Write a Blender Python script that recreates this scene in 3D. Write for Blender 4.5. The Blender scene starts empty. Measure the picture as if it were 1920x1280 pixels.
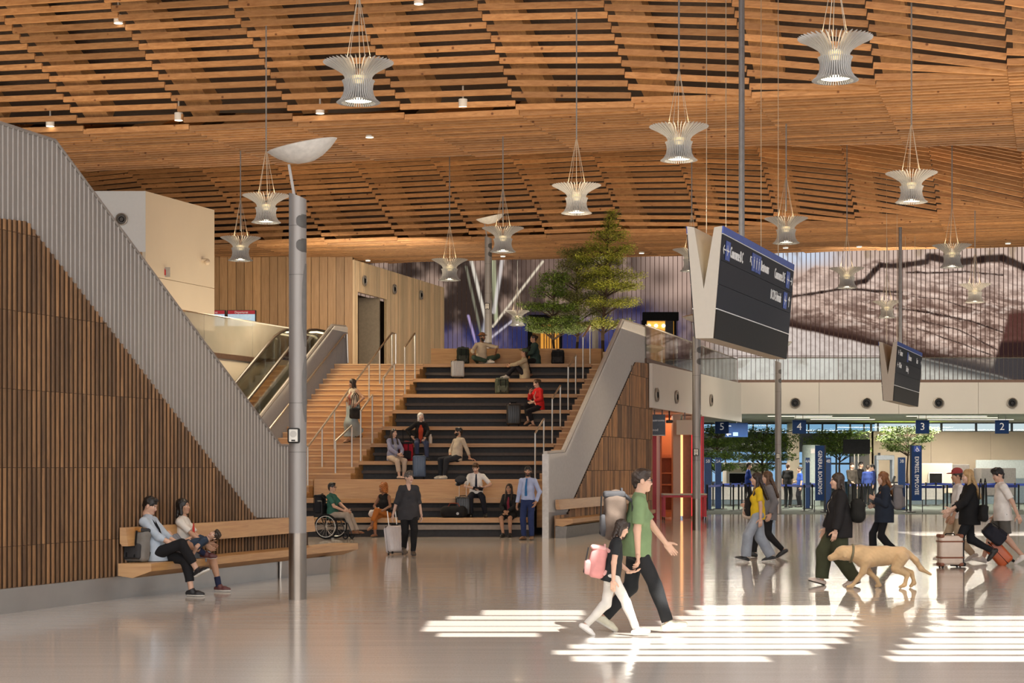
import bpy, bmesh, math, random
import numpy as np
from mathutils import Vector, Matrix, Euler, Quaternion

PI = math.pi
random.seed(7)
RNG = np.random.RandomState(7)
SC = bpy.context.scene
COL = SC.collection

# ---------------------------------------------------------------- the place's measure
FOC = 3375.0          # focal length in pixels of the 1920 wide frame
EYE = 1.75            # eye height, metres
HORIZ = 876.0         # row of the horizon
K = 0.285             # the hall's long axis runs (K, 1) in plan

def P(px, py, d):
    """point seen at pixel (px, py), d metres in front of the viewer"""
    return Vector(((px - 960.0) * d / FOC, d, EYE + (HORIZ - py) * d / FOC))

def floor_at(px, py):
    d = EYE * FOC / (py - HORIZ)
    return Vector(((px - 960.0) * d / FOC, d, 0.0))

def plane_d(px, X0, d0, k=K):
    return (X0 - k * d0) / ((px - 960.0) / FOC - k)

# ---------------------------------------------------------------- materials
def _nt(name):
    m = bpy.data.materials.new(name)
    m.use_nodes = True
    nt = m.node_tree
    b = nt.nodes['Principled BSDF']
    return m, nt, b

def N(nt, t, **kw):
    n = nt.nodes.new(t)
    for k, v in kw.items():
        if k in n.inputs:
            n.inputs[k].default_value = v
        else:
            setattr(n, k, v)
    return n

def rgba(c):
    return (c[0], c[1], c[2], 1.0)

def srgb(r, g, b):
    def f(v):
        v /= 255.0
        return v / 12.92 if v <= 0.04045 else ((v + 0.055) / 1.055) ** 2.4
    return (f(r), f(g), f(b))

MATS = {}
def mat(name, col, rough=0.6, metal=0.0, var=0.12, scale=12.0, bump=0.0, bscale=60.0, emit=None, estr=0.0, spec=0.5, alpha=None, island=0.0, stretch=(1, 1, 1), sheen=0.0):
    """a procedural material: noise varies the colour, optional noise bump, optional per piece variation"""
    if name in MATS:
        return MATS[name]
    m, nt, b = _nt(name)
    L = nt.links
    tc = N(nt, 'ShaderNodeTexCoord')
    mp = N(nt, 'ShaderNodeMapping')
    mp.inputs['Scale'].default_value = stretch
    L.new(tc.outputs['Object'], mp.inputs['Vector'])
    nz = N(nt, 'ShaderNodeTexNoise', Scale=scale, Detail=3.0)
    L.new(mp.outputs['Vector'], nz.inputs['Vector'])
    fac = nz.outputs['Fac']
    if island > 0:
        ge = N(nt, 'ShaderNodeNewGeometry')
        mx = N(nt, 'ShaderNodeMix', data_type='FLOAT')
        mx.inputs[0].default_value = island
        L.new(fac, mx.inputs[2]); L.new(ge.outputs['Random Per Island'], mx.inputs[3])
        fac = mx.outputs[0]
    rp = N(nt, 'ShaderNodeValToRGB')
    lo = [max(0, c * (1 - var)) for c in col]; hi = [min(1, c * (1 + var)) for c in col]
    rp.color_ramp.elements[0].position = 0.25; rp.color_ramp.elements[1].position = 0.75
    rp.color_ramp.elements[0].color = rgba(lo); rp.color_ramp.elements[1].color = rgba(hi)
    L.new(fac, rp.inputs['Fac'])
    L.new(rp.outputs['Color'], b.inputs['Base Color'])
    b.inputs['Roughness'].default_value = rough
    b.inputs['Metallic'].default_value = metal
    b.inputs['Specular IOR Level'].default_value = spec
    if sheen:
        b.inputs['Sheen Weight'].default_value = sheen
    if bump > 0:
        n2 = N(nt, 'ShaderNodeTexNoise', Scale=bscale, Detail=2.0)
        L.new(mp.outputs['Vector'], n2.inputs['Vector'])
        bp = N(nt, 'ShaderNodeBump', Strength=bump, Distance=0.01)
        L.new(n2.outputs['Fac'], bp.inputs['Height'])
        L.new(bp.outputs['Normal'], b.inputs['Normal'])
    if emit:
        b.inputs['Emission Color'].default_value = rgba(emit)
        b.inputs['Emission Strength'].default_value = estr
    MATS[name] = m
    return m

def wood(name, col, dark, stretch=(0.6, 9, 9), rough=0.45, island=0.5, knots=0.0, var=0.25):
    """wood: long grain noise, per piece tone, optional knots"""
    if name in MATS:
        return MATS[name]
    m, nt, b = _nt(name)
    L = nt.links
    tc = N(nt, 'ShaderNodeTexCoord')
    mp = N(nt, 'ShaderNodeMapping'); mp.inputs['Scale'].default_value = stretch
    L.new(tc.outputs['Object'], mp.inputs['Vector'])
    ge = N(nt, 'ShaderNodeNewGeometry')
    off = N(nt, 'ShaderNodeVectorMath', operation='ADD')
    sc = N(nt, 'ShaderNodeVectorMath', operation='SCALE')
    cb = N(nt, 'ShaderNodeCombineXYZ')
    L.new(ge.outputs['Random Per Island'], cb.inputs[0]); L.new(ge.outputs['Random Per Island'], cb.inputs[1]); L.new(ge.outputs['Random Per Island'], cb.inputs[2])
    L.new(cb.outputs[0], sc.inputs[0]); sc.inputs['Scale'].default_value = 37.0
    L.new(mp.outputs['Vector'], off.inputs[0]); L.new(sc.outputs[0], off.inputs[1])
    nz = N(nt, 'ShaderNodeTexNoise', Scale=2.2, Detail=5.0, Roughness=0.62, Distortion=0.6)
    L.new(off.outputs[0], nz.inputs['Vector'])
    rp = N(nt, 'ShaderNodeValToRGB')
    rp.color_ramp.elements[0].position = 0.32; rp.color_ramp.elements[1].position = 0.68
    rp.color_ramp.elements[0].color = rgba(dark); rp.color_ramp.elements[1].color = rgba(col)
    L.new(nz.outputs['Fac'], rp.inputs['Fac'])
    mr = N(nt, 'ShaderNodeMapRange'); mr.inputs['To Min'].default_value = 1 - var * island * 2; mr.inputs['To Max'].default_value = 1 + var * island * 2
    L.new(ge.outputs['Random Per Island'], mr.inputs['Value'])
    mu = N(nt, 'ShaderNodeVectorMath', operation='SCALE')
    L.new(rp.outputs['Color'], mu.inputs[0]); L.new(mr.outputs[0], mu.inputs['Scale'])
    out = mu.outputs[0]
    if knots > 0:
        vo = N(nt, 'ShaderNodeTexVoronoi', Scale=knots)
        m2 = N(nt, 'ShaderNodeMapping'); m2.inputs['Scale'].default_value = (1, 1, 1)
        L.new(tc.outputs['Object'], m2.inputs['Vector']); L.new(m2.outputs['Vector'], vo.inputs['Vector'])
        kr = N(nt, 'ShaderNodeValToRGB')
        kr.color_ramp.elements[0].position = 0.06; kr.color_ramp.elements[1].position = 0.13
        kr.color_ramp.elements[0].color = (0.35, 0.25, 0.2, 1); kr.color_ramp.elements[1].color = (1, 1, 1, 1)
        L.new(vo.outputs['Distance'], kr.inputs['Fac'])
        mm = N(nt, 'ShaderNodeVectorMath', operation='MULTIPLY')
        L.new(out, mm.inputs[0]); L.new(kr.outputs['Color'], mm.inputs[1]); out = mm.outputs[0]
    L.new(out, b.inputs['Base Color'])
    b.inputs['Roughness'].default_value = rough
    MATS[name] = m
    return m

def glass_mat(name, tint=(0.9, 0.95, 0.93), opacity=0.12, rough=0.03, fres=0.55):
    """thin pane: mostly clear, part glossy"""
    if name in MATS:
        return MATS[name]
    m, nt, b = _nt(name)
    L = nt.links
    tr = N(nt, 'ShaderNodeBsdfTransparent'); tr.inputs['Color'].default_value = rgba(tint)
    gl = N(nt, 'ShaderNodeBsdfGlossy', Roughness=rough)
    lw = N(nt, 'ShaderNodeLayerWeight', Blend=0.35)
    nz = N(nt, 'ShaderNodeTexNoise', Scale=0.7)
    ad = N(nt, 'ShaderNodeMath', operation='MULTIPLY_ADD')
    L.new(lw.outputs['Fresnel'], ad.inputs[0]); ad.inputs[1].default_value = fres; ad.inputs[2].default_value = opacity
    mx = N(nt, 'ShaderNodeMixShader')
    L.new(ad.outputs[0], mx.inputs[0]); L.new(tr.outputs[0], mx.inputs[1]); L.new(gl.outputs[0], mx.inputs[2])
    L.new(mx.outputs[0], nt.nodes['Material Output'].inputs['Surface'])
    MATS[name] = m
    return m

def emission(name, col, strength):
    if name in MATS:
        return MATS[name]
    m, nt, b = _nt(name)
    e = N(nt, 'ShaderNodeEmission', Strength=strength); e.inputs['Color'].default_value = rgba(col)
    nt.links.new(e.outputs[0], nt.nodes['Material Output'].inputs['Surface'])
    MATS[name] = m
    return m

# ---------------------------------------------------------------- mesh builder
class MB:
    def __init__(s):
        s.v = []; s.f = []; s.mi = []
    def add(s, vs, fs, mi=0):
        b = len(s.v)
        s.v.extend([tuple(v) for v in vs])
        s.f.extend([tuple(b + i for i in f) for f in fs])
        s.mi.extend([mi] * len(fs))
        return s
    def box(s, c, size, rz=0.0, mi=0, M=None):
        x, y, z = size[0] / 2, size[1] / 2, size[2] / 2
        vs = [Vector((sx * x, sy * y, sz * z)) for sz in (-1, 1) for sy in (-1, 1) for sx in (-1, 1)]
        if M is None:
            M = Matrix.Translation(Vector(c)) @ Matrix.Rotation(rz, 4, 'Z')
        else:
            M = Matrix.Translation(Vector(c)) @ M.to_4x4()
        vs = [M @ v for v in vs]
        return s.add(vs, [(0, 2, 3, 1), (4, 5, 7, 6), (0, 1, 5, 4), (2, 6, 7, 3), (0, 4, 6, 2), (1, 3, 7, 5)], mi)
    def hexa(s, q0, q1, mi=0):
        """solid between two matching polygons (bottom q0, top q1)"""
        n = len(q0)
        fs = [tuple(reversed(range(n))), tuple(range(n, 2 * n))]
        for i in range(n):
            j = (i + 1) % n
            fs.append((i, j, n + j, n + i))
        return s.add(list(q0) + list(q1), fs, mi)
    def bar(s, a, b, w, h, up=(0, 0, 1), mi=0):
        """rectangular bar a->b, w across, h along up"""
        a = Vector(a); b = Vector(b); ax = (b - a).normalized(); up = Vector(up)
        side = ax.cross(up)
        if side.length < 1e-5:
            side = ax.cross(Vector((1, 0, 0)))
        side.normalize(); u = side.cross(ax).normalized()
        q = lambda c: [c - side * w / 2 - u * h / 2, c + side * w / 2 - u * h / 2, c + side * w / 2 + u * h / 2, c - side * w / 2 + u * h / 2]
        return s.hexa(q(a), q(b), mi)
    def tube(s, pts, r, n=8, mi=0, closed=False, cap=True):
        pts = [Vector(p) for p in pts]
        m = len(pts)
        rs = r if isinstance(r, (list, tuple)) else [r] * m
        vs = []; prev = None
        for i, p in enumerate(pts):
            if closed:
                t = (pts[(i + 1) % m] - pts[i - 1])
            else:
                t = (pts[min(i + 1, m - 1)] - pts[max(i - 1, 0)])
            t = t.normalized() if t.length > 1e-9 else Vector((0, 0, 1))
            if prev is None:
                a = t.cross(Vector((0, 0, 1)))
                if a.length < 1e-3:
                    a = t.cross(Vector((1, 0, 0)))
                a.normalize()
            else:
                a = prev - t * prev.dot(t)
                a = a.normalized() if a.length > 1e-6 else t.orthogonal().normalized()
            prev = a; bvec = t.cross(a)
            for k in range(n):
                th = 2 * PI * k / n
                vs.append(p + (a * math.cos(th) + bvec * math.sin(th)) * rs[i])
        fs = []
        for i in range(m if closed else m - 1):
            j = (i + 1) % m
            for k in range(n):
                l = (k + 1) % n
                fs.append((i * n + k, i * n + l, j * n + l, j * n + k))
        if cap and not closed:
            fs.append(tuple(reversed(range(n)))); fs.append(tuple((m - 1) * n + k for k in range(n)))
        return s.add(vs, fs, mi)
    def lathe(s, prof, n=24, c=(0, 0, 0), mi=0, sx=1.0, sy=1.0, cap=True):
        c = Vector(c); vs = []
        for r, z in prof:
            for k in range(n):
                th = 2 * PI * k / n
                vs.append(c + Vector((r * sx * math.cos(th), r * sy * math.sin(th), z)))
        fs = []
        m = len(prof)
        for i in range(m - 1):
            for k in range(n):
                l = (k + 1) % n
                fs.append((i * n + k, i * n + l, (i + 1) * n + l, (i + 1) * n + k))
        if cap:
            fs.append(tuple(reversed(range(n)))); fs.append(tuple((m - 1) * n + k for k in range(n)))
        return s.add(vs, fs, mi)
    def rbox(s, c, size, r=0.02, seg=3, rz=0.0, M=None, mi=0):
        """rounded box"""
        bm = bmesh.new()
        bmesh.ops.create_cube(bm, size=1.0)
        for v in bm.verts:
            v.co = Vector((v.co.x * size[0], v.co.y * size[1], v.co.z * size[2]))
        r = min(r, min(size) * 0.49)
        bmesh.ops.bevel(bm, geom=list(bm.edges), offset=r, segments=seg, profile=0.5, affect='EDGES')
        T = Matrix.Translation(Vector(c)) @ (M.to_4x4() if M is not None else Matrix.Rotation(rz, 4, 'Z'))
        bm.verts.index_update()
        vs = [T @ v.co for v in bm.verts]; fs = [tuple(v.index for v in f.verts) for f in bm.faces]
        bm.free()
        return s.add(vs, fs, mi)
    def sphere(s, c, r, n=12, mi=0, sc=(1, 1, 1)):
        c = Vector(c); vs = []; m = max(4, n // 2)
        for i in range(m + 1):
            ph = PI * i / m
            for k in range(n):
                th = 2 * PI * k / n
                vs.append(c + Vector((r * sc[0] * math.sin(ph) * math.cos(th), r * sc[1] * math.sin(ph) * math.sin(th), -r * sc[2] * math.cos(ph))))
        fs = []
        for i in range(m):
            for k in range(n):
                l = (k + 1) % n
                fs.append((i * n + k, i * n + l, (i + 1) * n + l, (i + 1) * n + k))
        return s.add(vs, fs, mi)
    def torus(s, c, R, r, axis='X', n=28, m=8, mi=0, arc=None):
        c = Vector(c)
        pts = []
        for i in range(n):
            th = 2 * PI * i / n
            a, b = R * math.cos(th), R * math.sin(th)
            pts.append(c + (Vector((0, a, b)) if axis == 'X' else Vector((a, 0, b)) if axis == 'Y' else Vector((a, b, 0))))
        return s.tube(pts, r, m, mi, closed=True)
    def xform(s, M):
        s.v = [tuple(M @ Vector(v)) for v in s.v]; return s
    def build(s, name, mats, parent=None, smooth=False, recalc=True):
        me = bpy.data.meshes.new(name)
        me.from_pydata(s.v, [], s.f)
        if not isinstance(mats, (list, tuple)):
            mats = [mats]
        for m in mats:
            me.materials.append(m)
        if len(mats) > 1:
            me.polygons.foreach_set('material_index', s.mi)
        if recalc:
            bm = bmesh.new(); bm.from_mesh(me)
            bmesh.ops.recalc_face_normals(bm, faces=bm.faces)
            bm.to_mesh(me); bm.free()
        if smooth:
            me.polygons.foreach_set('use_smooth', [True] * len(me.polygons))
            if smooth != 'all':
                try:
                    me.set_sharp_from_angle(angle=math.radians(40))
                except Exception:
                    pass
        me.update()
        o = bpy.data.objects.new(name, me)
        COL.objects.link(o)
        if parent is not None:
            o.parent = parent
        return o

def tag(o, label=None, cat=None, group=None, kind=None):
    if label: o['label'] = label
    if cat: o['category'] = cat
    if group: o['group'] = group
    if kind: o['kind'] = kind
    return o

def thing(name, label, cat, loc=(0, 0, 0), rz=0.0, group=None):
    o = bpy.data.objects.new(name, None)
    COL.objects.link(o)
    o.empty_display_size = 0.1
    o.location = loc; o.rotation_euler = (0, 0, rz)
    return tag(o, label, cat, group)

def structure(o):
    o['kind'] = 'structure'
    return o

CHILDREN = {}
def copy_thing(o, loc, rz=None, label=None, group=None):
    c = o.copy(); COL.objects.link(c); c.location = loc
    if rz is not None: c.rotation_euler = (0, 0, rz)
    if label: c['label'] = label
    if group: c['group'] = group
    def rec(src, dst):
        for ch in list(src.children):
            d = ch.copy(); COL.objects.link(d); d.parent = dst
            rec(ch, d)
    rec(o, c)
    return c

def text_mesh(txt, size, M, mi=0, mb=None, align='CENTER', depth=0.004, xs=1.0):
    """lettering as thin solid letters; M maps the text plane (x right, y up) into place"""
    cu = bpy.data.curves.new('lettering', 'FONT')
    cu.body = txt; cu.size = size; cu.align_x = align; cu.align_y = 'CENTER'; cu.extrude = depth
    cu.resolution_u = 2
    o = bpy.data.objects.new('lettering', cu); COL.objects.link(o)
    dg = bpy.context.evaluated_depsgraph_get()
    me = bpy.data.meshes.new_from_object(o.evaluated_get(dg))
    mb = mb or MB()
    S = Matrix.Diagonal((xs, 1, 1, 1))
    mb.add([M @ (S @ v.co) for v in me.vertices], [tuple(p.vertices) for p in me.polygons], mi)
    bpy.data.objects.remove(o); bpy.data.curves.remove(cu); bpy.data.meshes.remove(me)
    return mb

def frame(o, x, y):
    """4x4 with text plane axes x, y at o"""
    x = Vector(x).normalized(); y = Vector(y); z = x.cross(y).normalized(); y = z.cross(x)
    return Matrix(((x.x, y.x, z.x, o[0]), (x.y, y.y, z.y, o[1]), (x.z, y.z, z.z, o[2]), (0, 0, 0, 1)))

# ---------------------------------------------------------------- implicit surfaces for bodies, clothes and soft bags
def _n(v):
    return np.asarray((v[0], v[1], v[2]), dtype=np.float32)

class Blob:
    """smooth union of tapered capsules and ellipsoids, meshed on a grid"""
    def __init__(s, k=0.02):
        s.p = []; s.cut = []; s.planes = []; s.k = k; s.noise = 0.0; s.nf = 30.0
    def cap(s, a, b, ra, rb=None, k=None, side=None, va=None, vb=None, fa=False, fb=False):
        """capsule a->b radius ra->rb; with side given the section is an ellipse: ra/rb along side, va/vb across; fa/fb: flat ends"""
        rb = ra if rb is None else rb
        s.p.append(('c', _n(a), _n(b), ra, rb, k, None if side is None else _n(side), va, vb if vb is not None else va, fa, fb)); return s
    def ell(s, c, r, R=None, k=None):
        s.p.append(('e', _n(c), np.asarray(r, np.float32), None if R is None else np.asarray(R, np.float32), k)); return s
    def rb(s, c, half, rad, R=None, k=None):
        s.p.append(('b', _n(c), np.asarray(half, np.float32), None if R is None else np.asarray(R, np.float32), rad, k)); return s
    def minus(s, c, r, R=None):
        s.cut.append((_n(c), np.asarray(r, np.float32), None if R is None else np.asarray(R, np.float32))); return s
    def plane(s, pt, n):
        """keep the side n points away from"""
        s.planes.append((_n(pt), _n(Vector(n).normalized()))); return s
    def _bounds(s, q):
        if q[0] == 'c':
            r = max(q[3], q[4], q[7] or 0, q[8] or 0)
            return np.minimum(q[1], q[2]) - r, np.maximum(q[1], q[2]) + r
        if q[0] == 'e':
            r = float(np.max(q[2])); return q[1] - r, q[1] + r
        r = float(np.linalg.norm(q[2])) + q[4] * 0
        return q[1] - r, q[1] + r
    def _sdf(s, q, X):
        if q[0] == 'c':
            a, b, ra, rb = q[1], q[2], q[3], q[4]
            ab = b - a; L2 = float(ab @ ab) + 1e-12
            pa = X - a
            t = np.clip((pa @ ab) / L2, 0, 1)
            dv = pa - t[..., None] * ab
            if q[6] is None:
                d = np.sqrt((dv * dv).sum(-1)) - (ra + (rb - ra) * t)
            else:
                w = ab / math.sqrt(L2)
                u = q[6] - w * float(q[6] @ w); u = u / (np.linalg.norm(u) + 1e-9)
                v = np.cross(w, u)
                ru = ra + (rb - ra) * t; rv = q[7] + (q[8] - q[7]) * t
                m = np.minimum(ru, rv)
                du = (dv @ u) / ru; dvv = (dv @ v) / rv; dw = (dv @ w) / m
                kk = np.sqrt(du * du + dvv * dvv + dw * dw) + 1e-6
                g = np.sqrt((du / ru) ** 2 + (dvv / rv) ** 2 + (dw / m) ** 2) + 1e-6
                d = kk * (kk - 1) / g
                d = np.where(kk < 0.05, -m, d)
            if q[9] or q[10]:
                w = ab / math.sqrt(L2)
                if q[10]: d = np.maximum(d, (X - b) @ w)
                if q[9]: d = np.maximum(d, (a - X) @ w)
            return d
        if q[0] == 'e':
            pl = X - q[1]
            if q[3] is not None: pl = pl @ q[3]
            k0 = np.sqrt(((pl / q[2]) ** 2).sum(-1)) + 1e-6
            k1 = np.sqrt(((pl / (q[2] ** 2)) ** 2).sum(-1)) + 1e-6
            return np.where(k0 < 0.05, -float(q[2].min()), k0 * (k0 - 1) / k1)
        pl = X - q[1]
        if q[3] is not None: pl = pl @ q[3]
        qq = np.abs(pl) - (q[2] - q[4])
        return np.sqrt((np.maximum(qq, 0) ** 2).sum(-1)) + np.minimum(qq.max(-1), 0) - q[4]
    def mesh(s, h):
        B = [s._bounds(q) for q in s.p]
        pad = 3 * h + s.k * 0.6 + s.noise
        lo = np.min([b[0] for b in B], 0) - pad; hi = np.max([b[1] for b in B], 0) + pad
        n = np.ceil((hi - lo) / h).astype(int) + 1
        S = np.full(tuple(n), 1.0, np.float32)
        ax = [lo[i] + h * np.arange(n[i]) for i in range(3)]
        for q, (bl, bh) in zip(s.p, B):
            kk = s.k if q[{'c': 5, 'e': 4, 'b': 5}[q[0]]] is None else q[{'c': 5, 'e': 4, 'b': 5}[q[0]]]
            m = kk + 2 * h + s.noise
            i0 = np.maximum(np.floor((bl - m - lo) / h).astype(int), 0); i1 = np.minimum(np.ceil((bh + m - lo) / h).astype(int) + 1, n)
            sl = tuple(slice(i0[i], i1[i]) for i in range(3))
            X = np.stack(np.meshgrid(ax[0][sl[0]], ax[1][sl[1]], ax[2][sl[2]], indexing='ij'), -1).astype(np.float32)
            d = s._sdf(q, X); o = S[sl]
            if kk > 1e-4:
                hh = np.maximum(kk - np.abs(d - o), 0) / kk
                S[sl] = np.minimum(d, o) - hh * hh * kk * 0.25
            else:
                S[sl] = np.minimum(d, o)
        if s.noise > 0 or s.cut or s.planes:
            X = np.stack(np.meshgrid(*ax, indexing='ij'), -1).astype(np.float32)
            if s.noise > 0:
                f = s.nf
                S += s.noise * (np.sin(X[..., 2] * f + 2.1 * np.sin(X[..., 0] * f * 0.55 + 1.3) + 1.4 * np.sin(X[..., 1] * f * 0.6)) * 0.6 +
                                0.4 * np.sin(X[..., 0] * f * 1.3 + X[..., 1] * f * 1.1 + 1.7 * np.sin(X[..., 2] * f * 0.8)))
            for c, r, R in s.cut:
                d = s._sdf(('e', c, r, R, None), X); S = np.maximum(S, -d)
            for pt, nn in s.planes:
                S = np.maximum(S, (X - pt) @ nn)
        return nets(S, lo, h)

def nets(S, lo, h):
    """surface nets"""
    I = S < 0
    c = [I[i:I.shape[0] - 1 + i, j:I.shape[1] - 1 + j, k:I.shape[2] - 1 + k] for i in (0, 1) for j in (0, 1) for k in (0, 1)]
    al = c[0].copy(); an = c[0].copy()
    for q in c[1:]:
        al &= q; an |= q
    M = an & ~al
    idx = np.full(M.shape, -1, np.int64)
    cells = np.argwhere(M)
    if len(cells) == 0:
        return np.zeros((0, 3)), np.zeros((0, 4), int)
    idx[M] = np.arange(len(cells))
    acc = np.zeros((len(cells), 3)); cnt = np.zeros(len(cells))
    for ax in range(3):
        o1, o2 = [a for a in range(3) if a != ax]
        for i in (0, 1):
            for j in (0, 1):
                p0 = cells.copy(); p0[:, o1] += i; p0[:, o2] += j
                p1 = p0.copy(); p1[:, ax] += 1
                a = S[p0[:, 0], p0[:, 1], p0[:, 2]]; b = S[p1[:, 0], p1[:, 1], p1[:, 2]]
                m = (a < 0) != (b < 0)
                t = a[m] / (a[m] - b[m])
                pt = p0[m].astype(float); pt[:, ax] += t
                acc[m] += pt; cnt[m] += 1
    V = lo + h * (acc / cnt[:, None])
    F = []
    for ax in range(3):
        o1, o2 = (ax + 1) % 3, (ax + 2) % 3
        sl0 = [slice(None)] * 3; sl1 = [slice(None)] * 3
        sl0[ax] = slice(0, -1); sl1[ax] = slice(1, None)
        A = I[tuple(sl0)]; B = I[tuple(sl1)]
        E = np.argwhere(A != B)
        E = E[(E[:, o1] > 0) & (E[:, o2] > 0) & (E[:, o1] < S.shape[o1] - 1) & (E[:, o2] < S.shape[o2] - 1)]
        q = []
        for (i, j) in ((-1, -1), (0, -1), (0, 0), (-1, 0)):
            e = E.copy(); e[:, o1] += i; e[:, o2] += j
            q.append(idx[e[:, 0], e[:, 1], e[:, 2]])
        Q = np.stack(q, 1)
        ins = A[E[:, 0], E[:, 1], E[:, 2]]
        Q[~ins] = Q[~ins][:, ::-1]
        F.append(Q)
    F = np.concatenate(F)
    return V, F[(F >= 0).all(1)]

def np_object(name, parts, mats, parent=None, mi=None):
    """one mesh object from [(V, F)] arrays; mi: material index per face of each part"""
    V = []; F = []; I = []; b = 0
    for n, (v, f) in enumerate(parts):
        V.append(v); F.append(f + b); b += len(v)
        I.append(np.zeros(len(f), int) if mi is None or mi[n] is None else mi[n])
    V = np.concatenate(V); F = np.concatenate(F); I = np.concatenate(I)
    me = bpy.data.meshes.new(name)
    me.vertices.add(len(V)); me.vertices.foreach_set('co', V.astype(np.float32).ravel())
    me.loops.add(len(F) * 4); me.loops.foreach_set('vertex_index', F.ravel().astype(np.int32))
    me.polygons.add(len(F)); me.polygons.foreach_set('loop_start', np.arange(0, len(F) * 4, 4, dtype=np.int32))
    for m in (mats if isinstance(mats, (list, tuple)) else [mats]):
        me.materials.append(m)
    me.polygons.foreach_set('material_index', I.astype(np.int32))
    me.polygons.foreach_set('use_smooth', np.ones(len(F), bool))
    me.update(calc_edges=True); me.validate()
    o = bpy.data.objects.new(name, me); COL.objects.link(o)
    if parent is not None: o.parent = parent
    return o
# ================================================================ THE SETTING
W_CEIL = wood('ceiling fir', (0.58, 0.305, 0.125), (0.40, 0.185, 0.066), stretch=(0.5, 8, 8), rough=0.5, island=0.5, knots=3.2, var=0.3)
W_ARCH = wood('arch fir', (0.40, 0.22, 0.09), (0.25, 0.125, 0.05), stretch=(4, 0.6, 4), rough=0.6, island=0.4)
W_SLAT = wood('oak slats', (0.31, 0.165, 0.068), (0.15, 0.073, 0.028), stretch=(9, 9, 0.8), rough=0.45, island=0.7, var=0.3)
W_BENCH = wood('bench oak', (0.55, 0.32, 0.13), (0.42, 0.22, 0.085), stretch=(0.6, 0.6, 10), rough=0.35, island=0.25)
W_STEP = wood('stair oak', (0.50, 0.275, 0.10), (0.33, 0.165, 0.055), stretch=(0.5, 6, 9), rough=0.4, island=0.45)
W_NOSE = wood('stair nosing', (0.66, 0.42, 0.19), (0.54, 0.32, 0.13), stretch=(0.5, 6, 9), rough=0.35, island=0.3)
W_BOARD = wood('wall boards', (0.50, 0.29, 0.13), (0.37, 0.20, 0.08), stretch=(6, 6, 0.5), rough=0.5, island=0.5)
W_PALE = wood('pale slats', (0.70, 0.52, 0.31), (0.60, 0.42, 0.24), stretch=(6, 6, 0.5), rough=0.5, island=0.4)
DARKWOOD = mat('dark roof void', (0.06, 0.04, 0.03), 0.8, var=0.3)
PANELG = mat('grey mesh panel', (0.27, 0.245, 0.225), 0.6, 0.15, var=0.06, scale=3)
RIBG = mat('pale ribs', (0.40, 0.37, 0.345), 0.5, 0.2, var=0.05)
STEEL = mat('stainless', (0.44, 0.395, 0.35), 0.34, 1.0, var=0.08, scale=2.0, bump=0.03, bscale=3)
STEELR = mat('brushed rail', (0.72, 0.66, 0.58), 0.32, 0.9, var=0.05)
DKGREY = mat('dark grey riser', (0.035, 0.032, 0.032), 0.65, var=0.2)
TREADG = mat('grey tread', (0.13, 0.13, 0.14), 0.6, var=0.15)
WHITEP = mat('white panel', (0.84, 0.80, 0.73), 0.45, var=0.02, scale=1)
CREAM = mat('cream panel', (0.78, 0.68, 0.53), 0.5, var=0.03, scale=1)
CREAM2 = mat('beige wall', (0.62, 0.51, 0.38), 0.55, var=0.04, scale=1)
BLACK = mat('black metal', (0.012, 0.012, 0.013), 0.45, var=0.2)
BLACKM = mat('matt black', (0.015, 0.015, 0.016), 0.8, var=0.2, spec=0.1)
CLEAR = glass_mat('clear glass', opacity=0.02, fres=0.18)
REFLG = glass_mat('reflective glass', tint=(0.85, 0.84, 0.78), opacity=0.22)

# ---------------------------------------------------------------- floor
def floor_material():
    m, nt, b = _nt('polished terrazzo')
    L = nt.links
    tc = N(nt, 'ShaderNodeTexCoord')
    nz = N(nt, 'ShaderNodeTexNoise', Scale=55.0, Detail=4.0, Roughness=0.7)
    L.new(tc.outputs['Object'], nz.inputs['Vector'])
    vo = N(nt, 'ShaderNodeTexVoronoi', Scale=70.0); L.new(tc.outputs['Object'], vo.inputs['Vector'])
    big = N(nt, 'ShaderNodeTexNoise', Scale=0.35, Detail=2.0); L.new(tc.outputs['Object'], big.inputs['Vector'])
    r = N(nt, 'ShaderNodeValToRGB')
    e = r.color_ramp.elements
    e[0].position = 0.3; e[0].color = (0.52, 0.475, 0.43, 1); e[1].position = 0.7; e[1].color = (0.70, 0.66, 0.61, 1)
    L.new(nz.outputs['Fac'], r.inputs['Fac'])
    mx = N(nt, 'ShaderNodeMix', data_type='RGBA', blend_type='MULTIPLY'); mx.inputs[0].default_value = 0.35
    r2 = N(nt, 'ShaderNodeValToRGB'); r2.color_ramp.elements[0].color = (0.72, 0.72, 0.74, 1); r2.color_ramp.elements[1].color = (1, 0.98, 0.95, 1)
    L.new(big.outputs['Fac'], r2.inputs['Fac'])
    L.new(r.outputs['Color'], mx.inputs[6]); L.new(r2.outputs['Color'], mx.inputs[7])
    L.new(mx.outputs[2], b.inputs['Base Color'])
    b.inputs['Roughness'].default_value = 0.10
    b.inputs['Specular IOR Level'].default_value = 0.42
    mp = N(nt, 'ShaderNodeMapping'); mp.inputs['Scale'].default_value = (0.16, 1.5, 1)
    L.new(tc.outputs['Object'], mp.inputs['Vector'])
    wv = N(nt, 'ShaderNodeTexNoise', Scale=1.6, Detail=3.0, Roughness=0.55)
    L.new(mp.outputs['Vector'], wv.inputs['Vector'])
    bp = N(nt, 'ShaderNodeBump', Strength=0.10, Distance=0.045)
    L.new(wv.outputs['Fac'], bp.inputs['Height']); L.new(bp.outputs['Normal'], b.inputs['Normal'])
    return m

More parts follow.
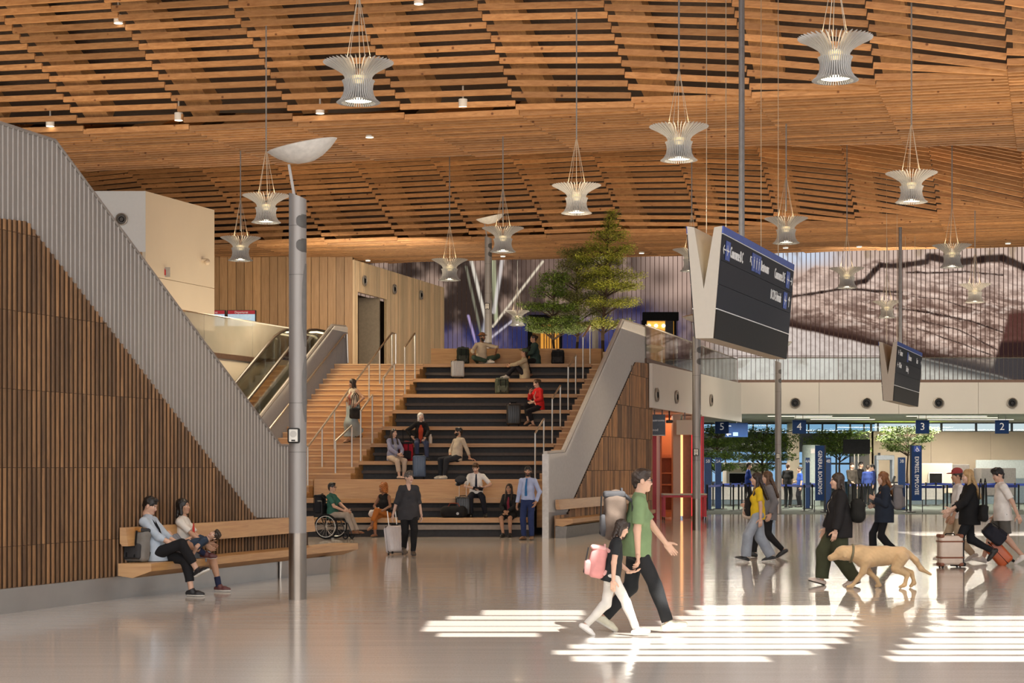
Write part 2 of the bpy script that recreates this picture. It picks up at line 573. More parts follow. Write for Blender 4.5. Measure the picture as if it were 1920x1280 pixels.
fl = MB().add([(-45, -25, 0), (50, -25, 0), (50, 67, 0), (-45, 67, 0)], [(0, 1, 2, 3)])
fl.add([(-45, -25, -0.3), (50, -25, -0.3), (50, 67, -0.3), (-45, 67, -0.3)], [(3, 2, 1, 0)])
structure(fl.build('floor', floor_material(), recalc=False))
CARPET = mat('green carpet', (0.082, 0.105, 0.088), 0.95, var=0.35, scale=6, bump=0.3, bscale=200)
structure(MB().box((4, 86, -0.148), (110, 38, 0.30)).build('floor_carpet', CARPET))

# ---------------------------------------------------------------- ceiling: wavy timber lattice
Z0 = 9.75
def lat(x, x0, rho):
    return max(0.0, x - x0) ** 2 / rho + max(0.0, -13 - x) ** 2 / 60
def ceil_z(x, d):
    z = 0.0
    q = (d + 0.25 * x - 31.0) / 9.5
    z = max(z, 3.1 * (1 - q * q) - lat(x, -1.0, 105))
    q = (d + 0.22 * x - 54.2) / 8.4
    z = max(z, 2.7 * (1 - q * q) - lat(x, 3.0, 80))
    q = min(0.0, d + 0.22 * x - 80.5) / 11.5
    z = max(z, 3.7 * (1 - q * q))
    return Z0 + z

SEG = 2.62; PITCH = 0.31
ce = MB()
nrow = int((93 - 24) / PITCH)
for i in range(nrow):
    d0 = 24.5 + i * PITCH
    half = 0.40 * d0 + 4
    shift = (K + 0.0) * (d0 - 40)
    j0 = int((-half - shift) / SEG) - 1; j1 = int((half + 2 - shift) / SEG) + 1
    for j in range(j0, j1):
        xa = shift + j * SEG; xb = xa + SEG - 0.012
        da = d0 - 0.2 * xa; db = d0 - 0.2 * xb
        if da < 24 or da > 95: continue
        if 37.2 < (da + db) / 2 < 40.2 and 11.5 < (xa + xb) / 2 < 20 and xa / da > 0.285: continue
        za = ceil_z(xa, da); zb = ceil_z(xb, db)
        zm = ceil_z((xa + xb) / 2, (da + db) / 2)
        c = (zm - (za + zb) / 2) * 0.4
        st = 0.035 * (1 if (za - Z0 > 0.05 or zb - Z0 > 0.05) else 0.3)
        ce.bar((xa, da, za + c - st), (xb, db, zb + c + st), 0.075, 0.122)
structure(ce.build('ceiling', W_CEIL, recalc=False))

# glued arches over the slats, along the hall
ar = MB()
for j in range(-9, 11):
    prev = None
    for n in range(0, 47):
        d = 24.5 + n * 1.5
        x = j * SEG + K * (d - 40) + 0.42
        dd = d - 0.2 * x
        if abs(x) > 0.42 * d + 5: prev = None; continue
        z = ceil_z(x, dd)
        q = (x, dd, z)
        if prev is not None and max(z, prev[2]) - Z0 > 0.15:
            ar.bar((prev[0], prev[1], prev[2] + 0.42), (q[0], q[1], q[2] + 0.42), 0.62, 0.44)
        prev = q
structure(ar.build('ceiling_arches', W_ARCH, recalc=False))

# roof deck just above the lattice
rd = MB()
xs = np.linspace(-46, 52, 50); ds = np.linspace(24, 96, 49)
vs = [(x, d, ceil_z(x, d) + 1.15) for d in ds for x in xs]
fs = []
for i in range(len(ds) - 1):
    for j in range(len(xs) - 1):
        a = i * len(xs) + j
        if 37.0 < (ds[i] + ds[i + 1]) / 2 < 40.4 and 13.4 < (xs[j] + xs[j + 1]) / 2 < 20: continue
        fs.append((a, a + 1, a + len(xs) + 1, a + len(xs)))
rd.add(vs, fs)
structure(rd.build('ceiling_deck', DARKWOOD, recalc=False))

# ---------------------------------------------------------------- big slatted side wall at the left
LX0, LD0, LK = -6.14, 21.6, 0.3375
def lw(px, py, off=0.0):
    d = plane_d(px, LX0, LD0, LK)
    v = P(px, py, d); v.x += off
    return v
def lwd(d, z, off=0.0):
    return Vector((LX0 + LK * (d - LD0) + off, d, z))
def wall_px(d, X0, d0, k):
    return 960 + FOC * (X0 + k * (d - d0)) / d

top_l = [(-130, 198), (0, 232), (103, 265), (525, 835), (574, 838)]
wood_l = [(-130, 400), (0, 410), (45, 415), (475, 970)]
def interp(tab, x):
    if x <= tab[0][0]: return tab[0][1]
    for (x0, y0), (x1, y1) in zip(tab, tab[1:]):
        if x <= x1: return y0 + (y1 - y0) * (x - x0) / (x1 - x0)
    return tab[-1][1]

pn = MB()
pts = [lw(x, y) for x, y in top_l]
base = [lwd(pts[-1].y, 0.0), lwd(pts[0].y, 0.0)]
poly = pts + base
pn.hexa([v + Vector((-0.12, 0.0, 0)) for v in poly], poly)
wall_left = structure(pn.build('wall_left', PANELG))
rb = MB()
d = lw(-130, 0).y
while d < lw(573, 0).y:
    px = wall_px(d, LX0, LD0, LK)
    yt = interp(top_l, px)
    yb = interp(wood_l, px) + 8 if px < 470 else 1000
    zt = EYE + (HORIZ - yt) * d / FOC; zb = EYE + (HORIZ - yb) * d / FOC
    if zt - zb > 0.02:
        rb.box(((lwd(d, 0).x + 0.008), d, (zt + zb) / 2), (0.018, 0.022, zt - zb))
    d += 0.10
rb.build('panel_ribs', RIBG, wall_left)
MB().tube([v + Vector((0.0, 0, 0.01)) for v in pts], 0.025, 6).build('top_rail', PANELG, wall_left)
sl = MB()
d = lw(-130, 0).y
dend = lw(476, 0).y
joints = [0.30, 0.80, 1.75, 2.70, 3.65, 4.6, 5.6]
while d < dend:
    px = wall_px(d, LX0, LD0, LK)
    zt = EYE + (HORIZ - interp(wood_l, px)) * d / FOC
    for a, b in zip(joints, joints[1:]):
        if a >= zt: break
        b2 = min(b - 0.006, zt)
        w = 0.054 + 0.010 * random.random()
        sl.box((lwd(d, 0).x + 0.045, d, (a + b2) / 2), (0.024, w, b2 - a))
    d += 0.098
d = dend
while d < lw(572, 0).y:
    sl.box((lwd(d, 0).x + 0.045, d, 0.6), (0.024, 0.042, 0.62)); d += 0.098
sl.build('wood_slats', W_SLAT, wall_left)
bk = MB()
wl = [lw(x, y, 0.03) for x, y in wood_l] + [lwd(lw(574, 0).y, 0.92, 0.03), lwd(lw(574, 0).y, 0.28, 0.03), lwd(lw(-130, 0).y, 0.28, 0.03)]
bk.hexa([v + Vector((-0.028, 0, 0)) for v in wl], wl)
bk.build('slat_backing', mat('slat backing', (0.075, 0.04, 0.02), 0.8), wall_left)
sb = MB()
q = [lwd(lw(-130, 0).y, 0.0), lwd(lw(574, 0).y, 0.0), lwd(lw(574, 0).y, 0.30), lwd(lw(-130, 0).y, 0.30)]
sb.hexa(q, [v + Vector((0.115, 0, 0)) for v in q])
sb.build('steel_base', STEEL, wall_left)

# ---------------------------------------------------------------- benches along the side walls
def bench(name, label, corner, k, L, left_side=True):
    """seat plank runs from the corner along (k,1) for L metres of depth; depth 0.57 toward +x"""
    t = thing(name, label, 'bench', corner)
    u = Vector((k, 1, 0))
    s = MB()
    pr = [(0.13, 0.31), (0.32, 0.28), (0.57, 0.37), (0.57, 0.475), (0.13, 0.475)]   # section in x, z
    n = len(pr)
    q0 = [Vector((x, 0, z)) for x, z in pr]; q1 = [v + u * L for v in q0]
    s.hexa(q0, q1); s.build('seat', W_BENCH, t)
    b = MB()
    pr = [(0.125, 0.74), (0.16, 0.70), (0.235, 0.70), (0.20, 0.95), (0.125, 0.95)]
    q0 = [Vector((x + k * 0.05, 0.05, z)) for x, z in pr]; q1 = [v + u * (L - 0.9 if left_side else L) for v in q0]
    b.hexa(q0, q1); b.build('backrest', W_BENCH, t)
    g = MB()
    bx_ = 0.165 if left_side else 0.42
    pr = [(0.13, 0.0), (bx_ - 0.03, 0.0), (bx_, 0.29), (0.13, 0.29)]
    yo = 0.22 if left_side else 0.02
    q0 = [Vector((x + k * yo, yo, z)) for x, z in pr]; q1 = [v + u * (L - 0.5) for v in q0]
    g.hexa(q0, q1)
    if left_side:
        g = MB(); ya, yb = 4.6, L - 0.75
        sec = lambda w, y: [Vector((x + k * y, y, z)) for x, z in ((0.13, 0.0), (w, 0.0), (w + 0.02, 0.285), (0.13, 0.285))]
        g.hexa(sec(0.15, ya), sec(0.42, yb)); g.build('base', STEEL, t)
    else: g.build('base', STEEL if left_side else mat('dull steel', (0.20, 0.185, 0.17), 0.5, 0.6), t)
    return t
c = lwd(plane_d(203, LX0, LD0, LK), 0)
bench('bench', 'long oak bench with steel base along the tall slatted wall at left', (c.x, c.y, 0), LK, 30.4 - c.y)

# ---------------------------------------------------------------- wooden stair and tiered seats
RISE, RUN, TIER = 0.16, 0.85 / 3, 0.85
D1 = 45.3
XL = lambda d: -5.13 + K * (d - 53.4)
XSL = lambda d: -2.62 + K * (d - 52.95)
XSR = lambda d: 2.36 + K * (d - 52.95)
XR = lambda d: 0.897 + K * (d - 44.5)
def slab(mb, x0, x1, d0, d1, z0, z1, k=K):
    """slab between depth d0..d1, with ends slanted along the hall axis; x given at d0"""
    dx = k * (d1 - d0)
    mb.hexa([(x0, d0, z0), (x1, d0, z0), (x1 + dx, d1, z0), (x0 + dx, d1, z0)], [(x0, d0, z1), (x1, d0, z1), (x1 + dx, d1, z1), (x0 + dx, d1, z1)])
stair = thing('wooden_staircase', 'wide oak staircase climbing beside the left end of the tiered seats', 'stairs', (-4.5, 46, 0))
stair_r = thing('wooden_staircase', 'narrow oak staircase between the tiered seats and the right balustrade', 'stairs', (1.2, 46, 0))
for j in range(1, 31):
    d0 = D1 + RUN * (j - 3); z = RISE * j
    m = MB()
    x1 = XSL(d0) - (0.88 if j <= 9 else 0.0)
    slab(m, XL(d0) + 0.03, x1, d0, d0 + RUN + 0.03, max(0.0, z - RISE - 1.1), z - 0.04)
    slab(m, XL(d0) + 0.03, x1, d0 - 0.025, d0 + RUN + 0.03, z - 0.04, z - 0.004)
    m.mi[-6:] = [1] * 6
    m.xform(Matrix.Translation((4.5, -46, 0))); m.build('step', [W_STEP, W_NOSE], stair)
    if j > 8:
        m = MB(); slab(m, XSR(d0) - 0.02, XR(d0) - 0.15, d0, d0 + RUN + 0.03, max(0.0, z - RISE - 1.1), z - 0.04)
        slab(m, XSR(d0) - 0.02, XR(d0) - 0.15, d0 - 0.025, d0 + RUN + 0.03, z - 0.04, z - 0.004)
        m.mi[-6:] = [1] * 6
        m.xform(Matrix.Translation((-1.2, -46, 0))); m.build('step', [W_STEP, W_NOSE], stair_r)
tiers = thing('tiered_seating', 'tall bank of oak bench tiers with black risers in the middle of the hall', 'seating', (-1, 46, 0))
TB = Matrix.Translation((1, -46, 0))
for k in range(1, 11):
    d0 = D1 + TIER * (k - 1); z = 0.48 * k
    xl = XSL(d0) - (0.86 if k <= 3 else 0.0); xr = XSR(d0) + (0.16 if k <= 3 else 0.0)
    if k == 3:
        m = MB()   # tall leaning back board of the second bench
        m.hexa([(xl, d0 - 0.02, z - 0.58), (xr, d0 - 0.02, z - 0.58), (xr, d0 + 0.06, z - 0.58), (xl, d0 + 0.06, z - 0.58)],
               [(xl, d0 + 0.06, z), (xr, d0 + 0.06, z), (xr, d0 + 0.45, z), (xl, d0 + 0.45, z)])
        m.xform(TB).build('back_board', W_BENCH, tiers)
    else:
        m = MB(); slab(m, xl, xr, d0, d0 + (0.44 if k > 2 else 0.5), z - (0.10 if k > 2 else 0.12), z)
        m.xform(TB).build('seat_plank', W_STEP if k > 2 else W_BENCH, tiers)
    m = MB(); slab(m, xl + 0.01, xr - 0.01, d0 + (0.44 if k > 2 else 0.5), d0 + TIER + 0.30, z - 0.10, z - 0.004)
    m.xform(TB).build('tread', TREADG, tiers)
    m = MB(); slab(m, xl + 0.02, xr - 0.02, d0 + 0.32, d0 + 0.36, z - 0.50, z - 0.09)
    m.xform(TB).build('riser', DKGREY, tiers)
    if k not in (1, 3):
        m = MB(); slab(m, xl + 0.02, xr - 0.02, d0 + 0.20, d0 + 0.33, z - 0.33, z - 0.25)
        m.xform(TB).build('riser_band', mat('riser band', (0.085, 0.06, 0.045), 0.6), tiers)
m = MB(); slab(m, XSL(D1) - 0.86, XSR(D1) + 0.3, D1 + 0.12, D1 + 0.2, 0.18, 0.30); m.xform(TB).build('plinth_band', mat('plinth band', (0.33, 0.27, 0.22), 0.5), tiers)
m = MB(); slab(m, XSL(D1) - 0.86, XSR(D1) + 0.3, D1 + 0.25, D1 + 0.3, 0.0, 0.36); m.xform(TB).build('plinth', DKGREY, tiers)
# the long back rest on the top tier
d0 = D1 + TIER * 9 + 0.75
m = MB(); m.hexa([(x, dd, 4.84) for x, dd in ((-2.42, d0), (2.66, d0), (2.72, d0 + 0.1), (-2.36, d0 + 0.1))], [(x, dd, 5.30) for x, dd in ((-2.42, d0 + 0.06), (2.66, d0 + 0.06), (2.72, d0 + 0.2), (-2.36, d0 + 0.2))])
t = thing('top_backrest', 'long oak back board standing along the top tier', 'backrest', (0, d0, 4.8))
m.xform(Matrix.Translation((0, -d0, -4.8))).build('board', W_BENCH, t)
m = MB()
for x in (-2.0, -0.7, 0.6, 1.9):
    MB().box((x, 0.12, 0.04), (0.08, 0.1, 0.08)).build('bracket', DKGREY, t)

uw = MB().hexa([(-12, 54.6, 0), (3.4, 54.6, 0), (3.4, 54.8, 0), (-12, 54.8, 0)], [(-12, 54.6, 3.7), (3.4, 54.6, 3.7), (3.4, 54.8, 3.7), (-12, 54.8, 3.7)])
structure(uw.build('wall_under', DKGREY))
# ---------------------------------------------------------------- right balustrade wall
def rw(px, py, off=0.0):
    d = plane_d(px, 0.897, 44.5, K)
    v = P(px, py, d); v.x += off
    return v
top_r = [(1028, 851), (1060, 848), (1170, 602), (1219.5, 617)]
wood_r = [(1062, 960), (1188, 679), (1219.5, 682)]
pts = [rw(x, y) for x, y in top_r]
poly = pts + [Vector((pts[-1].x, pts[-1].y, 0)), Vector((pts[0].x, pts[0].y, 0))]
wall_right = MB(); wall_right.hexa([v + Vector((-0.14, 0, 0)) for v in poly], poly)
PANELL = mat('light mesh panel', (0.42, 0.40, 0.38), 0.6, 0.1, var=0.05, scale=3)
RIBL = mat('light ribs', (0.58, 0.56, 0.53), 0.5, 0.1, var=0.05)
wall_right = structure(wall_right.build('wall_right', PANELL))
rb = MB(); d = pts[0].y + 0.02
while d < pts[-1].y:
    px = wall_px(d, 0.897, 44.5, K)
    zt = EYE + (HORIZ - interp(top_r, px)) * d / FOC
    zb = EYE + (HORIZ - (interp(wood_r, px) if px > 1062 else 960)) * d / FOC
    rb.box((0.897 + K * (d - 44.5) + 0.015, d, (zt + zb) / 2), (0.03, 0.014, zt - zb)); d += 0.06
rb.build('panel_ribs', RIBL, wall_right)
MB().box((pts[0].x - 0.07, pts[0].y - 0.03, pts[0].z / 2), (0.16, 0.05, pts[0].z)).build('end_panel', mat('pale end panel', (0.70, 0.70, 0.70), 0.45), wall_right)
MB().tube([v + Vector((-0.07, 0, 0.02)) for v in pts], 0.06, 6).build('top_rail', RIBL, wall_right)
wl = [rw(x, y, 0.03) for x, y in wood_r] + [Vector((pts[-1].x + 0.03, pts[-1].y, 0)), Vector((rw(1062, 0).x + 0.03, rw(1062, 0).y, 0))]
bk = MB(); bk.hexa([v + Vector((-0.028, 0, 0)) for v in wl], wl); bk.build('slat_backing', MATS['slat backing'], wall_right)
sl = MB(); d = rw(1036, 0).y; dend = pts[-1].y
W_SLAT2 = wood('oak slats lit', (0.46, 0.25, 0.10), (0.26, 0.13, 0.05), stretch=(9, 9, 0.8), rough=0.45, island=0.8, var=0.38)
while d < dend:
    px = wall_px(d, 0.897, 44.5, K)
    zt = EYE + (HORIZ - interp(wood_r, px)) * d / FOC if px > 1062 else 0.55
    for a, b in zip([0.0, 0.72, 1.67, 2.62, 3.57, 4.52], [0.72, 1.67, 2.62, 3.57, 4.52, 6]):
        if a >= zt: break
        b2 = min(b - 0.012, zt)
        sl.box((0.897 + K * (d - 44.5) + 0.06, d, (a + b2) / 2), (0.04, 0.085 + 0.02 * random.random(), b2 - a))
    d += 0.128
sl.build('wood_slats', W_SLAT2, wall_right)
t = bench('bench', 'long oak bench with steel base along the slatted right side of the tiers', (0.897 + K * 0.15, 44.65, 0), K, 10.0, False)
# end wall of the stair block toward the red shop
ew = MB().hexa([(pts[-1].x - 0.14, pts[-1].y, 0), (pts[-1].x, pts[-1].y, 0), (pts[-1].x, pts[-1].y + 0.2, 0), (pts[-1].x - 0.14, pts[-1].y + 0.2, 0)],
               [(pts[-1].x - 0.14, pts[-1].y, 4.9), (pts[-1].x, pts[-1].y, 4.9), (pts[-1].x, pts[-1].y + 0.2, 4.9), (pts[-1].x - 0.14, pts[-1].y + 0.2, 4.9)])
structure(ew.build('trim_1', W_SLAT2))

# ---------------------------------------------------------------- inner left balustrade
def iw(px, py, off=0.0):
    d = plane_d(px, -5.15, 53.4, K)
    v = P(px, py, d); v.x += off
    return v
top_i = [(440, 850), (482, 794), (626, 611), (651, 613.5)]
pts = [iw(x, y) for x, y in top_i]
poly = pts + [Vector((pts[-1].x, pts[-1].y, 4.7)), Vector((pts[0].x, pts[0].y, 0.5))]
m = MB(); m.hexa([v + Vector((-0.12, 0, 0)) for v in poly], poly)
wall_inner = structure(m.build('wall_inner', PANELG))
rb = MB(); d = pts[0].y
while d < pts[-1].y:
    px = wall_px(d, -5.15, 53.4, K)
    zt = EYE + (HORIZ - interp(top_i, px)) * d / FOC
    rb.box((-5.15 + K * (d - 53.4) + 0.012, d, zt - 1.3), (0.025, 0.014, 2.6)); d += 0.06
rb.build('panel_ribs', RIBG, wall_inner)
MB().tube([v + Vector((-0.06, 0, 0.02)) for v in pts], 0.05, 6).build('top_rail', RIBG, wall_inner)

# ---------------------------------------------------------------- mezzanine floor and its white fascia
mz = MB()
ZM = 4.8
XF = lambda d: 4.31 + K * (d - 56)
mz.hexa([(-5.4, 53.7, 3.7), (3.55, 53.7, 3.7), (XF(74) - 0.1, 74, 3.7), (0.6 - 0.3, 74, 3.7)], [(-5.4, 53.7, ZM), (3.55, 53.7, ZM), (XF(74) - 0.1, 74, ZM), (0.3, 74, ZM)])
mz.hexa([(-30, 55.2, 3.7), (-5.1, 55.2, 3.7), (0.5, 74, 3.7), (-30, 74, 3.7)], [(-30, 55.2, ZM), (-5.1, 55.2, ZM), (0.5, 74, ZM), (-30, 74, ZM)])
mz.box((5, 84.2, (4.1 + ZM) / 2), (80, 20.4, ZM - 4.1))
structure(mz.build('floor_mezzanine', mat('mezzanine slab', (0.32, 0.28, 0.24), 0.5)))
fa = MB()
zt, zb = 5.08, 3.6
fa.hexa([(XF(55.8), 55.8, zb), (XF(55.8) + 0.1, 55.8, zb), (XF(73.4) + 0.1, 73.4, zb), (XF(73.4), 73.4, zb)], [(XF(55.8), 55.8, zt - 0.1), (XF(55.8) + 0.1, 55.8, zt - 0.1), (XF(73.4) + 0.1, 73.4, zt + 0.1), (XF(73.4), 73.4, zt + 0.1)])
structure(fa.build('trim_2', WHITEP))
fb = MB()
x = XF(73.4)
while x < 40:
    fb.box((x + 1.62, 73.5, 4.57), (3.225, 0.4, 1.28)); x += 3.24
fb.box(((XF(73.4) + 40) / 2, 73.62, 4.57), (40 - XF(73.4), 0.35, 1.27))
structure(fb.build('trim_3', WHITEP))
so = MB().box((22, 80.5, 4.0), (44, 13.6, 0.14))
structure(so.build('ceiling_lower', mat('soffit', (0.60, 0.56, 0.50), 0.6)))
so = MB().hexa([(2.2, 56.2, 3.62), (XF(56.2), 56.2, 3.62), (XF(73.6), 73.6, 3.62), (0.5, 73.6, 3.62)], [(2.2, 56.2, 3.7), (XF(56.2), 56.2, 3.7), (XF(73.6), 73.6, 3.7), (0.5, 73.6, 3.7)])
structure(so.build('ceiling_soffit', MATS['soffit']))
# glass guard rails
def guard(name, label, a, b, z0, z1, gm=CLEAR, n=8):
    t = thing(name, label, 'glass railing', (a[0], a[1], z0))
    a3 = Vector((0, 0, 0)); b3 = Vector((b[0] - a[0], b[1] - a[1], 0))
    h = z1 - z0
    for i in range(n):
        p0 = a3.lerp(b3, (i + 0.004) / n); p1 = a3.lerp(b3, (i + 0.996) / n)
        MB().bar(p0 + Vector((0, 0, h / 2)), p1 + Vector((0, 0, h / 2)), 0.02, h - 0.02).build('glass_pane', gm, t)
    MB().tube([a3 + Vector((0, 0, h)), b3 + Vector((0, 0, h))], 0.022, 6).build('hand_rail', STEELR, t)
    MB().bar(a3 + Vector((0, 0, 0.05)), b3 + Vector((0, 0, 0.07)), 0.06, 0.14).build('shoe', mat('bronze shoe', (0.20, 0.12, 0.085), 0.4, 0.4), t)
    return t
guard('glass_guard', 'long clear glass railing on top of the white band before the big screen', (XF(73.2), 73.4), (38, 73.4), 5.2, 6.22, n=14)
guard('glass_guard', 'receding glass railing beside the top of the right balustrade', (XF(55.6) - 0.06, 55.6), (XF(73.2) - 0.06, 73.2), 5.0, 6.15, REFLG, n=7)

# ---------------------------------------------------------------- round air nozzles
def nozzle(name, loc, label, yaw, r=0.22, dark=BLACK):
    t = thing(name, label, 'air nozzle', loc, yaw, 'round air nozzles')
    MB().lathe([(r, 0), (r, 0.05), (r * 0.85, 0.06), (r * 0.66, -0.02)], 28, cap=False).xform(Matrix.Rotation(PI / 2, 4, 'X')).build('ring', mat('nozzle ring', (0.42, 0.38, 0.33), 0.4, 0.4), t, smooth=True)
    MB().lathe([(0.0, 0.005), (r * 0.68, 0.005)], 28, cap=False).xform(Matrix.Rotation(PI / 2, 4, 'X')).build('throat', dark, t)
    MB().lathe([(r * 0.45, 0.0), (r * 0.42, 0.055), (r * 0.36, 0.055), (r * 0.34, 0.0)], 24, cap=False).xform(Matrix.Rotation(PI / 2, 4, 'X')).build('inner_ring', BLACKM, t)
    return t
for px, lb in ((1491, 'round black air nozzle on white band, above the hanging 4 sign'), (1625, 'round black air nozzle on white band, left of the small hanging sign'), (1760, 'round black air nozzle on white band, right of the small hanging sign'), (1898, 'round black air nozzle on white band, above the 2 sign')):
    v = P(px, 755, 73.28)
    nozzle('air_nozzle', v, lb, 0)
for px, py, lb in ((1231, 740, 'small round air nozzle on slanted white fascia, beside the stair corner'), (1268, 744, 'small round air nozzle on slanted white fascia, middle of three'), (1333, 750, 'small round air nozzle on slanted white fascia, beyond the first column')):
    d = plane_d(px, XF(56) + 0.12, 56, K)
    nozzle('air_nozzle', P(px, py, d), lb, PI / 2 - math.atan(K))

# ---------------------------------------------------------------- wood walls on the mezzanine
wb = MB(); d = 68.0
x = P(380, 0, d).x; x1 = P(662, 0, d).x
while x < x1 - 0.02:
    w = min(0.31, x1 - x)
    dd = d + random.choice((0, 0.012, 0.02))
    wb.box((x + w / 2, dd + 0.1, (4.8 + 9.75) / 2), (w - 0.012, 0.2, 9.75 - 4.8)); x += 0.315
wall_back = structure(wb.build('wall_back', W_BOARD))
MB().box(((P(380, 0, d).x + x1) / 2, d + 0.25, 7.3), (x1 - P(380, 0, d).x, 0.12, 4.9)).build('board_backing', MATS['slat backing'], wall_back)
# receding pale slat wall with a dark doorway
RX = lambda dd: P(662, 0, 68).x + K * (dd - 68)
ps = MB(); dd = 68.1
door = [plane_d(671, RX(68), 68), plane_d(725, RX(68), 68)]
ztop = 9.6
while dd < plane_d(833, RX(68), 68):
    z0 = 4.8
    if door[0] < dd < door[1]:
        z0 = EYE + (HORIZ - 547) * door[0] / FOC
    ps.box((RX(dd) - 0.02, dd, (z0 + ztop) / 2), (0.09, 0.075, ztop - z0)); dd += 0.15
pw = structure(ps.build('wall_passage', W_PALE))
bk = MB()
def rq(a, b, z0, z1, off=-0.10, th=0.06):
    bk.hexa([(RX(a) + off, a, z0), (RX(a) + off + th, a, z0), (RX(b) + off + th, b, z0), (RX(b) + off, b, z0)], [(RX(a) + off, a, z1), (RX(a) + off + th, a, z1), (RX(b) + off + th, b, z1), (RX(b) + off, b, z1)])
zd = EYE + (HORIZ - 547) * door[0] / FOC
rq(68.1, door[0], 4.8, ztop); rq(door[1], plane_d(833, RX(68), 68), 4.8, ztop); rq(door[0], door[1], zd, ztop)
bk.build('backing', mat('passage backing', (0.42, 0.29, 0.16), 0.7), pw)
dr = MB(); bk = dr; rq(door[0] - 0.05, door[1] + 3.5, 4.8, zd + 0.1, -0.9, 0.05)
structure(dr.build('door_1', mat('doorway dark', (0.115, 0.075, 0.045), 0.7)))
bk = MB(); rq(door[1] - 0.7, door[1] - 0.6, 4.8, zd, -0.85, 0.8); structure(bk.build('door_2', mat('doorway pale', (0.30, 0.24, 0.17), 0.7)))
for px, py, lb in ((683, 526, 'round vent above the dark doorway'), (739, 542, 'round vent high on pale slats right of the doorway'), (789, 553, 'round vent near the far end of the pale slat wall')):
    dd = plane_d(px, RX(68) + 0.06, 68)
    nozzle('round_vent', P(px, py, dd), lb, PI / 2 - math.atan(K), 0.20, mat('vent grey', (0.12, 0.11, 0.10), 0.5))

# ---------------------------------------------------------------- white bulkhead at the left
bh = MB()
d1, d2 = 50.0, 53.7
zt = EYE + 518 * 50 / FOC
a = P(273, 0, d1).x; b = P(402, 0, d2).x
zb = EYE + (HORIZ - 472) * d1 / FOC
bh.hexa([(-17, d1, zb), (a, d1, zb), (a, d1 + 0.02, zb), (-17, d1 + 0.02, zb)], [(-17, d1, zt), (a, d1, zt), (a, d1 + 0.02, zt), (-17, d1 + 0.02, zt)])
white_block = structure(bh.build('wall_bulkhead', mat('white bulkhead', (0.78, 0.80, 0.80), 0.45, var=0.02)))
s2 = MB()
zs = EYE + (HORIZ - 516) * d1 / FOC
s2.hexa([(a, d1, zs + 0.01), (a - 0.1, d1 + 0.03, zs + 0.01), (b - 0.1, d2, zs + 0.01), (b, d2, zs + 0.01)], [(a, d1, zt), (a - 0.1, d1 + 0.03, zt), (b - 0.1, d2, zt), (b, d2, zt)])
s2.hexa([(a + 0.0, d1, 4.0), (a - 0.1, d1 + 0.03, 4.0), (b - 0.1, d2, 4.0), (b, d2, 4.0)], [(a, d1, zs - 0.01), (a - 0.1, d1 + 0.03, zs - 0.01), (b - 0.1, d2, zs - 0.01), (b, d2, zs - 0.01)])
s2.build('cream_side', CREAM, white_block)
MB().box((a - 0.55, d1 + 0.3, zb - 0.9), (1.1, 0.5, 1.8)).build('wood_return', W_BOARD, white_block)
MB().hexa([(-17, d1 + 0.1, zt - 0.05), (a, d1 + 0.1, zt - 0.05), (b, d2, zt - 0.05), (-17, d2, zt - 0.05)], [(-17, d1 + 0.1, zt - 0.01), (a, d1 + 0.1, zt - 0.01), (b, d2, zt - 0.01), (-17, d2, zt - 0.01)]).build('lid', CREAM, white_block)
nozzle('round_vent', P(228, 411, d1 - 0.02), 'round grille vent on the white bulkhead face', 0, 0.17, mat('vent grey', (0.12, 0.11, 0.10), 0.5))
# extinguisher sign projecting from the cream side
dd = 51.0; v = P(309, 510, dd)
t = thing('extinguisher_sign', 'small grey plate with red fire extinguisher symbol on the cream wall', 'sign', v)
MB().box((0, 0, 0), (0.30, 0.03, 0.28)).build('plate', mat('sign grey', (0.45, 0.42, 0.38), 0.5), t)
MB().lathe([(0.035, -0.09), (0.035, 0.05), (0.015, 0.08), (0.012, 0.1)], 12, (0, -0.03, 0), sy=0.4).build('symbol', mat('extinguisher red', (0.5, 0.02, 0.02), 0.5), t)
v = P(385, 491, 53.0)
t = thing('wall_camera', 'small pale camera bracket on the cream wall near its far edge', 'camera', v)
MB().sphere((0.05, 0, 0), 0.09, 14).build('dome', CREAM2, t, smooth=True)
MB().rbox((-0.05, 0, 0.06), (0.3, 0.12, 0.08), 0.03).build('bracket', CREAM2, t)

# ---------------------------------------------------------------- escalator and its well
EX = lambda d: -7.58 + K * (d - 48.3)         # left balustrade plane
fas = MB()
FX = lambda d: -8.63 + 0.36 * (d - 47)
fas.hexa([(FX(43), 43, 2.6), (FX(43) - 0.15, 43, 2.6), (FX(53.6) - 0.15, 53.6, 2.6), (FX(53.6), 53.6, 2.6)], [(FX(43), 43, 4.72), (FX(43) - 0.15, 43, 4.72), (FX(53.6) - 0.15, 53.6, 4.72), (FX(53.6), 53.6, 4.72)])
structure(fas.build('trim_4', CREAM))
PARG = mat('glass with painted reflection', (0.58, 0.54, 0.45), 0.08, var=0.2, scale=0.8)  # pale reflections of the parapet pane painted into its colour
PARG.node_tree.nodes['Principled BSDF'].inputs['Alpha'].default_value = 0.5
guard('glass_guard', 'reflective glass parapet above the cream wall of the escalator well', (FX(43), 43), (FX(53.2), 53.2), 4.72, 5.85, PARG, n=4)
esc = thing('escalator', 'escalator with lit handrails rising behind the tall slatted wall', 'escalator', (EX(48.3), 48.3, 0))
EO = Vector((EX(48.3), 48.3, 0))
ez = lambda d: 4.8 + min(0, 0.577 * (d - 51.6))     # line of the steps
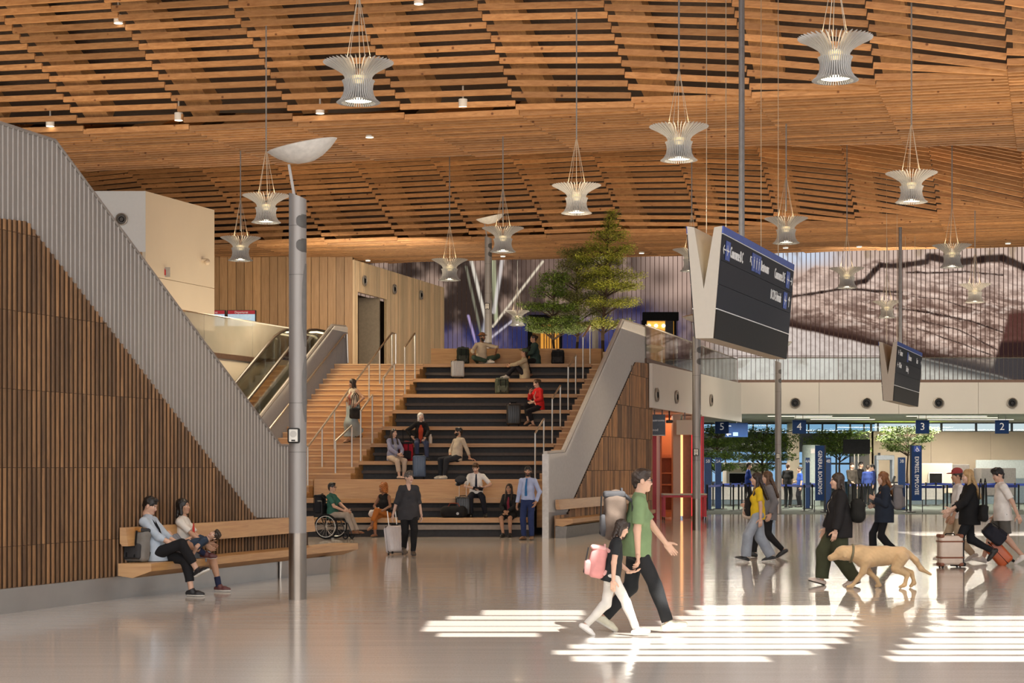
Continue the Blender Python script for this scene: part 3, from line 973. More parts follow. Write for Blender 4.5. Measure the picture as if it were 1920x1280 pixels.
for i in range(16):
    dd = 51.75 - 0.37 * i; z = 4.8 - 0.2135 * i
    m = MB(); slab(m, EX(dd) + 0.10 - EO.x, EX(dd) + 0.72 - EO.x, dd - EO.y, dd + 0.42 - EO.y, z - 0.22, z)
    m.build('step', mat('escalator step', (0.24, 0.23, 0.21), 0.6, 0.0), esc)
def prof(off, z):
    """points along the balustrade at height z over the step line"""
    out = []
    for dd in [45.5, 46.5, 47.5, 48.5, 49.5, 50.5, 51.1, 51.5, 51.9, 52.4, 53.0, 54.0]:
        s = 0.577 * (dd - 51.6)
        zz = 4.8 + (s if dd < 51.0 else -(0.06) * (52.4 - dd) ** 2 * 3 if dd < 52.4 else 0)
        out.append(Vector((EX(dd) + off, dd, zz + z)) - EO)
    return out
LIT = emission('warm lit strip', (1.0, 0.82, 0.5), 2.2)
for off in (0.03, 0.72):
    lo = prof(off, 0.12); hi = prof(off, 0.92)
    g = MB()
    for i in range(len(lo) - 1):
        g.hexa([lo[i], lo[i + 1], lo[i + 1] + Vector((0.015, 0, 0)), lo[i] + Vector((0.015, 0, 0))], [hi[i], hi[i + 1], hi[i + 1] + Vector((0.015, 0, 0)), hi[i] + Vector((0.015, 0, 0))])
    g.build('glass_balustrade', REFLG, esc)
    sk = MB()
    lo = prof(off, -0.16); hi = prof(off, 0.14)
    for i in range(len(lo) - 1):
        sk.hexa([lo[i], lo[i + 1], lo[i + 1] + Vector((0.1, 0, 0)), lo[i] + Vector((0.1, 0, 0))], [hi[i], hi[i + 1], hi[i + 1] + Vector((0.1, 0, 0)), hi[i] + Vector((0.1, 0, 0))])
    sk.build('skirt', mat('bronze skirt', (0.42, 0.33, 0.22), 0.35, 0.8), esc)
    hr = prof(off, 0.95)
    end = hr[-1]
    for a in range(1, 7):
        th = PI * a / 6
        hr.append(end + Vector((K * 0.42 * math.sin(th), 0.42 * math.sin(th), -0.42 + 0.42 * math.cos(th))))
    MB().tube(hr, 0.045, 8).build('hand_rail', mat('rail rubber', (0.06, 0.045, 0.035), 0.35), esc, smooth=True)
    MB().tube([v + Vector((0.0, 0, -0.06)) for v in hr[8:-1]], 0.028, 6).build('light_strip', LIT, esc, smooth=True)
    MB().box(tuple(end + Vector((K * 0.2, 0.2, -0.55))), (0.12, 0.5, 0.8)).build('newel', mat('newel panel', (0.5, 0.42, 0.3), 0.4), esc)
# ================================================================ FIXTURES
# ---------------------------------------------------------------- pendants
LOUV = mat('lamp louvre', (0.50, 0.495, 0.48), 0.5, var=0.03)
LOUV.node_tree.nodes['Principled BSDF'].inputs['Transmission Weight'].default_value = 0.0
CABLE = mat('lamp cable', (0.55, 0.48, 0.38), 0.4, 0.6)
RODM = mat('grey rod', (0.28, 0.28, 0.28), 0.5, 0.5)
GLOWD = emission('lamp glow', (1.0, 0.88, 0.66), 5.0)
GLOWN = emission('lamp neck glow', (1.0, 0.76, 0.40), 1.3)
def make_pendant(loc, label, roofz):
    t = thing('pendant_lamp', label, 'pendant lamp', loc, 0, 'louvred pendant lamps')   # origin: centre of the top rim
    up = MB(); n = 44
    for i in range(n):
        th = 2 * PI * i / n
        c, s = math.cos(th), math.sin(th); tx, ty = -s, c
        pf = [(0.195, -0.27), (0.198, -0.20), (0.235, -0.15), (0.315, -0.095), (0.405, -0.045), (0.50, 0.0)]
        pi = [(0.175, -0.27), (0.172, -0.18), (0.20, -0.105), (0.27, -0.05), (0.355, -0.005), (0.505, 0.012)]
        w = 0.0045
        q = []
        for (r0, z0), (r1, z1) in zip(pf, pi):
            for sg in (-1, 1):
                q.append((r0 * c + sg * w * tx, r0 * s + sg * w * ty, z0)); q.append((r1 * c + sg * w * tx, r1 * s + sg * w * ty, z1))
        fs = []
        for k in range(len(pf) - 1):
            a = 4 * k; b = a + 4
            fs += [(a, a + 1, b + 1, b), (a + 2, b + 2, b + 3, a + 3), (a, b, b + 2, a + 2), (a + 1, a + 3, b + 3, b + 1)]
        up.add(q, fs)
    up.build('upper_louvres', LOUV, t, recalc=False)
    lo = MB()
    for i in range(n):
        th = 2 * PI * (i + 0.5) / n
        c, s = math.cos(th), math.sin(th); tx, ty = -s, c
        pf = [(0.235, -0.255), (0.215, -0.30), (0.205, -0.37), (0.22, -0.45), (0.26, -0.52), (0.315, -0.565)]
        pi = [(0.20, -0.265), (0.185, -0.30), (0.175, -0.37), (0.185, -0.46), (0.21, -0.53), (0.24, -0.575)]
        w = 0.0075
        q = []
        for (r0, z0), (r1, z1) in zip(pf, pi):
            for sg in (-1, 1):
                q.append((r0 * c + sg * w * tx, r0 * s + sg * w * ty, z0)); q.append((r1 * c + sg * w * tx, r1 * s + sg * w * ty, z1))
        fs = []
        for k in range(len(pf) - 1):
            a = 4 * k; b = a + 4
            fs += [(a, a + 1, b + 1, b), (a + 2, b + 2, b + 3, a + 3), (a, b, b + 2, a + 2), (a + 1, a + 3, b + 3, b + 1)]
        fs += [(0, 2, 3, 1)]
        lo.add(q, fs)
    lo.build('lower_louvres', LOUV, t, recalc=False)
    MB().lathe([(0.20, -0.532), (0.0, -0.537)], 28, cap=False).build('diffuser', GLOWD, t, recalc=True)
    MB().lathe([(0.168, -0.325), (0.162, -0.40), (0.172, -0.47), (0.205, -0.532)], 28, cap=False).build('inner_can', LOUV, t, smooth=True)
    MB().lathe([(0.150, -0.325), (0.150, -0.20), (0.06, -0.18)], 24, cap=True).build('lamp_core', GLOWN, t, smooth=True)
    cb = MB()
    for i in range(5):
        th = 2 * PI * i / 5 + 0.3
        cb.tube([(0.21 * math.cos(th), 0.21 * math.sin(th), -0.09), (0.012 * math.cos(th), 0.012 * math.sin(th), 0.95)], 0.0055, 4)
    cb.build('cable', CABLE, t)
    MB().tube([(0, 0, 0.93), (0, 0, roofz)], 0.016, 6).build('rod', RODM, t)
    return t
PEND = [(672, 118, 'large pendant lamp high at upper left of the ceiling'), (1566, 72, 'large pendant lamp topmost at the right, near the picture top'), (1273, 238, 'pendant lamp hanging high above the big hanging sign'),
        (1081, 348, 'pendant lamp hanging just above and left of the tall indoor tree top'), (1709, 325, 'pendant lamp beside the second suspension pole at right'), (499, 367, 'pendant lamp hanging just left of the near column head'),
        (1474, 410, 'pendant lamp behind the upper right corner of the big hanging sign'), (943, 428, 'pendant lamp overlapping the dish of the far column'), (451, 446, 'pendant lamp beside the cream bulkhead, lower of two at left'),
        (1785, 460, 'pendant lamp hanging before the log picture at its top edge, right'), (843, 487, 'pendant lamp above the pale slat wall end'), (1588, 503, 'pendant lamp before the log picture, right of the big sign'),
        (1828, 533, 'pendant lamp lowest at far right, before the log picture'), (970, 583, 'low pendant lamp above the woman with ponytail'), (1663, 565, 'pendant lamp just left of and above the small hanging sign'), (1297, 468, 'pendant lamp half hidden behind the big sign left edge')]
first = None
for px, py, lb in PEND:
    d = 5.75 * FOC / (HORIZ - py)
    if px == 970: d = 70
    v = P(px, py, d)
    v.z = min(v.z, 7.6) if px != 970 else v.z
    if first is None:
        o = make_pendant(v, lb, 3.6); first = o
    else:
        o = copy_thing(first, v, label=lb)
        for ch in o.children:
            if ch.name.startswith('rod'):
                hz = ceil_z(v.x, v.y) + 0.6 - v.z
                ch.scale = (1, 1, 1)
                ch.location = (0, 0, min(0, hz - 3.6))
    sp = bpy.data.lights.new('pendant beam', 'SPOT'); sp.energy = 380; sp.color = (1.0, 0.80, 0.56); sp.spot_size = 2.1; sp.spot_blend = 0.7; sp.shadow_soft_size = 0.18
    spo = bpy.data.objects.new('pendant_beam', sp); COL.objects.link(spo); spo.location = (v.x, v.y, v.z - 0.60)
    li = bpy.data.lights.new('pendant glow', 'POINT'); li.energy = 9; li.color = (1.0, 0.72, 0.42); li.shadow_soft_size = 0.12
    lo_ = bpy.data.objects.new('pendant_light', li); COL.objects.link(lo_); lo_.location = (v.x, v.y, v.z + 0.05)

# ---------------------------------------------------------------- ceiling downlights
def ray_ceil(px, py):
    d = 24.0
    while d < 92:
        v = P(px, py, d)
        if v.z >= ceil_z(v.x, v.y) - 0.10: return v
        d += 0.1
    return P(px, py, 66)
DL = emission('downlight lens', (1.0, 0.85, 0.6), 6.0)
DLS = [(222, 44, 1), (785, 8, 1), (94, 237, 1), (335, 226, 1), (600, 213, 1), (868, 201, 1), (693, 258, 0), (690, 489, 0), (446, 492, 0), (943, 481, 0), (1203, 475, 0), (1473, 465, 0), (1611, 463, 0), (1890, 457, 0)]
WHERE = ['upper left among open slats', 'at the top edge, centre left', 'above the end of the grey panel wall', 'above the white bulkhead', 'left of centre at the first slat fold', 'at the first slat fold near centre',
         'on the flat slats right of the column dish', 'over the doorway of the slat wall', 'over the wooden wall beside the column', 'over the far column head', 'right of the tall tree', 'just above the big sign right end', 'above the log picture, second along', 'above the log picture at far right']
for (px, py, big), w in zip(DLS, WHERE):
    v = ray_ceil(px, py)
    r = 0.10
    t = thing('ceiling_downlight', ('white cylinder' if big else 'small flush') + ' ceiling downlight ' + w, 'downlight', v, 0, 'ceiling downlights')
    h = 0.18 if big else 0.05
    MB().lathe([(r, 0.0), (r, h), (0.02, h), (0.02, h + 0.3)], 20, cap=False).build('can', WHITEP, t, smooth=True)
    MB().lathe([(r * 0.9, 0.004), (0.0, 0.004)], 20, cap=False).build('lens', DL, t)

# ---------------------------------------------------------------- columns with dishes
POLEM = mat('column grey', (0.30, 0.28, 0.265), 0.42, 0.35, var=0.04, scale=2)
POLED = mat('column recess', (0.10, 0.095, 0.09), 0.5, 0.3)
DISH = mat('dish white', (0.76, 0.74, 0.70), 0.4)
def column(loc, label, H=5.35, steel=0.88, rz=0.0, flip=1, group='columns with reflector dishes'):
    t = thing('light_column', label, 'light column', loc, rz, group)
    R = 0.117
    sh = MB()
    n = 28; vs = []; rings = [steel, 4.0 / 5.35 * H, None]
    zs = [steel, 2.0, 3.2, 4.2 / 5.35 * H]
    prof = []
    for z in zs:
        for k in range(n):
            th = 2 * PI * k / n; vs.append((R * math.cos(th), R * math.sin(th), z))
    for k in range(n):
        th = 2 * PI * k / n; vs.append((R * math.cos(th), R * math.sin(th), H - 0.055 * math.cos(th) / R * 0.117 * 8 * 0.1))
    fs = []
    for i in range(4):
        for k in range(n):
            l = (k + 1) % n; fs.append((i * n + k, i * n + l, (i + 1) * n + l, (i + 1) * n + k))
    fs.append(tuple(4 * n + k for k in range(n)))
    sh.add(vs, fs)
    sh.build('shaft', POLEM, t, smooth=True)
    MB().lathe([(R + 0.002, 0.0), (R + 0.002, steel)], 28, cap=False).build('steel_foot', mat('column foot steel', (0.25, 0.21, 0.175), 0.32, 1.0, var=0.1, scale=3, bump=0.02, bscale=4), t, smooth=True)
    sm = MB()
    for z in (2.6, 4.3 / 5.35 * H, 4.95 / 5.35 * H, 1.95):
        sm.lathe([(R + 0.0012, z), (R + 0.0012, z + 0.006)], 28, cap=False)
    sm.build('seam', POLED, t)
    # rounded cut-outs near the head, facing the viewer's right
    def patch(z0, z1, a0, a1, rr=R + 0.002):
        m = MB(); nn = 10; mm = 8; vs = []
        for j in range(mm + 1):
            f = j / mm
            sh_ = 0.42 * (1 - math.sin(PI * min(1, max(0, f)))) ** 2
            for i in range(nn + 1):
                g = i / nn
                th = (a0 + (a1 - a0) * (sh_ + (1 - sh_) * g))
                vs.append((rr * math.cos(th), rr * math.sin(th), z0 + (z1 - z0) * f))
        fs = [(j * (nn + 1) + i, j * (nn + 1) + i + 1, (j + 1) * (nn + 1) + i + 1, (j + 1) * (nn + 1) + i) for j in range(mm) for i in range(nn)]
        m.add(vs, fs); return m
    for z in (4.70 / 5.35 * H, 5.02 / 5.35 * H):
        patch(z - 0.10, z + 0.08, -PI * 0.52, -PI * 0.02).build('cutout', POLED, t)
    patch(3.35 / 5.35 * H, 4.45 / 5.35 * H, -PI * 0.30, PI * 0.02).build('speaker_slot', mat('speaker slot', (0.16, 0.155, 0.15), 0.6), t)
    patch(2.35, 3.22 / 5.35 * H, -PI * 0.30, PI * 0.02).build('speaker_slot', MATS['speaker slot'], t)
    MB().bar((-0.04, 0, H - 0.02), (-0.115, -0.0, H + 0.42), 0.05, 0.035, up=(1, 0, 0)).build('arm', POLEM, t)
    ds = MB()
    pr = [(0.0, -0.22), (0.12, -0.21), (0.24, -0.165), (0.36, -0.09), (0.43, -0.03), (0.475, 0.015), (0.45, 0.025), (0.0, -0.03)]
    ds.lathe(pr, 36, cap=False)
    ds.xform(Matrix.Translation((0.065 * flip, -0.02, H + 0.66)) @ Matrix.Rotation(-0.21 * flip, 4, 'Y') @ Matrix.Rotation(0.10, 4, 'X'))
    ds.build('dish', DISH, t, smooth=True)
    bx = MB().rbox((-0.035, -R - 0.02, 2.17), (0.16, 0.10, 0.20), 0.025)
    bx.build('call_box', BLACK, t)
    MB().rbox((-0.035, -R - 0.075, 2.17), (0.115, 0.02, 0.165), 0.008).build('call_face', mat('call face', (0.72, 0.70, 0.64), 0.4), t)
    MB().lathe([(0.045, 0), (0.045, 0.004)], 20).xform(Matrix.Translation((-0.035, -R - 0.085, 2.19)) @ Matrix.Rotation(PI / 2, 4, 'X')).build('speaker_ring', mat('speaker ring', (0.5, 0.48, 0.44), 0.5), t)
    MB().box((-0.035, -R - 0.087, 2.105), (0.05, 0.005, 0.02)).build('button', DKGREY, t)
    return t
v = floor_at(556.5, 1124)
column((v.x, v.y + 0.1, 0), 'large grey column with tilted white dish and steel foot, nearest the viewer')
v = floor_at(1306, 994); column((v.x, v.y, 0), 'grey column standing before the red shop, under the big sign')
v = floor_at(1459, 963.5); column((v.x, v.y, 0), 'brownish grey column behind the woman in yellow', H=5.7)
v = P(915.5, 0, 58.5); column((v.x, v.y, ZM), 'grey column on the upper floor behind the man in a hat', H=4.42)
v = P(1116, 0, 62); column((v.x, v.y, ZM), 'grey column on the upper floor half hidden by the trees', H=3.5)

# ---------------------------------------------------------------- big hanging signs
SIGNW = mat('sign white', (0.66, 0.61, 0.52), 0.5, var=0.02)
SIGND = mat('sign dark', (0.030, 0.031, 0.040), 0.5, var=0.05, spec=0.12)
SIGNK = mat('sign lower', (0.024, 0.019, 0.014), 0.5, spec=0.12)
SIGNB = mat('sign blue', (0.045, 0.105, 0.50), 0.4)
LETW = mat('letter white', (0.85, 0.85, 0.83), 0.5, emit=(1, 1, 1), estr=0.12)
def arrow(mb, M, c, size, ang):
    """line arrow in text plane"""
    R_ = Matrix.Rotation(ang, 4, 'Z')
    T = M @ Matrix.Translation((c[0], c[1], 0.006)) @ R_
    s = size
    for a, b in (((-s, 0, 0), (s, 0, 0)), ((s, 0, 0), (s * 0.3, s * 0.7, 0)), ((s, 0, 0), (s * 0.3, -s * 0.7, 0))):
        a = T @ Vector(a); b = T @ Vector(b)
        mb.bar(a, b, s * 0.22, 0.006, up=(T.to_3x3() @ Vector((0, 0, 1))))
def plane_icon(mb, M, c, s):
    T = M @ Matrix.Translation((c[0], c[1], 0.010))
    def q(pts): mb.add([T @ Vector((x * s, y * s, 0)) for x, y in pts], [tuple(range(len(pts)))])
    q([(-0.9, -0.1), (0.7, -0.1), (0.95, 0), (0.7, 0.1), (-0.9, 0.1)]); q([(-0.15, 0), (0.25, 0), (-0.35, 0.75), (-0.55, 0.75)]); q([(-0.15, 0), (-0.55, -0.75), (-0.35, -0.75), (0.25, 0)]); q([(-0.9, 0), (-0.65, 0), (-0.9, 0.35), (-1.0, 0.35)])
def person_icon(mb, M, c, s):
    T = M @ Matrix.Translation((c[0], c[1], 0.010))
    n = 10
    mb.add([T @ Vector((0.18 * s * math.cos(2 * PI * i / n), 0.72 * s + 0.18 * s * math.sin(2 * PI * i / n), 0)) for i in range(n)], [tuple(range(n))])
    for pts in ([(-0.3, 0.48), (0.3, 0.48), (0.2, -0.1), (-0.2, -0.1)], [(-0.18, -0.1), (-0.02, -0.1), (-0.02, -0.85), (-0.18, -0.85)], [(0.02, -0.1), (0.18, -0.1), (0.18, -0.85), (0.02, -0.85)]):
        mb.add([T @ Vector((x * s, y * s, 0)) for x, y in pts], [(0, 1, 2, 3)])
def hanging_sign(name, label, org, lay, rodx, roof):
    """V section: local x across, z up, y along the sign; org = middle of the near bottom edge"""
    s = 30.0 / FOC
    pt = lambda x, y: ((x - 1320.5) * s, (634 - y) * s)
    A, B, Nn, C, D, E, F_ = pt(1288, 424), pt(1301.5, 426), pt(1319.5, 541), pt(1339, 426), pt(1354, 423), pt(1337, 634), pt(1304, 634)
    u = Vector((0.362, 1, 0)) * 5.8
    t = thing(name, label, 'hanging sign', org)
    V = lambda p, f, off=0: Vector((p[0] + off, 0, p[1])) + u * f
    sh = MB()
    for poly in ([A, B, Nn, F_], [Nn, C, D, E], [F_, Nn, E]):
        sh.hexa([V(p, 0) for p in poly], [V(p, 1) for p in poly])
    sh.build('housing', SIGNW, t)
    # inner braces
    br = MB()
    for f in (0.22, 0.5, 0.78):
        br.bar(V(((B[0] + Nn[0]) / 2, (B[1] + Nn[1]) / 2), f), V(((C[0] + Nn[0]) / 2, (C[1] + Nn[1]) / 2), f), 0.06, 0.06)
    br.build('brace', SIGNW, t)
    def lerp(a, b, f): return (a[0] + (b[0] - a[0]) * f, a[1] + (b[1] - a[1]) * f)
    def strip(nm, m, top, bot, v0, v1, off, f0=0.004, f1=0.996):
        p0, p1 = lerp(top, bot, v0), lerp(top, bot, v1)
        mb = MB(); sg = 1 if off > 0 else -1
        mb.hexa([V(p0, f0), V(p0, f1), V(p1, f1), V(p1, f0)], [V(p0, f0, off), V(p0, f1, off), V(p1, f1, off), V(p1, f0, off)])
        return mb.build(nm, m, t)
    for top, bot, sg in ((D, E, 1), (A, F_, -1)):
        strip('blue_band', SIGNB, top, bot, 0.0, 0.062, 0.022 * sg)
        strip('thin_line', LETW, top, bot, 0.064, 0.070, 0.021 * sg)
        for a, b in ((0.073, 0.30), (0.304, 0.515), (0.519, 0.728)):
            strip('sign_panel', SIGND, top, bot, a, b, 0.02 * sg)
        strip('thin_line', LETW, top, bot, 0.731, 0.739, 0.021 * sg)
        strip('lower_panel', SIGNK, top, bot, 0.741, 0.998, 0.02 * sg)
    yv = (V(D, 0) - V(E, 0)); hgt = yv.length
    M = frame(V(D, 0, 0.024), u, yv)
    W = u.length
    lt = MB()
    def sqr(uf, v, sz):
        sq = MB()
        T = M @ Matrix.Translation((uf * W, -v * hgt, 0.002))
        sq.hexa([T @ Vector((x, y, 0)) for x, y in ((-sz, -sz), (sz, -sz), (sz, sz), (-sz, sz))], [T @ Vector((x, y, 0.006)) for x, y in ((-sz, -sz), (sz, -sz), (sz, sz), (-sz, sz))])
        sq.build('icon_square', SIGNB, t)
    for it in lay:
        lt = MB(); ic = MB()
        k = it[0]; uf, v = it[1], it[2]
        if k == 't': text_mesh(it[3], it[4], M @ Matrix.Translation((uf * W, -v * hgt, 0.002)), mb=lt, align='LEFT', xs=it[5])
        elif k == 'a': arrow(lt, M, (uf * W, -v * hgt), it[3], it[4])
        elif k == 'p': sqr(uf, v, 0.16); plane_icon(ic, M, (uf * W, -v * hgt), 0.12)
        elif k == 'w': sqr(uf, v, 0.16); person_icon(ic, M, (uf * W, -v * hgt), 0.12)
        if lt.v: lt.build('arrow' if k == 'a' else 'lettering', LETW, t)
        if ic.v: ic.build('icon', LETW, t)
    mid = V(((B[0] + C[0]) / 2, Nn[1] + 0.1), 0.46)
    rd_ = MB()
    if rodx == 0:
        rd_.tube([mid, (mid.x, mid.y, roof)], 0.055, 10)
    else:
        rd_.tube([mid, (mid.x, mid.y, roof - 0.9), (mid.x - 0.05, mid.y, roof - 0.6), (mid.x - 0.25, mid.y, roof)], 0.055, 10)
    rd_.build('pole', mat('sign pole', (0.20, 0.20, 0.21), 0.45, 0.6), t)
    cw = MB()
    for f in (0.14, 0.86):
        for p in (B, C):
            w = V(p, f); cw.tube([w, (w.x, w.y, roof)], 0.007, 4)
    cw.build('cable', CABLE, t)
    return t
lay1 = [('a', 0.03, 0.20, 0.10, PI), ('p', 0.068, 0.20), ('t', 0.10, 0.20, 'Concourse B C', 0.27, 0.58), ('a', 0.362, 0.185, 0.10, PI * 0.75), ('w', 0.40, 0.185), ('w', 0.435, 0.185), ('w', 0.468, 0.185), ('t', 0.50, 0.185, 'Restrooms', 0.27, 0.58),
        ('t', 0.70, 0.19, 'Concourse D E', 0.27, 0.58), ('p', 0.905, 0.19), ('a', 0.955, 0.19, 0.10, 0), ('t', 0.665, 0.41, 'B C D E Arrivals', 0.26, 0.55), ('p', 0.885, 0.41), ('a', 0.945, 0.41, 0.10, PI * 0.5)]
b1 = P(1320.5, 634, 30)
hanging_sign('hanging_sign', 'large V shaped hanging sign with blue top edge, listing Concourse B C and Restrooms', b1, lay1, 0, 11.6 - b1.z)
lay2 = [('a', 0.05, 0.17, 0.10, PI), ('t', 0.10, 0.17, 'Concourse', 0.27, 0.5), ('w', 0.40, 0.19), ('t', 0.44, 0.19, 'Restrooms', 0.27, 0.58), ('t', 0.76, 0.19, 'Gates', 0.27, 0.6), ('a', 0.955, 0.19, 0.10, 0), ('a', 0.05, 0.38, 0.10, PI), ('t', 0.10, 0.38, 'B C Gates', 0.25, 0.55), ('t', 0.37, 0.40, 'Ticketing', 0.27, 0.6)]
b2 = P(1665, 751, 57)
o = hanging_sign('hanging_sign', 'smaller looking V shaped hanging sign at right, before the log picture', b2, lay2, 1, 11.9 - b2.z)

# ---------------------------------------------------------------- big media screen with fins
def vnoise(x, y, seed):
    r = np.random.RandomState(seed).rand(64, 64)
    xi = np.floor(x).astype(int); yi = np.floor(y).astype(int); fx = x - xi; fy = y - yi
    fx = fx * fx * (3 - 2 * fx); fy = fy * fy * (3 - 2 * fy)
    g = lambda a, b: r[a % 64, b % 64]
    return (g(xi, yi) * (1 - fx) + g(xi + 1, yi) * fx) * (1 - fy) + (g(xi, yi + 1) * (1 - fx) + g(xi + 1, yi + 1) * fx) * fy
def fbm(x, y, seed, o=4):
    s = 0; a = 0.5; t = 0
    for i in range(o):
        s = s + a * vnoise(x * 2 ** i, y * 2 ** i, seed + i); t += a; a *= 0.55
    return s / t
def sstep(a, b, v):
    t = np.clip((v - a) / (b - a), 0, 1); return t * t * (3 - 2 * t)
def segd(X, Y, x0, y0, x1, y1):
    dx, dy = x1 - x0, y1 - y0
    t = np.clip(((X - x0) * dx + (Y - y0) * dy) / (dx * dx + dy * dy), 0, 1)
    return np.hypot(X - x0 - t * dx, Y - y0 - t * dy), t
MD = 92.0
nx_, ny_ = 900, 200
gx = np.linspace(640, 2010, nx_); gy = np.linspace(450, 765, ny_)
X, Y = np.meshgrid(gx, gy)
def c3(*c): return np.array(srgb(*c))
img = np.zeros(X.shape + (3,))
def lay(col, a):
    global img
    img = img * (1 - a[..., None]) + np.array(col) * a[..., None]
# left: dark blurred ground with pale blades and blue foot
n1 = fbm(X / 45, Y / 60, 3); n2 = fbm(X / 90 + 5, Y / 80, 9, 2)
img[:] = c3(48, 39, 36); lay(c3(158, 136, 124), sstep(0.42, 0.70, n1) * 0.8)
lay(c3(120, 100, 92), np.exp(-(((X - 1030) / 55) ** 2 + ((Y - 500) / 45) ** 2)) * 0.8)
lay(c3(182, 158, 148), sstep(1165, 1250, X) * sstep(625, 520, Y) * (0.65 + 0.35 * n2))
lay(c3(95, 80, 74), np.exp(-(((X - 1238) / 28) ** 2 + ((Y - 520) / 22) ** 2)) * 0.85)
lay(c3(38, 34, 62), np.exp(-(((X - 1195) / 50) ** 2 + ((Y - 580) / 24) ** 2)))
lay(c3(34, 46, 104), sstep(602, 645, Y + 14 * n1 + 22 * sstep(930, 1010, X)) * sstep(1330, 1240, X) * (0.45 + 0.6 * n2))
for (x0, y0, x1, y1, w, cc, st) in [(884, 490, 914, 612, 4.0, (205, 200, 190), .9), (925, 486, 930, 600, 5.0, (165, 170, 140), .85), (942, 486, 926, 585, 4.5, (200, 195, 195), .8), (1018, 490, 924, 612, 2.6, (210, 200, 182), .95), (874, 500, 902, 625, 3.0, (120, 120, 105), .8), (962, 600, 922, 632, 2.6, (190, 185, 200), .8), (878, 592, 893, 645, 3.0, (165, 150, 195), .8), (905, 640, 912, 600, 6, (205, 205, 215), .5)]:
    dd_, t_ = segd(X, Y, x0, y0, x1, y1)
    lay(c3(*cc), st * sstep(w * 1.1, w * 0.35, dd_))
# right: weathered log on sand, dull sky
R_ = sstep(1300, 1400, X)
warp = 10 * (fbm(X / 60, Y / 30, 21) - 0.5)
bg = img.copy()
img[:] = c3(190, 170, 160)
lay(c3(185, 198, 220), sstep(515, 480, Y) * sstep(1620, 1500, X))
lay(c3(150, 130, 110), sstep(0.5, 0.7, fbm(X / 25, Y / 50, 31)) * sstep(520, 490, Y) * 0.8)
grain = fbm((X + Y * 0.6) / 70, (Y - 0.22 * (X - 1480)) / 5.0, 41, 4)
fine = fbm(X / 9, Y / 6, 51, 3)
lowr = 612 + 0.235 * (X - 1480) + 6 * (fbm(X / 50, Y * 0, 61) - 0.5)
topr = np.interp(X, [1290, 1480, 1530, 1600, 1640, 1740, 1750, 1900, 2010], [560, 530, 498, 505, 488, 486, 474, 494, 505]) + 5 * (fbm(X / 20, Y * 0, 71) - 0.5)
body = sstep(topr - 3, topr + 3, Y) * sstep(lowr + 4, lowr - 3, Y)
lay(c3(186, 163, 152), body)
lay(c3(92, 70, 63), body * sstep(0.50, 0.62, grain) * 0.8 * sstep(1480, 1640, X))
tex = fbm((X + 1.5 * Y) / 26, (Y - 0.2 * X) / 7, 83, 4)
lay(c3(118, 95, 86), body * sstep(0.50, 0.66, tex) * 0.75)
lay(c3(104, 82, 74), body * sstep(0.55, 0.70, fine) * 0.7)
lay(c3(226, 208, 198), body * sstep(0.42, 0.28, tex) * 0.6)
lay(c3(205, 185, 176), body * np.exp(-(((Y - topr - 32) / 26) ** 2)) * 0.5)
lay(c3(72, 52, 47), body * sstep(45, 6, lowr - Y) * (0.75 + 0.3 * fine))
lay(c3(48, 33, 30), body * sstep(22, 6, lowr - Y + 4 * fine))
sand = sstep(lowr - 2, lowr + 4, Y)
lay(c3(196, 186, 182), sand); lay(c3(168, 156, 152), sand * sstep(0.4, 0.7, fine) * 0.6)
lay(c3(36, 26, 26), sand * sstep(26 , 0, Y - lowr) * sstep(1600, 1760, X))
lay(c3(70, 66, 105), sand * sstep(1870, 1930, X) * sstep(40, 5, Y - lowr) * 0.8)
for pts_, w in (([(1598, 533), (1622, 527), (1640, 508), (1650, 497), (1690, 497), (1738, 492)], 5.5), ([(1742, 482), (1790, 492), (1840, 487), (1880, 485), (1925, 503), (2010, 520)], 7.5), ([(1480, 556), (1540, 548), (1580, 541), (1640, 546), (1690, 548)], 3.0), ([(1680, 578), (1740, 585), (1820, 602), (1880, 622)], 2.2), ([(1700, 510), (1750, 512), (1810, 509), (1880, 516)], 2.4), ([(1660, 552), (1760, 560), (1860, 590)], 1.5), ([(1730, 600), (1800, 620), (1870, 655)], 1.8), ([(1720, 615), (1790, 640), (1860, 665)], 1.8)):
    for (x0, y0), (x1, y1) in zip(pts_, pts_[1:]):
        dd_, t_ = segd(X, Y + warp * 0.5, x0, y0, x1, y1)
        lay(c3(36, 25, 24), 0.95 * sstep(w * 1.5, w * 0.8, dd_ + 2.2 * fine))
e_ = sstep(1872, 1880, X + 0.28 * (Y - 640)) * sstep(578, 592, Y + 0.15 * (X - 1900)) * sstep(lowr - 1, lowr - 6, Y)
lay(c3(78, 46, 42), e_ * 0.95); lay(c3(38, 26, 28), e_ * sstep(636, 644, Y) * 0.9)
img = bg * (1 - R_[..., None]) + img * R_[..., None]
me = bpy.data.meshes.new('media_screen')
xs_ = (gx - 960) * MD / FOC; zs_ = EYE + (HORIZ - gy) * MD / FOC
zs_[0] = 13.3
vv = [(x, MD, z) for z in zs_ for x in xs_]
ff = [(i * nx_ + j, (i + 1) * nx_ + j, (i + 1) * nx_ + j + 1, i * nx_ + j + 1) for i in range(ny_ - 1) for j in range(nx_ - 1)]
me.from_pydata(vv, [], ff)
img = img * np.array([1.04, 1.0, 0.95])
ca = me.color_attributes.new('picture', 'FLOAT_COLOR', 'POINT')
ca.data.foreach_set('color', np.concatenate([np.clip(img, 0, 1), np.ones(X.shape + (1,))], -1).astype(np.float32).ravel())
m_, nt_, b_ = _nt('screen picture')
at = N(nt_, 'ShaderNodeVertexColor', layer_name='picture'); em = N(nt_, 'ShaderNodeEmission', Strength=1.2)
nt_.links.new(at.outputs['Color'], em.inputs['Color']); nt_.links.new(em.outputs[0], nt_.nodes['Material Output'].inputs['Surface'])
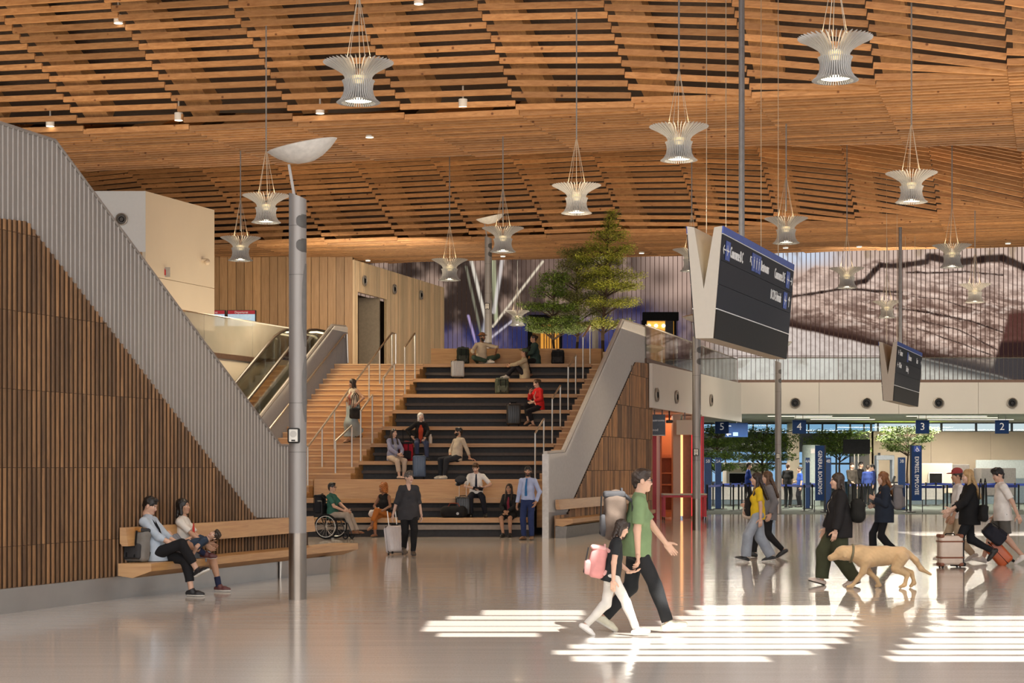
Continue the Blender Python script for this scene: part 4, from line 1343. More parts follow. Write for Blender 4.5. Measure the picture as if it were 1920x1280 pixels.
me.materials.append(m_)
o = bpy.data.objects.new('media_screen', me); COL.objects.link(o)
tag(o, 'huge lit picture screen showing a weathered log, sand and grass blades', 'screen')
fm = MB(); x = xs_[0] + 0.1
while x < 29:
    fm.box((x, MD - 0.45, 9.05), (0.024, 0.08, 8.5)); x += 0.2335
fm.box(((xs_[0] + 29) / 2, MD - 0.3, EYE + (HORIZ - 668) * MD / FOC), (29 - xs_[0], 0.05, 0.03))
tag(fm.build('fin_screen', mat('fin brown', (0.27, 0.15, 0.10), 0.6)), 'screen of thin brown vertical fins hung before the big picture', 'fins')
structure(MB().box((12, MD + 0.3, 9), (70, 0.3, 10)).build('wall_far', DARKWOOD))
# doorways in the screen wall
def lit_door(px0, px1, y0, y1, nm, slats):
    dd = MD - 0.75
    a, b = P(px0, y1, dd), P(px1, y0, dd)
    h = MB().box(((a.x + b.x) / 2, dd + 0.2, (a.z + b.z) / 2), (b.x - a.x, 0.1, b.z - a.z))
    o = structure(h.build(nm, mat('amber corridor', (0.75, 0.40, 0.08), 0.6, emit=(1.0, 0.45, 0.06), estr=0.55)))
    f = MB()
    f.box(((a.x + b.x) / 2, dd - 0.1, b.z + 0.2), (b.x - a.x + 0.4, 0.5, 0.42)); f.box((a.x - 0.12, dd - 0.1, (a.z + b.z) / 2), (0.24, 0.5, b.z - a.z)); f.box((b.x + 0.05, dd - 0.1, (a.z + b.z) / 2), (0.1, 0.5, b.z - a.z))
    f.build('door_frame', BLACKM, o)
    if slats:
        s = MB(); x = a.x + 0.6
        s.box((a.x + 0.2, dd, (a.z + b.z) / 2), (0.45, 0.3, b.z - a.z))
        while x < b.x: s.box((x, dd + 0.1, (a.z + b.z) / 2), (0.05, 0.08, b.z - a.z)); x += 0.13
        s.build('door_slats', mat('amber slats', (0.45, 0.22, 0.05), 0.6), o)
    else:
        MB().box((b.x - 0.25, dd, (a.z + b.z) / 2), (0.4, 0.3, b.z - a.z)).build('door_leaf', DKGREY, o)
        s = MB()
        for fx in (0.1, 0.35, 0.62): s.sphere((a.x + (b.x - a.x) * fx, dd + 0.05, b.z - 0.25), 0.09)
        s.build('door_lamps', DL, o)
lit_door(998, 1050, 606, 668, 'door_3', True)
lit_door(1212, 1264, 601, 690, 'door_4', False)

# ---------------------------------------------------------------- hand rails on the stairs
def rail(label, pts, posts, r=0.021):
    """pts: rail line; posts: (top, foot z)"""
    o0 = Vector((pts[0].x, pts[0].y, posts[0][1]))
    t = thing('hand_rail', label, 'hand rail', o0, 0, 'steel stair hand rails')
    MB().tube([p - o0 for p in pts], r * 1.25, 8).build('rail', STEELR, t, smooth=True)
    for p, zf in posts:
        MB().tube([Vector((p.x, p.y, zf)) - o0, p - o0], r, 8).build('post', STEELR, t, smooth=True)
    return t
dk = lambda k: D1 + TIER * (k - 1)
def side_rail(label, k, XS, off, top0, top1, z0, z1):
    a = Vector((XS(dk(k)) + off, dk(k) + 0.02, z0 + top0)); b = Vector((XS(dk(k + 1)) + off, dk(k + 1) + 0.02, z1 + top1))
    rail(label, [a, b], [(a, z0), (b, z1)])
for k, lb in ((8, 'uppermost'), (6, 'second from the top'), (4, 'third from the top')):
    side_rail('%s short steel rail along the left ends of the tiers' % lb, k, XSL, 0.05, 1.33, 1.31, 0.48 * k, 0.48 * (k + 1))
a = Vector((XSL(dk(3)) - 0.33, dk(3) + 0.35, 1.44 + 1.0)); b = Vector((XSL(dk(4)) - 0.18, dk(4) - 0.05, 1.44 + 1.42))
rail('lowest short steel rail along the left ends of the tiers, before the staircase', [a, b], [(a, 1.44), (b, 1.44)])
for k, lb in ((9, 'uppermost'), (7, 'second from the top'), (5, 'third from the top'), (3, 'lowest')):
    side_rail('%s short steel rail along the right ends of the tiers' % lb, k, XSR, -0.06, 1.2, 1.12, 0.48 * k, 0.48 * (k + 1))
# long rail in the middle of the wide stair
def stz(d): return RISE * (math.floor((d - D1) / RUN) + 3)
pl = []
for px, py in ((577, 838), (604, 801), (627, 769.5), (650, 737), (692, 681.5), (712, 653), (735, 624)):
    d = 25.92 / (0.565 - (HORIZ - py) / FOC)
    pl.append(P(px, py, d))
t_ = rail('long steel rail running up the middle of the wide staircase', pl + [pl[-1] + Vector((0.09, 0.3, 0)), pl[-1] + Vector((0.09, 0.3, -0.9))], [(p, min(stz(p.y), 4.8)) for p in pl])
# rail on the inner balustrade
pl = [iw(x, y, 0.12) for x, y in ((470, 838), (495, 806), (638, 627), (643, 625), (645, 680))]
rail('steel wall rail fixed along the grey inner balustrade', pl, [(pl[1], pl[1].z - 0.1), (pl[2], pl[2].z - 0.1)])
# ================================================================ PEOPLE
def ik(a, t, l1, l2, pole):
    a = Vector(a); t = Vector(t); d = t - a; L = d.length
    mx = (l1 + l2) * 0.998
    if L > mx: t = a + d * (mx / L); d = t - a; L = mx
    mn = abs(l1 - l2) * 1.05 + 0.02
    if L < mn: t = a + d * (mn / max(L, 1e-6)); d = t - a; L = mn
    x = (l1 * l1 - l2 * l2 + L * L) / (2 * L)
    h = math.sqrt(max(0, l1 * l1 - x * x))
    u = d / L; p = Vector(pole); p = p - u * p.dot(u)
    p = p.normalized() if p.length > 1e-4 else u.orthogonal().normalized()
    return a + u * x + p * h, t

def rotm(yaw, pitch, roll, turn=0):
    """columns right, forward, up; yaw to the left +, pitch looks down +"""
    return Matrix.Rotation(math.radians(yaw), 3, 'Z') @ Matrix.Rotation(math.radians(-pitch), 3, 'X') @ Matrix.Rotation(math.radians(roll), 3, 'Y') @ Matrix.Rotation(math.radians(turn), 3, 'Z')

CLOTH = {}
def cloth(name, col, rough=0.85, var=0.12):
    return mat('cloth ' + name, col, rough, var=var, scale=9, bump=0.15, bscale=120, spec=0.25)
SKIN = {
    'light': (0.60, 0.37, 0.265), 'fair': (0.66, 0.43, 0.32), 'tan': (0.48, 0.27, 0.17), 'brown': (0.26, 0.125, 0.07), 'deep': (0.13, 0.06, 0.035)}
HAIRC = {'black': (0.012, 0.010, 0.009), 'dark': (0.03, 0.018, 0.012), 'brown': (0.085, 0.045, 0.022), 'auburn': (0.22, 0.09, 0.03), 'blond': (0.42, 0.27, 0.12), 'grey': (0.22, 0.19, 0.165), 'white': (0.72, 0.70, 0.66), 'orange': (0.36, 0.12, 0.025), 'grizzled': (0.10, 0.085, 0.075)}
def skin_mat(k): return mat('skin ' + k, SKIN[k], 0.5, var=0.06, scale=20)
def hair_mat(k): return mat('hair ' + k, HAIRC[k], 0.45, var=0.25, scale=40, stretch=(1, 1, 0.3))
LIPM = mat('lip', (0.42, 0.13, 0.11), 0.45); EYEW = mat('eye white', (0.75, 0.73, 0.70), 0.3); IRIS = mat('iris', (0.025, 0.015, 0.01), 0.3)

def hand_blob(W, d, n, right, curl=0.5, s=1.0, spread=0.0):
    d = Vector(d).normalized(); n = Vector(n); n = (n - d * n.dot(d)).normalized()
    t = d.cross(n) * (1 if right else -1)
    W = Vector(W); b = Blob(k=0.008 * s)
    R = np.array([[t.x, d.x, n.x], [t.y, d.y, n.y], [t.z, d.z, n.z]], np.float32)
    b.rb(W + d * 0.05 * s, (0.039 * s, 0.046 * s, 0.0145 * s), 0.012 * s, R)
    b.cap(W - d * 0.03 * s, W + d * 0.02 * s, 0.026 * s, 0.027 * s)
    for i, (ln, off) in enumerate(((0.072, 0.0285), (0.082, 0.0095), (0.075, -0.0095), (0.058, -0.0275))):
        p = W + d * (0.09 - 0.004 * abs(i - 1)) * s + t * off * s
        dd = (d + t * (1.5 - i) * 0.05 * (1 + spread)).normalized()
        c = curl * (0.85 + 0.13 * i)
        for seg, (fr, bend) in enumerate(((0.45, 0.55), (0.31, 0.95), (0.24, 0.65))):
            a = bend * c
            dd = (dd * math.cos(a) + n * math.sin(a)).normalized()
            # keep n perpendicular in the turn
            q = p + dd * ln * fr * s
            b.cap(p, q, (0.0098 - 0.0008 * seg) * s, (0.0093 - 0.0009 * seg) * s, k=0.003 * s)
            p = q
    p = W + d * 0.022 * s + t * 0.032 * s
    dd = (d * 0.62 + t * 0.68 + n * (0.18 + 0.3 * curl)).normalized()
    q = p + dd * 0.045 * s; b.cap(p, q, 0.0145 * s, 0.0115 * s, k=0.008 * s)
    dd = (dd + d * 0.5 + n * 0.25 * curl - t * 0.25 * curl).normalized()
    q2 = q + dd * 0.034 * s; b.cap(q, q2, 0.0112 * s, 0.0092 * s, k=0.003 * s)
    return b

def person(label, loc, ang, H=1.72, skin='light', hair=('short', 'black'), hip=None, lean=0, side=0, twist=0, head=(0, 0, 0),
           hands=None, feet=None, elbows=None, knees=None, top=None, bottom=None, shoe=None, over=None, beard=None, h=0.012, build=1.0,
           glasses=False, hat=None, tie=None, hcurl=(0.5, 0.5), hdir=None, name='person', group=None, collar=True, female=False, seat=None, extra=None, socks=None):
    s = H / 1.75
    V3 = lambda t: Vector(t)
    hip = V3(hip if hip else (0, 0, 0.92 * s))
    Rt = Matrix.Rotation(math.radians(twist), 3, 'Z') @ Matrix.Rotation(math.radians(-lean), 3, 'X') @ Matrix.Rotation(math.radians(side), 3, 'Y')
    r, f, u = Rt @ Vector((1, 0, 0)), Rt @ Vector((0, 1, 0)), Rt @ Vector((0, 0, 1))
    sw = (0.150 if female else 0.172) * s * (0.6 + 0.4 * build)
    S = hip + u * 0.50 * s
    nb = hip + u * 0.55 * s + f * 0.005 * s
    Rh = rotm(*head)
    hr, hf, hu = (Rh @ Vector(a) for a in ((1, 0, 0), (0, 1, 0), (0, 0, 1)))
    hc = nb + (u * 0.35 + hu * 0.65).normalized() * 0.135 * s + hf * 0.022 * s
    hands = hands or {}
    arms = {}
    for k, sg in (('R', 1), ('L', -1)):
        sh = S + r * sg * sw - u * 0.035 * s
        tgt = Vector(hands.get(k, (sg * 0.25 * s, 0.04 * s, 0.80 * s)))
        pole = Vector((elbows or {}).get(k, (sg * 0.35, -1.0, -0.25)))
        el, wr = ik(sh, tgt, 0.285 * s, 0.255 * s, pole)
        arms[k] = (sh, el, wr)
    legs = {}
    for k, sg in (('R', 1), ('L', -1)):
        hj = hip + (r if seat is None else Vector((1, 0, 0)) if lean > -40 else r) * sg * 0.088 * s
        ft = (feet or {}).get(k, (sg * 0.09 * s, 0.0, 0.085 * s, -sg * 8, 0))
        pole = Vector((knees or {}).get(k, (sg * 0.12, 1.0, 0.15)))
        kn, an = ik(hj, ft[:3], 0.43 * s, 0.42 * s, pole)
        yw, pt = math.radians(ft[3] if len(ft) > 3 else 0), math.radians(ft[4] if len(ft) > 4 else 0)
        ff = Matrix.Rotation(yw, 3, 'Z') @ (Matrix.Rotation(-pt, 3, 'X') @ Vector((0, 1, 0)))
        fu = Matrix.Rotation(yw, 3, 'Z') @ (Matrix.Rotation(-pt, 3, 'X') @ Vector((0, 0, 1)))
        if len(ft) > 5:   # free foot direction
            ff = Vector(ft[5]).normalized(); fu = Vector(ft[6]); fu = (fu - ff * fu.dot(ff)).normalized()
        legs[k] = (hj, kn, an, ff, fu)
    bw = build
    # ---- body
    B = Blob(k=0.035 * s)
    def torso(b, e, hem=0.02, k=None, flat=False, top_=True, bust=0.0, loose=0.0):
        lw = loose
        b.cap(hip - u * hem * s, hip + u * 0.10 * s, (0.148 * bw + e + lw) * s, (0.140 * bw + e + lw) * s, side=r, va=(0.108 * bw + e + lw) * s, vb=(0.104 * bw + e + lw) * s, fa=flat, k=k)
        b.cap(hip + u * 0.10 * s, hip + u * 0.27 * s, (0.128 * bw + e + lw * 0.7) * s, (0.140 * bw + e) * s, side=r, va=(0.098 * bw + e + lw * 0.7) * s, vb=(0.105 * bw + e) * s, k=k)
        b.cap(hip + u * 0.27 * s, hip + u * 0.425 * s, (0.142 * bw + e) * s, (0.122 * bw + e) * s, side=r, va=(0.108 * bw + e) * s, vb=(0.080 * bw + e) * s, k=k)
        if female:
            for sg in (-1, 1): b.ell(hip + u * 0.315 * s + f * 0.075 * s * bw + r * sg * 0.062 * s, ((0.062 + e) * s,) * 3, k=0.04 * s)
        if top_:
            b.cap(S - r * sw * 0.92 - u * 0.033 * s, S + r * sw * 0.92 - u * 0.033 * s, (0.046 + e) * s, (0.046 + e) * s, k=k)
            b.cap(S + r * 0.105 * s - u * 0.025 * s, nb - u * 0.03 * s, (0.042 + e) * s, (0.044 + e) * s, k=0.03 * s); b.cap(S - r * 0.105 * s - u * 0.025 * s, nb - u * 0.03 * s, (0.042 + e) * s, (0.044 + e) * s, k=0.03 * s)
    torso(B, 0.0)
    B.cap(nb - u * 0.07 * s, hc - hu * 0.05 * s - hf * 0.015 * s, 0.055 * s, 0.050 * s)
    for k in 'RL':
        sh, el, wr = arms[k]
        af = 0.9 if female else 1.0
        B.cap(sh, el, 0.050 * s * af * bw, 0.038 * s * af); B.cap(el, wr, 0.040 * s * af, 0.026 * s, k=0.02 * s)
        hj, kn, an, ff, fu = legs[k]
        B.cap(hj, kn, 0.084 * s * bw, 0.055 * s * bw); B.cap(kn, an, 0.053 * s, 0.036 * s, k=0.02 * s)
        B.cap(kn.lerp(an, 0.15) - (ff - (an - kn).normalized() * ff.dot((an - kn).normalized())) * 0.02 * s, kn.lerp(an, 0.5), 0.050 * s, 0.038 * s, k=0.03 * s)
        B.cap(an - ff * 0.02 * s - fu * 0.045 * s, an + ff * 0.13 * s - fu * 0.055 * s, 0.033 * s, 0.026 * s, k=0.02 * s)
    parts = [B.mesh(h)]; mis = [None]
    # ---- head at a finer grid
    Hd = Blob(k=0.022 * s)
    T = lambda x, y, z: hc + hr * x * s + hf * y * s + hu * z * s
    RM = np.array([[hr.x, hf.x, hu.x], [hr.y, hf.y, hu.y], [hr.z, hf.z, hu.z]], np.float32)
    E = lambda c, rr, k=None: Hd.ell(T(*c), tuple(q * s for q in rr), RM, k=None if k is None else k * s)
    E((0, -0.014, 0.035), (0.073, 0.092, 0.084)); E((0, 0.022, -0.035), (0.056, 0.066, 0.072)); E((0, 0.062, -0.086), (0.026, 0.022, 0.020))
    E((0.034, 0.058, -0.018), (0.026, 0.026, 0.028)); E((-0.034, 0.058, -0.018), (0.026, 0.026, 0.028))
    Hd.cap(T(0, 0.082, 0.012), T(0, 0.097, -0.022), 0.0075 * s, 0.0105 * s, k=0.010 * s); Hd.cap(T(-0.009, 0.088, -0.026), T(0.009, 0.088, -0.026), 0.009 * s, k=0.008 * s)
    Hd.cap(T(-0.036, 0.070, 0.031), T(0.036, 0.070, 0.031), 0.012 * s, k=0.012 * s)
    Hd.cap(T(-0.018, 0.078, -0.053), T(0.018, 0.078, -0.053), 0.0095 * s, k=0.008 * s)
    for sg in (-1, 1): E((sg * 0.075, -0.006, -0.004), (0.011, 0.024, 0.031), 0.006)
    Hd.cap(T(0, -0.018, -0.12), T(0, -0.008, -0.04), 0.052 * s, 0.052 * s)
    hh = max(0.0062 * s, h * 0.62)
    for sg in (-1, 1): Hd.minus(T(sg * 0.031, 0.094, 0.012), (0.017 * s, 0.014 * s, 0.010 * s), RM)
    v, fc = Hd.mesh(hh)
    ctr = (v[fc].mean(1) - np.array(hc)) @ RM / s
    x, y, z = ctr.T
    mi = np.zeros(len(fc), int)
    if beard:
        mi[((z < -0.034) & (y > 0.0) & (z > -0.125) & (np.abs(x) > 0.0) & (y + z * 0.25 > -0.02)) | ((np.abs(x) > 0.05) & (z < -0.01) & (y > 0.005) & (z > -0.1))] = 4
    mi[(np.abs(z + 0.054) < 0.0095) & (np.abs(x) < 0.023) & (y > 0.06)] = 1
    ex = np.abs(x) - 0.031
    mi[(np.abs(z - 0.012) < 0.0062) & (np.abs(ex) < 0.0135) & (y > 0.055)] = 2
    mi[(np.abs(z - 0.012) < 0.0068) & (np.abs(ex) < 0.0072) & (y > 0.055)] = 3
    mi[(np.abs(z - 0.031) < 0.0042) & (np.abs(ex) < 0.019) & (y > 0.055)] = 4
    parts.append((v, fc)); mis.append(mi)
    for n_, k in enumerate('RL'):
        sh, el, wr = arms[k]
        d = (wr - el).normalized()
        hd = (hdir or {}).get(k)
        n = Vector((-1 if k == 'R' else 1, 0.0, 0.0))
        if hd: d = Vector(hd[0]); n = Vector(hd[1])
        elif abs(d.dot(n)) > 0.85: n = Vector((0, 0, -1))
        hb = hand_blob(wr, d, n, k == 'R', hcurl[n_], s)
        parts.append(hb.mesh(max(0.0055 * s, h * 0.5))); mis.append(None)
    o = np_object(name, parts, [skin_mat(skin), LIPM, EYEW, IRIS, hair_mat(beard if isinstance(beard, str) else hair[1])], mi=mis)
    o.location = loc; o.rotation_euler = (0, 0, math.radians(ang - 90))
    tag(o, label, 'person', group)
    def part(nm, blob, m, hh_=h):
        v_, f_ = blob.mesh(hh_)
        return np_object(nm, [(v_, f_)], m, o)
    # ---- hair
    st = hair[0]
    if st != 'bald':
        hb = Blob(k=0.02 * s); hb.noise = 0.0035 * s; hb.nf = 120 / s
        HE = lambda c, rr, k=None: hb.ell(T(*c), tuple(q * s for q in rr), RM, k=k)
        HC = lambda a, b_, r0, r1=None: hb.cap(T(*a), T(*b_), r0 * s, (r1 if r1 is not None else r0) * s)
        if st == 'short':
            HE((0, -0.018, 0.046), (0.081, 0.099, 0.090)); HC((0, -0.07, -0.01), (0, -0.06, -0.05), 0.045, 0.035)
            hb.minus(T(0, 0.10, -0.035), (0.085 * s, 0.075 * s, 0.085 * s), RM)
            HE((0, 0.045, 0.105), (0.055, 0.04, 0.025))
            hb.minus(T(0.09, 0.01, -0.025), (0.03 * s, 0.03 * s, 0.045 * s), RM); hb.minus(T(-0.09, 0.01, -0.025), (0.03 * s, 0.03 * s, 0.045 * s), RM)
        elif st in ('long', 'bob', 'pony', 'bun', 'wavy'):
            HE((0, -0.020, 0.046), (0.084, 0.100, 0.091))
            L_ = {'long': 0.36, 'wavy': 0.32, 'bob': 0.14, 'pony': 0.04, 'bun': 0.03}[st]
            if st in ('long', 'bob', 'wavy'):
                for sg in (-1, 1):
                    HC((sg * 0.068, -0.015, 0.03), (sg * 0.078, -0.005, -0.10), 0.030, 0.030)
                    if st != 'bob': HC((sg * 0.078, -0.005, -0.10), (sg * 0.085, 0.075, -0.14 - L_ * 0.45), 0.030, 0.024)
                hb.cap(T(0, -0.055, 0.03), T(0, -0.06, -0.03) - u * (L_ - 0.02) * s - f * (0.15 if st != 'bob' else 0.03) * s, 0.075 * s, 0.072 * s, side=hr, va=0.05 * s, vb=0.036 * s)
                if st == 'wavy': hb.noise = 0.008 * s; hb.nf = 60 / s
            else:
                HC((0, -0.06, 0.0), (0, -0.05, -0.05), 0.055, 0.04)
                if st == 'bun': HE((0, -0.115, 0.055), (0.045, 0.045, 0.045))
                if st == 'pony':
                    HC((0, -0.10, 0.05), (0, -0.15, 0.03), 0.028); HC((0, -0.15, 0.03), (0, -0.15, -0.12), 0.032, 0.016)
            hb.minus(T(0, 0.108, -0.022), (0.066 * s, 0.080 * s, 0.100 * s), RM)
        elif st == 'curly':
            HE((0, -0.02, 0.045), (0.105, 0.11, 0.11)); hb.noise = 0.011 * s; hb.nf = 110 / s
            for i in range(16):
                a = 2 * PI * i / 16
                HE((0.10 * math.cos(a), -0.03 + 0.06 * math.sin(a), 0.05 + 0.085 * math.sin(a * 2 + 1)), (0.045,) * 3)
            HC((0.08, -0.02, 0), (0.085, -0.02, -0.07), 0.04); HC((-0.08, -0.02, 0), (-0.085, -0.02, -0.07), 0.04); HC((0, -0.08, 0), (0, -0.08, -0.08), 0.06)
            hb.minus(T(0, 0.115, -0.03), (0.060 * s, 0.085 * s, 0.085 * s), RM)
        elif st == 'tousled':
            HE((0, -0.015, 0.05), (0.085, 0.10, 0.088)); hb.noise = 0.008 * s; hb.nf = 90 / s
            HC((0, -0.07, -0.01), (0, -0.06, -0.05), 0.045, 0.035); HE((0.02, 0.055, 0.10), (0.06, 0.045, 0.035)); HE((-0.03, 0.02, 0.12), (0.05, 0.06, 0.03))
            hb.minus(T(0, 0.105, -0.04), (0.085 * s, 0.075 * s, 0.085 * s), RM)
        part('hair', hb, hair_mat(hair[1]), max(0.007 * s, h * 0.62))
    # ---- clothes
    def sleeve(b, k, e, r0, r1, frac):
        sh, el, wr = arms[k]
        if frac <= 1.0:
            b.cap(sh - (el - sh).normalized() * 0.0, sh.lerp(el, frac), (0.046 * bw + e) * s * r0, (0.042 * bw + e) * s * r1, fb=True, k=0.03 * s)
        else:
            b.cap(sh, el, (0.045 * bw + e) * s * r0, (0.038 * bw + e) * s * r0, k=0.03 * s)
            b.cap(el, el.lerp(wr, frac - 1.0), (0.038 * bw + e) * s * r0, (0.030 + e) * s * r1, fb=True, k=0.02 * s)
    def garment(nm, col, slv, e=0.012, hem=0.10, loose=0.01, open_=0.0, r1=1.0, noise=0.004, vneck=0.0, m=None, sleeveless=False, flare=0.0):
        b = Blob(k=0.035 * s); b.noise = noise * s; b.nf = 26 / s
        torso(b, e, hem=hem, flat=True, loose=loose + flare * 0.5)
        if slv > 0:
            for k in 'RL': sleeve(b, k, e + 0.002, 0.97, 1.0 * r1, slv)
        # neck opening
        b.minus(nb + u * 0.05 * s + f * 0.015 * s, (0.066 * s, 0.066 * s, 0.060 * s), np.array(Rt, np.float32))
        if vneck: 
            b.minus(nb - u * 0.03 * s + f * 0.11 * s, (0.050 * s, 0.075 * s, vneck * s), np.array(Rt, np.float32))
        if open_:
            b.minus(hip + u * 0.22 * s + f * 0.16 * s, (open_ * s, 0.10 * s, 0.42 * s), np.array(Rt, np.float32))
        if sleeveless:
            for k, sg in (('R', 1), ('L', -1)): b.minus(S + r * sg * (sw + 0.03 * s), (0.045 * s, 0.12 * s, 0.10 * s), np.array(Rt, np.float32))
        if seat is not None: b.plane((0, 0, seat + 0.004), (0, 0, -1))
        return part(nm, b, m or cloth(label + nm, col), h)
    if bottom:
        kind, col = bottom[0], bottom[1]
        b = Blob(k=0.03 * s); b.noise = 0.0035 * s; b.nf = 24 / s
        rr = {'trousers': (0.092, 0.072, 0.060), 'slim': (0.092, 0.069, 0.051), 'wide': (0.108, 0.100, 0.098), 'flare': (0.090, 0.064, 0.085), 'shorts': (0.104, 0.098, 0.095), 'skirt': (0.1, 0.09, 0.08), 'longskirt': (0.1, 0.1, 0.1), 'crop': (0.094, 0.070, 0.062)}[kind]
        b.cap(hip - u * 0.03 * s, hip + u * 0.085 * s, (0.155 * bw) * s, (0.146 * bw) * s, side=r, va=(0.117 * bw) * s, vb=(0.110 * bw) * s, fb=True)
        for k in 'RL':
            hj, kn, an, ff, fu = legs[k]
            if kind == 'shorts':
                b.cap(hj, hj.lerp(kn, 0.82), rr[0] * s * bw, rr[1] * s * bw, fb=True)
            elif kind == 'skirt':
                b.cap(hj, hj.lerp(kn, 0.86), rr[0] * s * bw, rr[1] * s * bw, fb=True, k=0.10 * s)
            elif kind == 'longskirt':
                b.cap(hj, kn, 0.115 * s, 0.125 * s, k=0.12 * s); b.cap(kn, kn.lerp(an, 0.86), 0.125 * s, 0.150 * s, fb=True, k=0.14 * s)
            else:
                b.cap(hj, kn, rr[0] * s * bw, rr[1] * s * bw)
                b.cap(kn, kn.lerp(an, 0.97 if kind != 'crop' else 0.72), rr[1] * s * bw, rr[2] * s, fb=True, k=0.02 * s)
                ax_ = (an - kn).normalized(); b.cap(kn.lerp(an, 0.13) - (ff - ax_ * ff.dot(ax_)) * 0.020 * s, kn.lerp(an, 0.52), 0.060 * s, 0.048 * s, k=0.03 * s)
        part({'shorts': 'shorts', 'skirt': 'skirt', 'longskirt': 'skirt'}.get(kind, 'trousers'), b, cloth(label + 'bottom', col), h)
    if top: garment(**top)
    if over: garment(**over)
    if tie:
        b = Blob(k=0.006 * s)
        a0 = nb - u * 0.035 * s + f * 0.075 * s
        a1 = hip + u * 0.12 * s + f * (0.125 * bw + 0.012) * s
        mid = hip + u * 0.33 * s + f * (0.125 * bw + 0.014) * s
        b.cap(a0, mid, 0.018 * s, 0.028 * s, side=r, va=0.010 * s, vb=0.010 * s); b.cap(mid, a1, 0.028 * s, 0.036 * s, side=r, va=0.010 * s, vb=0.010 * s)
        part('tie', b, cloth(label + 'tie', tie), 0.008)
    if shoe:
        kind, col = shoe[0], shoe[1]
        sole = mat('sole pale', (0.70, 0.68, 0.62), 0.6) if kind == 'sneaker' else mat('sole dark', (0.03, 0.025, 0.02), 0.6)
        for k in 'RL':
            hj, kn, an, ff, fu = legs[k]
            b = Blob(k=0.02 * s)
            hl = an - ff * 0.045 * s - fu * 0.045 * s; bl = an + ff * 0.10 * s - fu * 0.052 * s; to = an + ff * 0.165 * s - fu * 0.058 * s
            b.cap(hl, bl, 0.040 * s, 0.046 * s); b.cap(bl, to, 0.046 * s, 0.034 * s)
            if kind == 'boot': b.cap(an - fu * 0.03 * s, an.lerp(kn, 0.28), 0.046 * s, 0.052 * s, fb=True)
            elif kind != 'flat': b.cap(an - fu * 0.03 * s + ff * 0.02 * s, an + fu * 0.012 * s, 0.048 * s, 0.046 * s, fb=True)
            b.plane(an - fu * 0.083 * s, -fu)
            hsh = min(0.009, h)
            v_, f_ = b.mesh(hsh)
            zz = (v_[f_].mean(1) - np.array(an - fu * 0.083 * s)) @ np.array(fu)
            np_object('shoe', [(v_, f_)], [mat('shoe ' + label + kind, col, 0.5), sole], o, mi=[(zz < 0.022 * s).astype(int)])
            if socks:
                b = Blob(k=0.0); b.cap(an - fu * 0.02 * s, an.lerp(kn, 0.34), 0.045 * s, 0.049 * s, fb=True); part('sock', b, cloth('sock' + label, socks), 0.01)
    if glasses:
        g = MB()
        for sg in (-1, 1):
            c = T(sg * 0.032, 0.096, 0.010); pts = []
            for i in range(14):
                a = 2 * PI * i / 14; pts.append(c + hr * 0.025 * s * math.cos(a) + hu * 0.019 * s * math.sin(a))
            g.tube(pts, 0.0028 * s, 5, closed=True)
            g.tube([T(sg * 0.058, 0.092, 0.014), T(sg * 0.078, 0.0, 0.012)], 0.0025 * s, 5)
        g.tube([T(-0.008, 0.099, 0.014), T(0.008, 0.099, 0.014)], 0.0025 * s, 5)
        g.build('glasses', BLACK, o)
    if hat:
        b = Blob(k=0.01 * s)
        b.ell(T(0, -0.015, 0.085), (0.090 * s, 0.105 * s, 0.075 * s), RM)
        if hat[0] == 'brim': b.ell(T(0, -0.01, 0.068), (0.15 * s, 0.165 * s, 0.013 * s), RM)
        if hat[0] == 'cap': b.ell(T(0, 0.10, 0.062), (0.07 * s, 0.085 * s, 0.012 * s), RM)
        b.plane(T(0, 0, 0.048), -hu)
        part('hat', b, cloth(label + 'hat', hat[1]), max(0.008, h * 0.7))
    o['_arms'] = 0; del o['_arms']
    return o, arms, legs, dict(hip=hip, r=r, f=f, u=u, S=S, nb=nb, hc=hc, s=s)

def at_local(o, p):
    """local point of a person in the world"""
    return Matrix.Translation(o.location) @ Matrix.Rotation(o.rotation_euler[2], 4, 'Z') @ Vector(p)

def walk(H, step=0.34, lead='R', lift=38, toe=-14):
    s = H / 1.75
    sg = 1 if lead == 'R' else -1
    o = 'L' if lead == 'R' else 'R'
    return dict(hip=(0, 0, 0.895 * s), feet={lead: (sg * 0.07 * s, step * s, 0.092 * s, 0, toe), o: (-sg * 0.07 * s, -step * s, 0.155 * s, 0, lift)},
                knees={'R': (0.05, 1, 0), 'L': (-0.05, 1, 0)})

def GX(px, d): return (px - 960.0) * d / FOC
C = dict
PPL = {}
# ---- left bench
dm = 24.5
PPL['bench_man'] = person('young man in light blue shirt on the left bench, legs crossed, looking at a phone', (GX(292, dm), dm, 0), -10, 1.74, 'light', ('short', 'black'),
    hip=(0, 0.0, 0.565), lean=-13, head=(0, 20, 0), seat=0.475, hands={'R': (0.05, 0.30, 0.70), 'L': (-0.08, 0.31, 0.70)}, elbows={'R': (0.4, -0.6, -0.6), 'L': (-0.4, -0.6, -0.6)},
    feet={'L': (-0.02, 0.50, 0.087, -4, 0), 'R': (-0.02, 0.585, 0.355, 0, 0, (0.25, 0.85, 0.42), (-0.2, -0.4, 0.9))}, knees={'R': (0.1, 0.5, 1), 'L': (0, 0.6, 1)},
    top=C(nm='shirt', col=(0.42, 0.49, 0.57), slv=1.35, hem=0.12, loose=0.032, e=0.016), bottom=('crop', (0.012, 0.012, 0.014)), shoe=('sneaker', (0.012, 0.012, 0.014)), h=0.008, hcurl=(0.75, 0.75),
    hdir={'R': ((-0.25, 1, 0.05), (-0.5, 0, 0.8)), 'L': ((0.25, 1, 0.05), (0.5, 0, 0.8))})
dw = 25.35
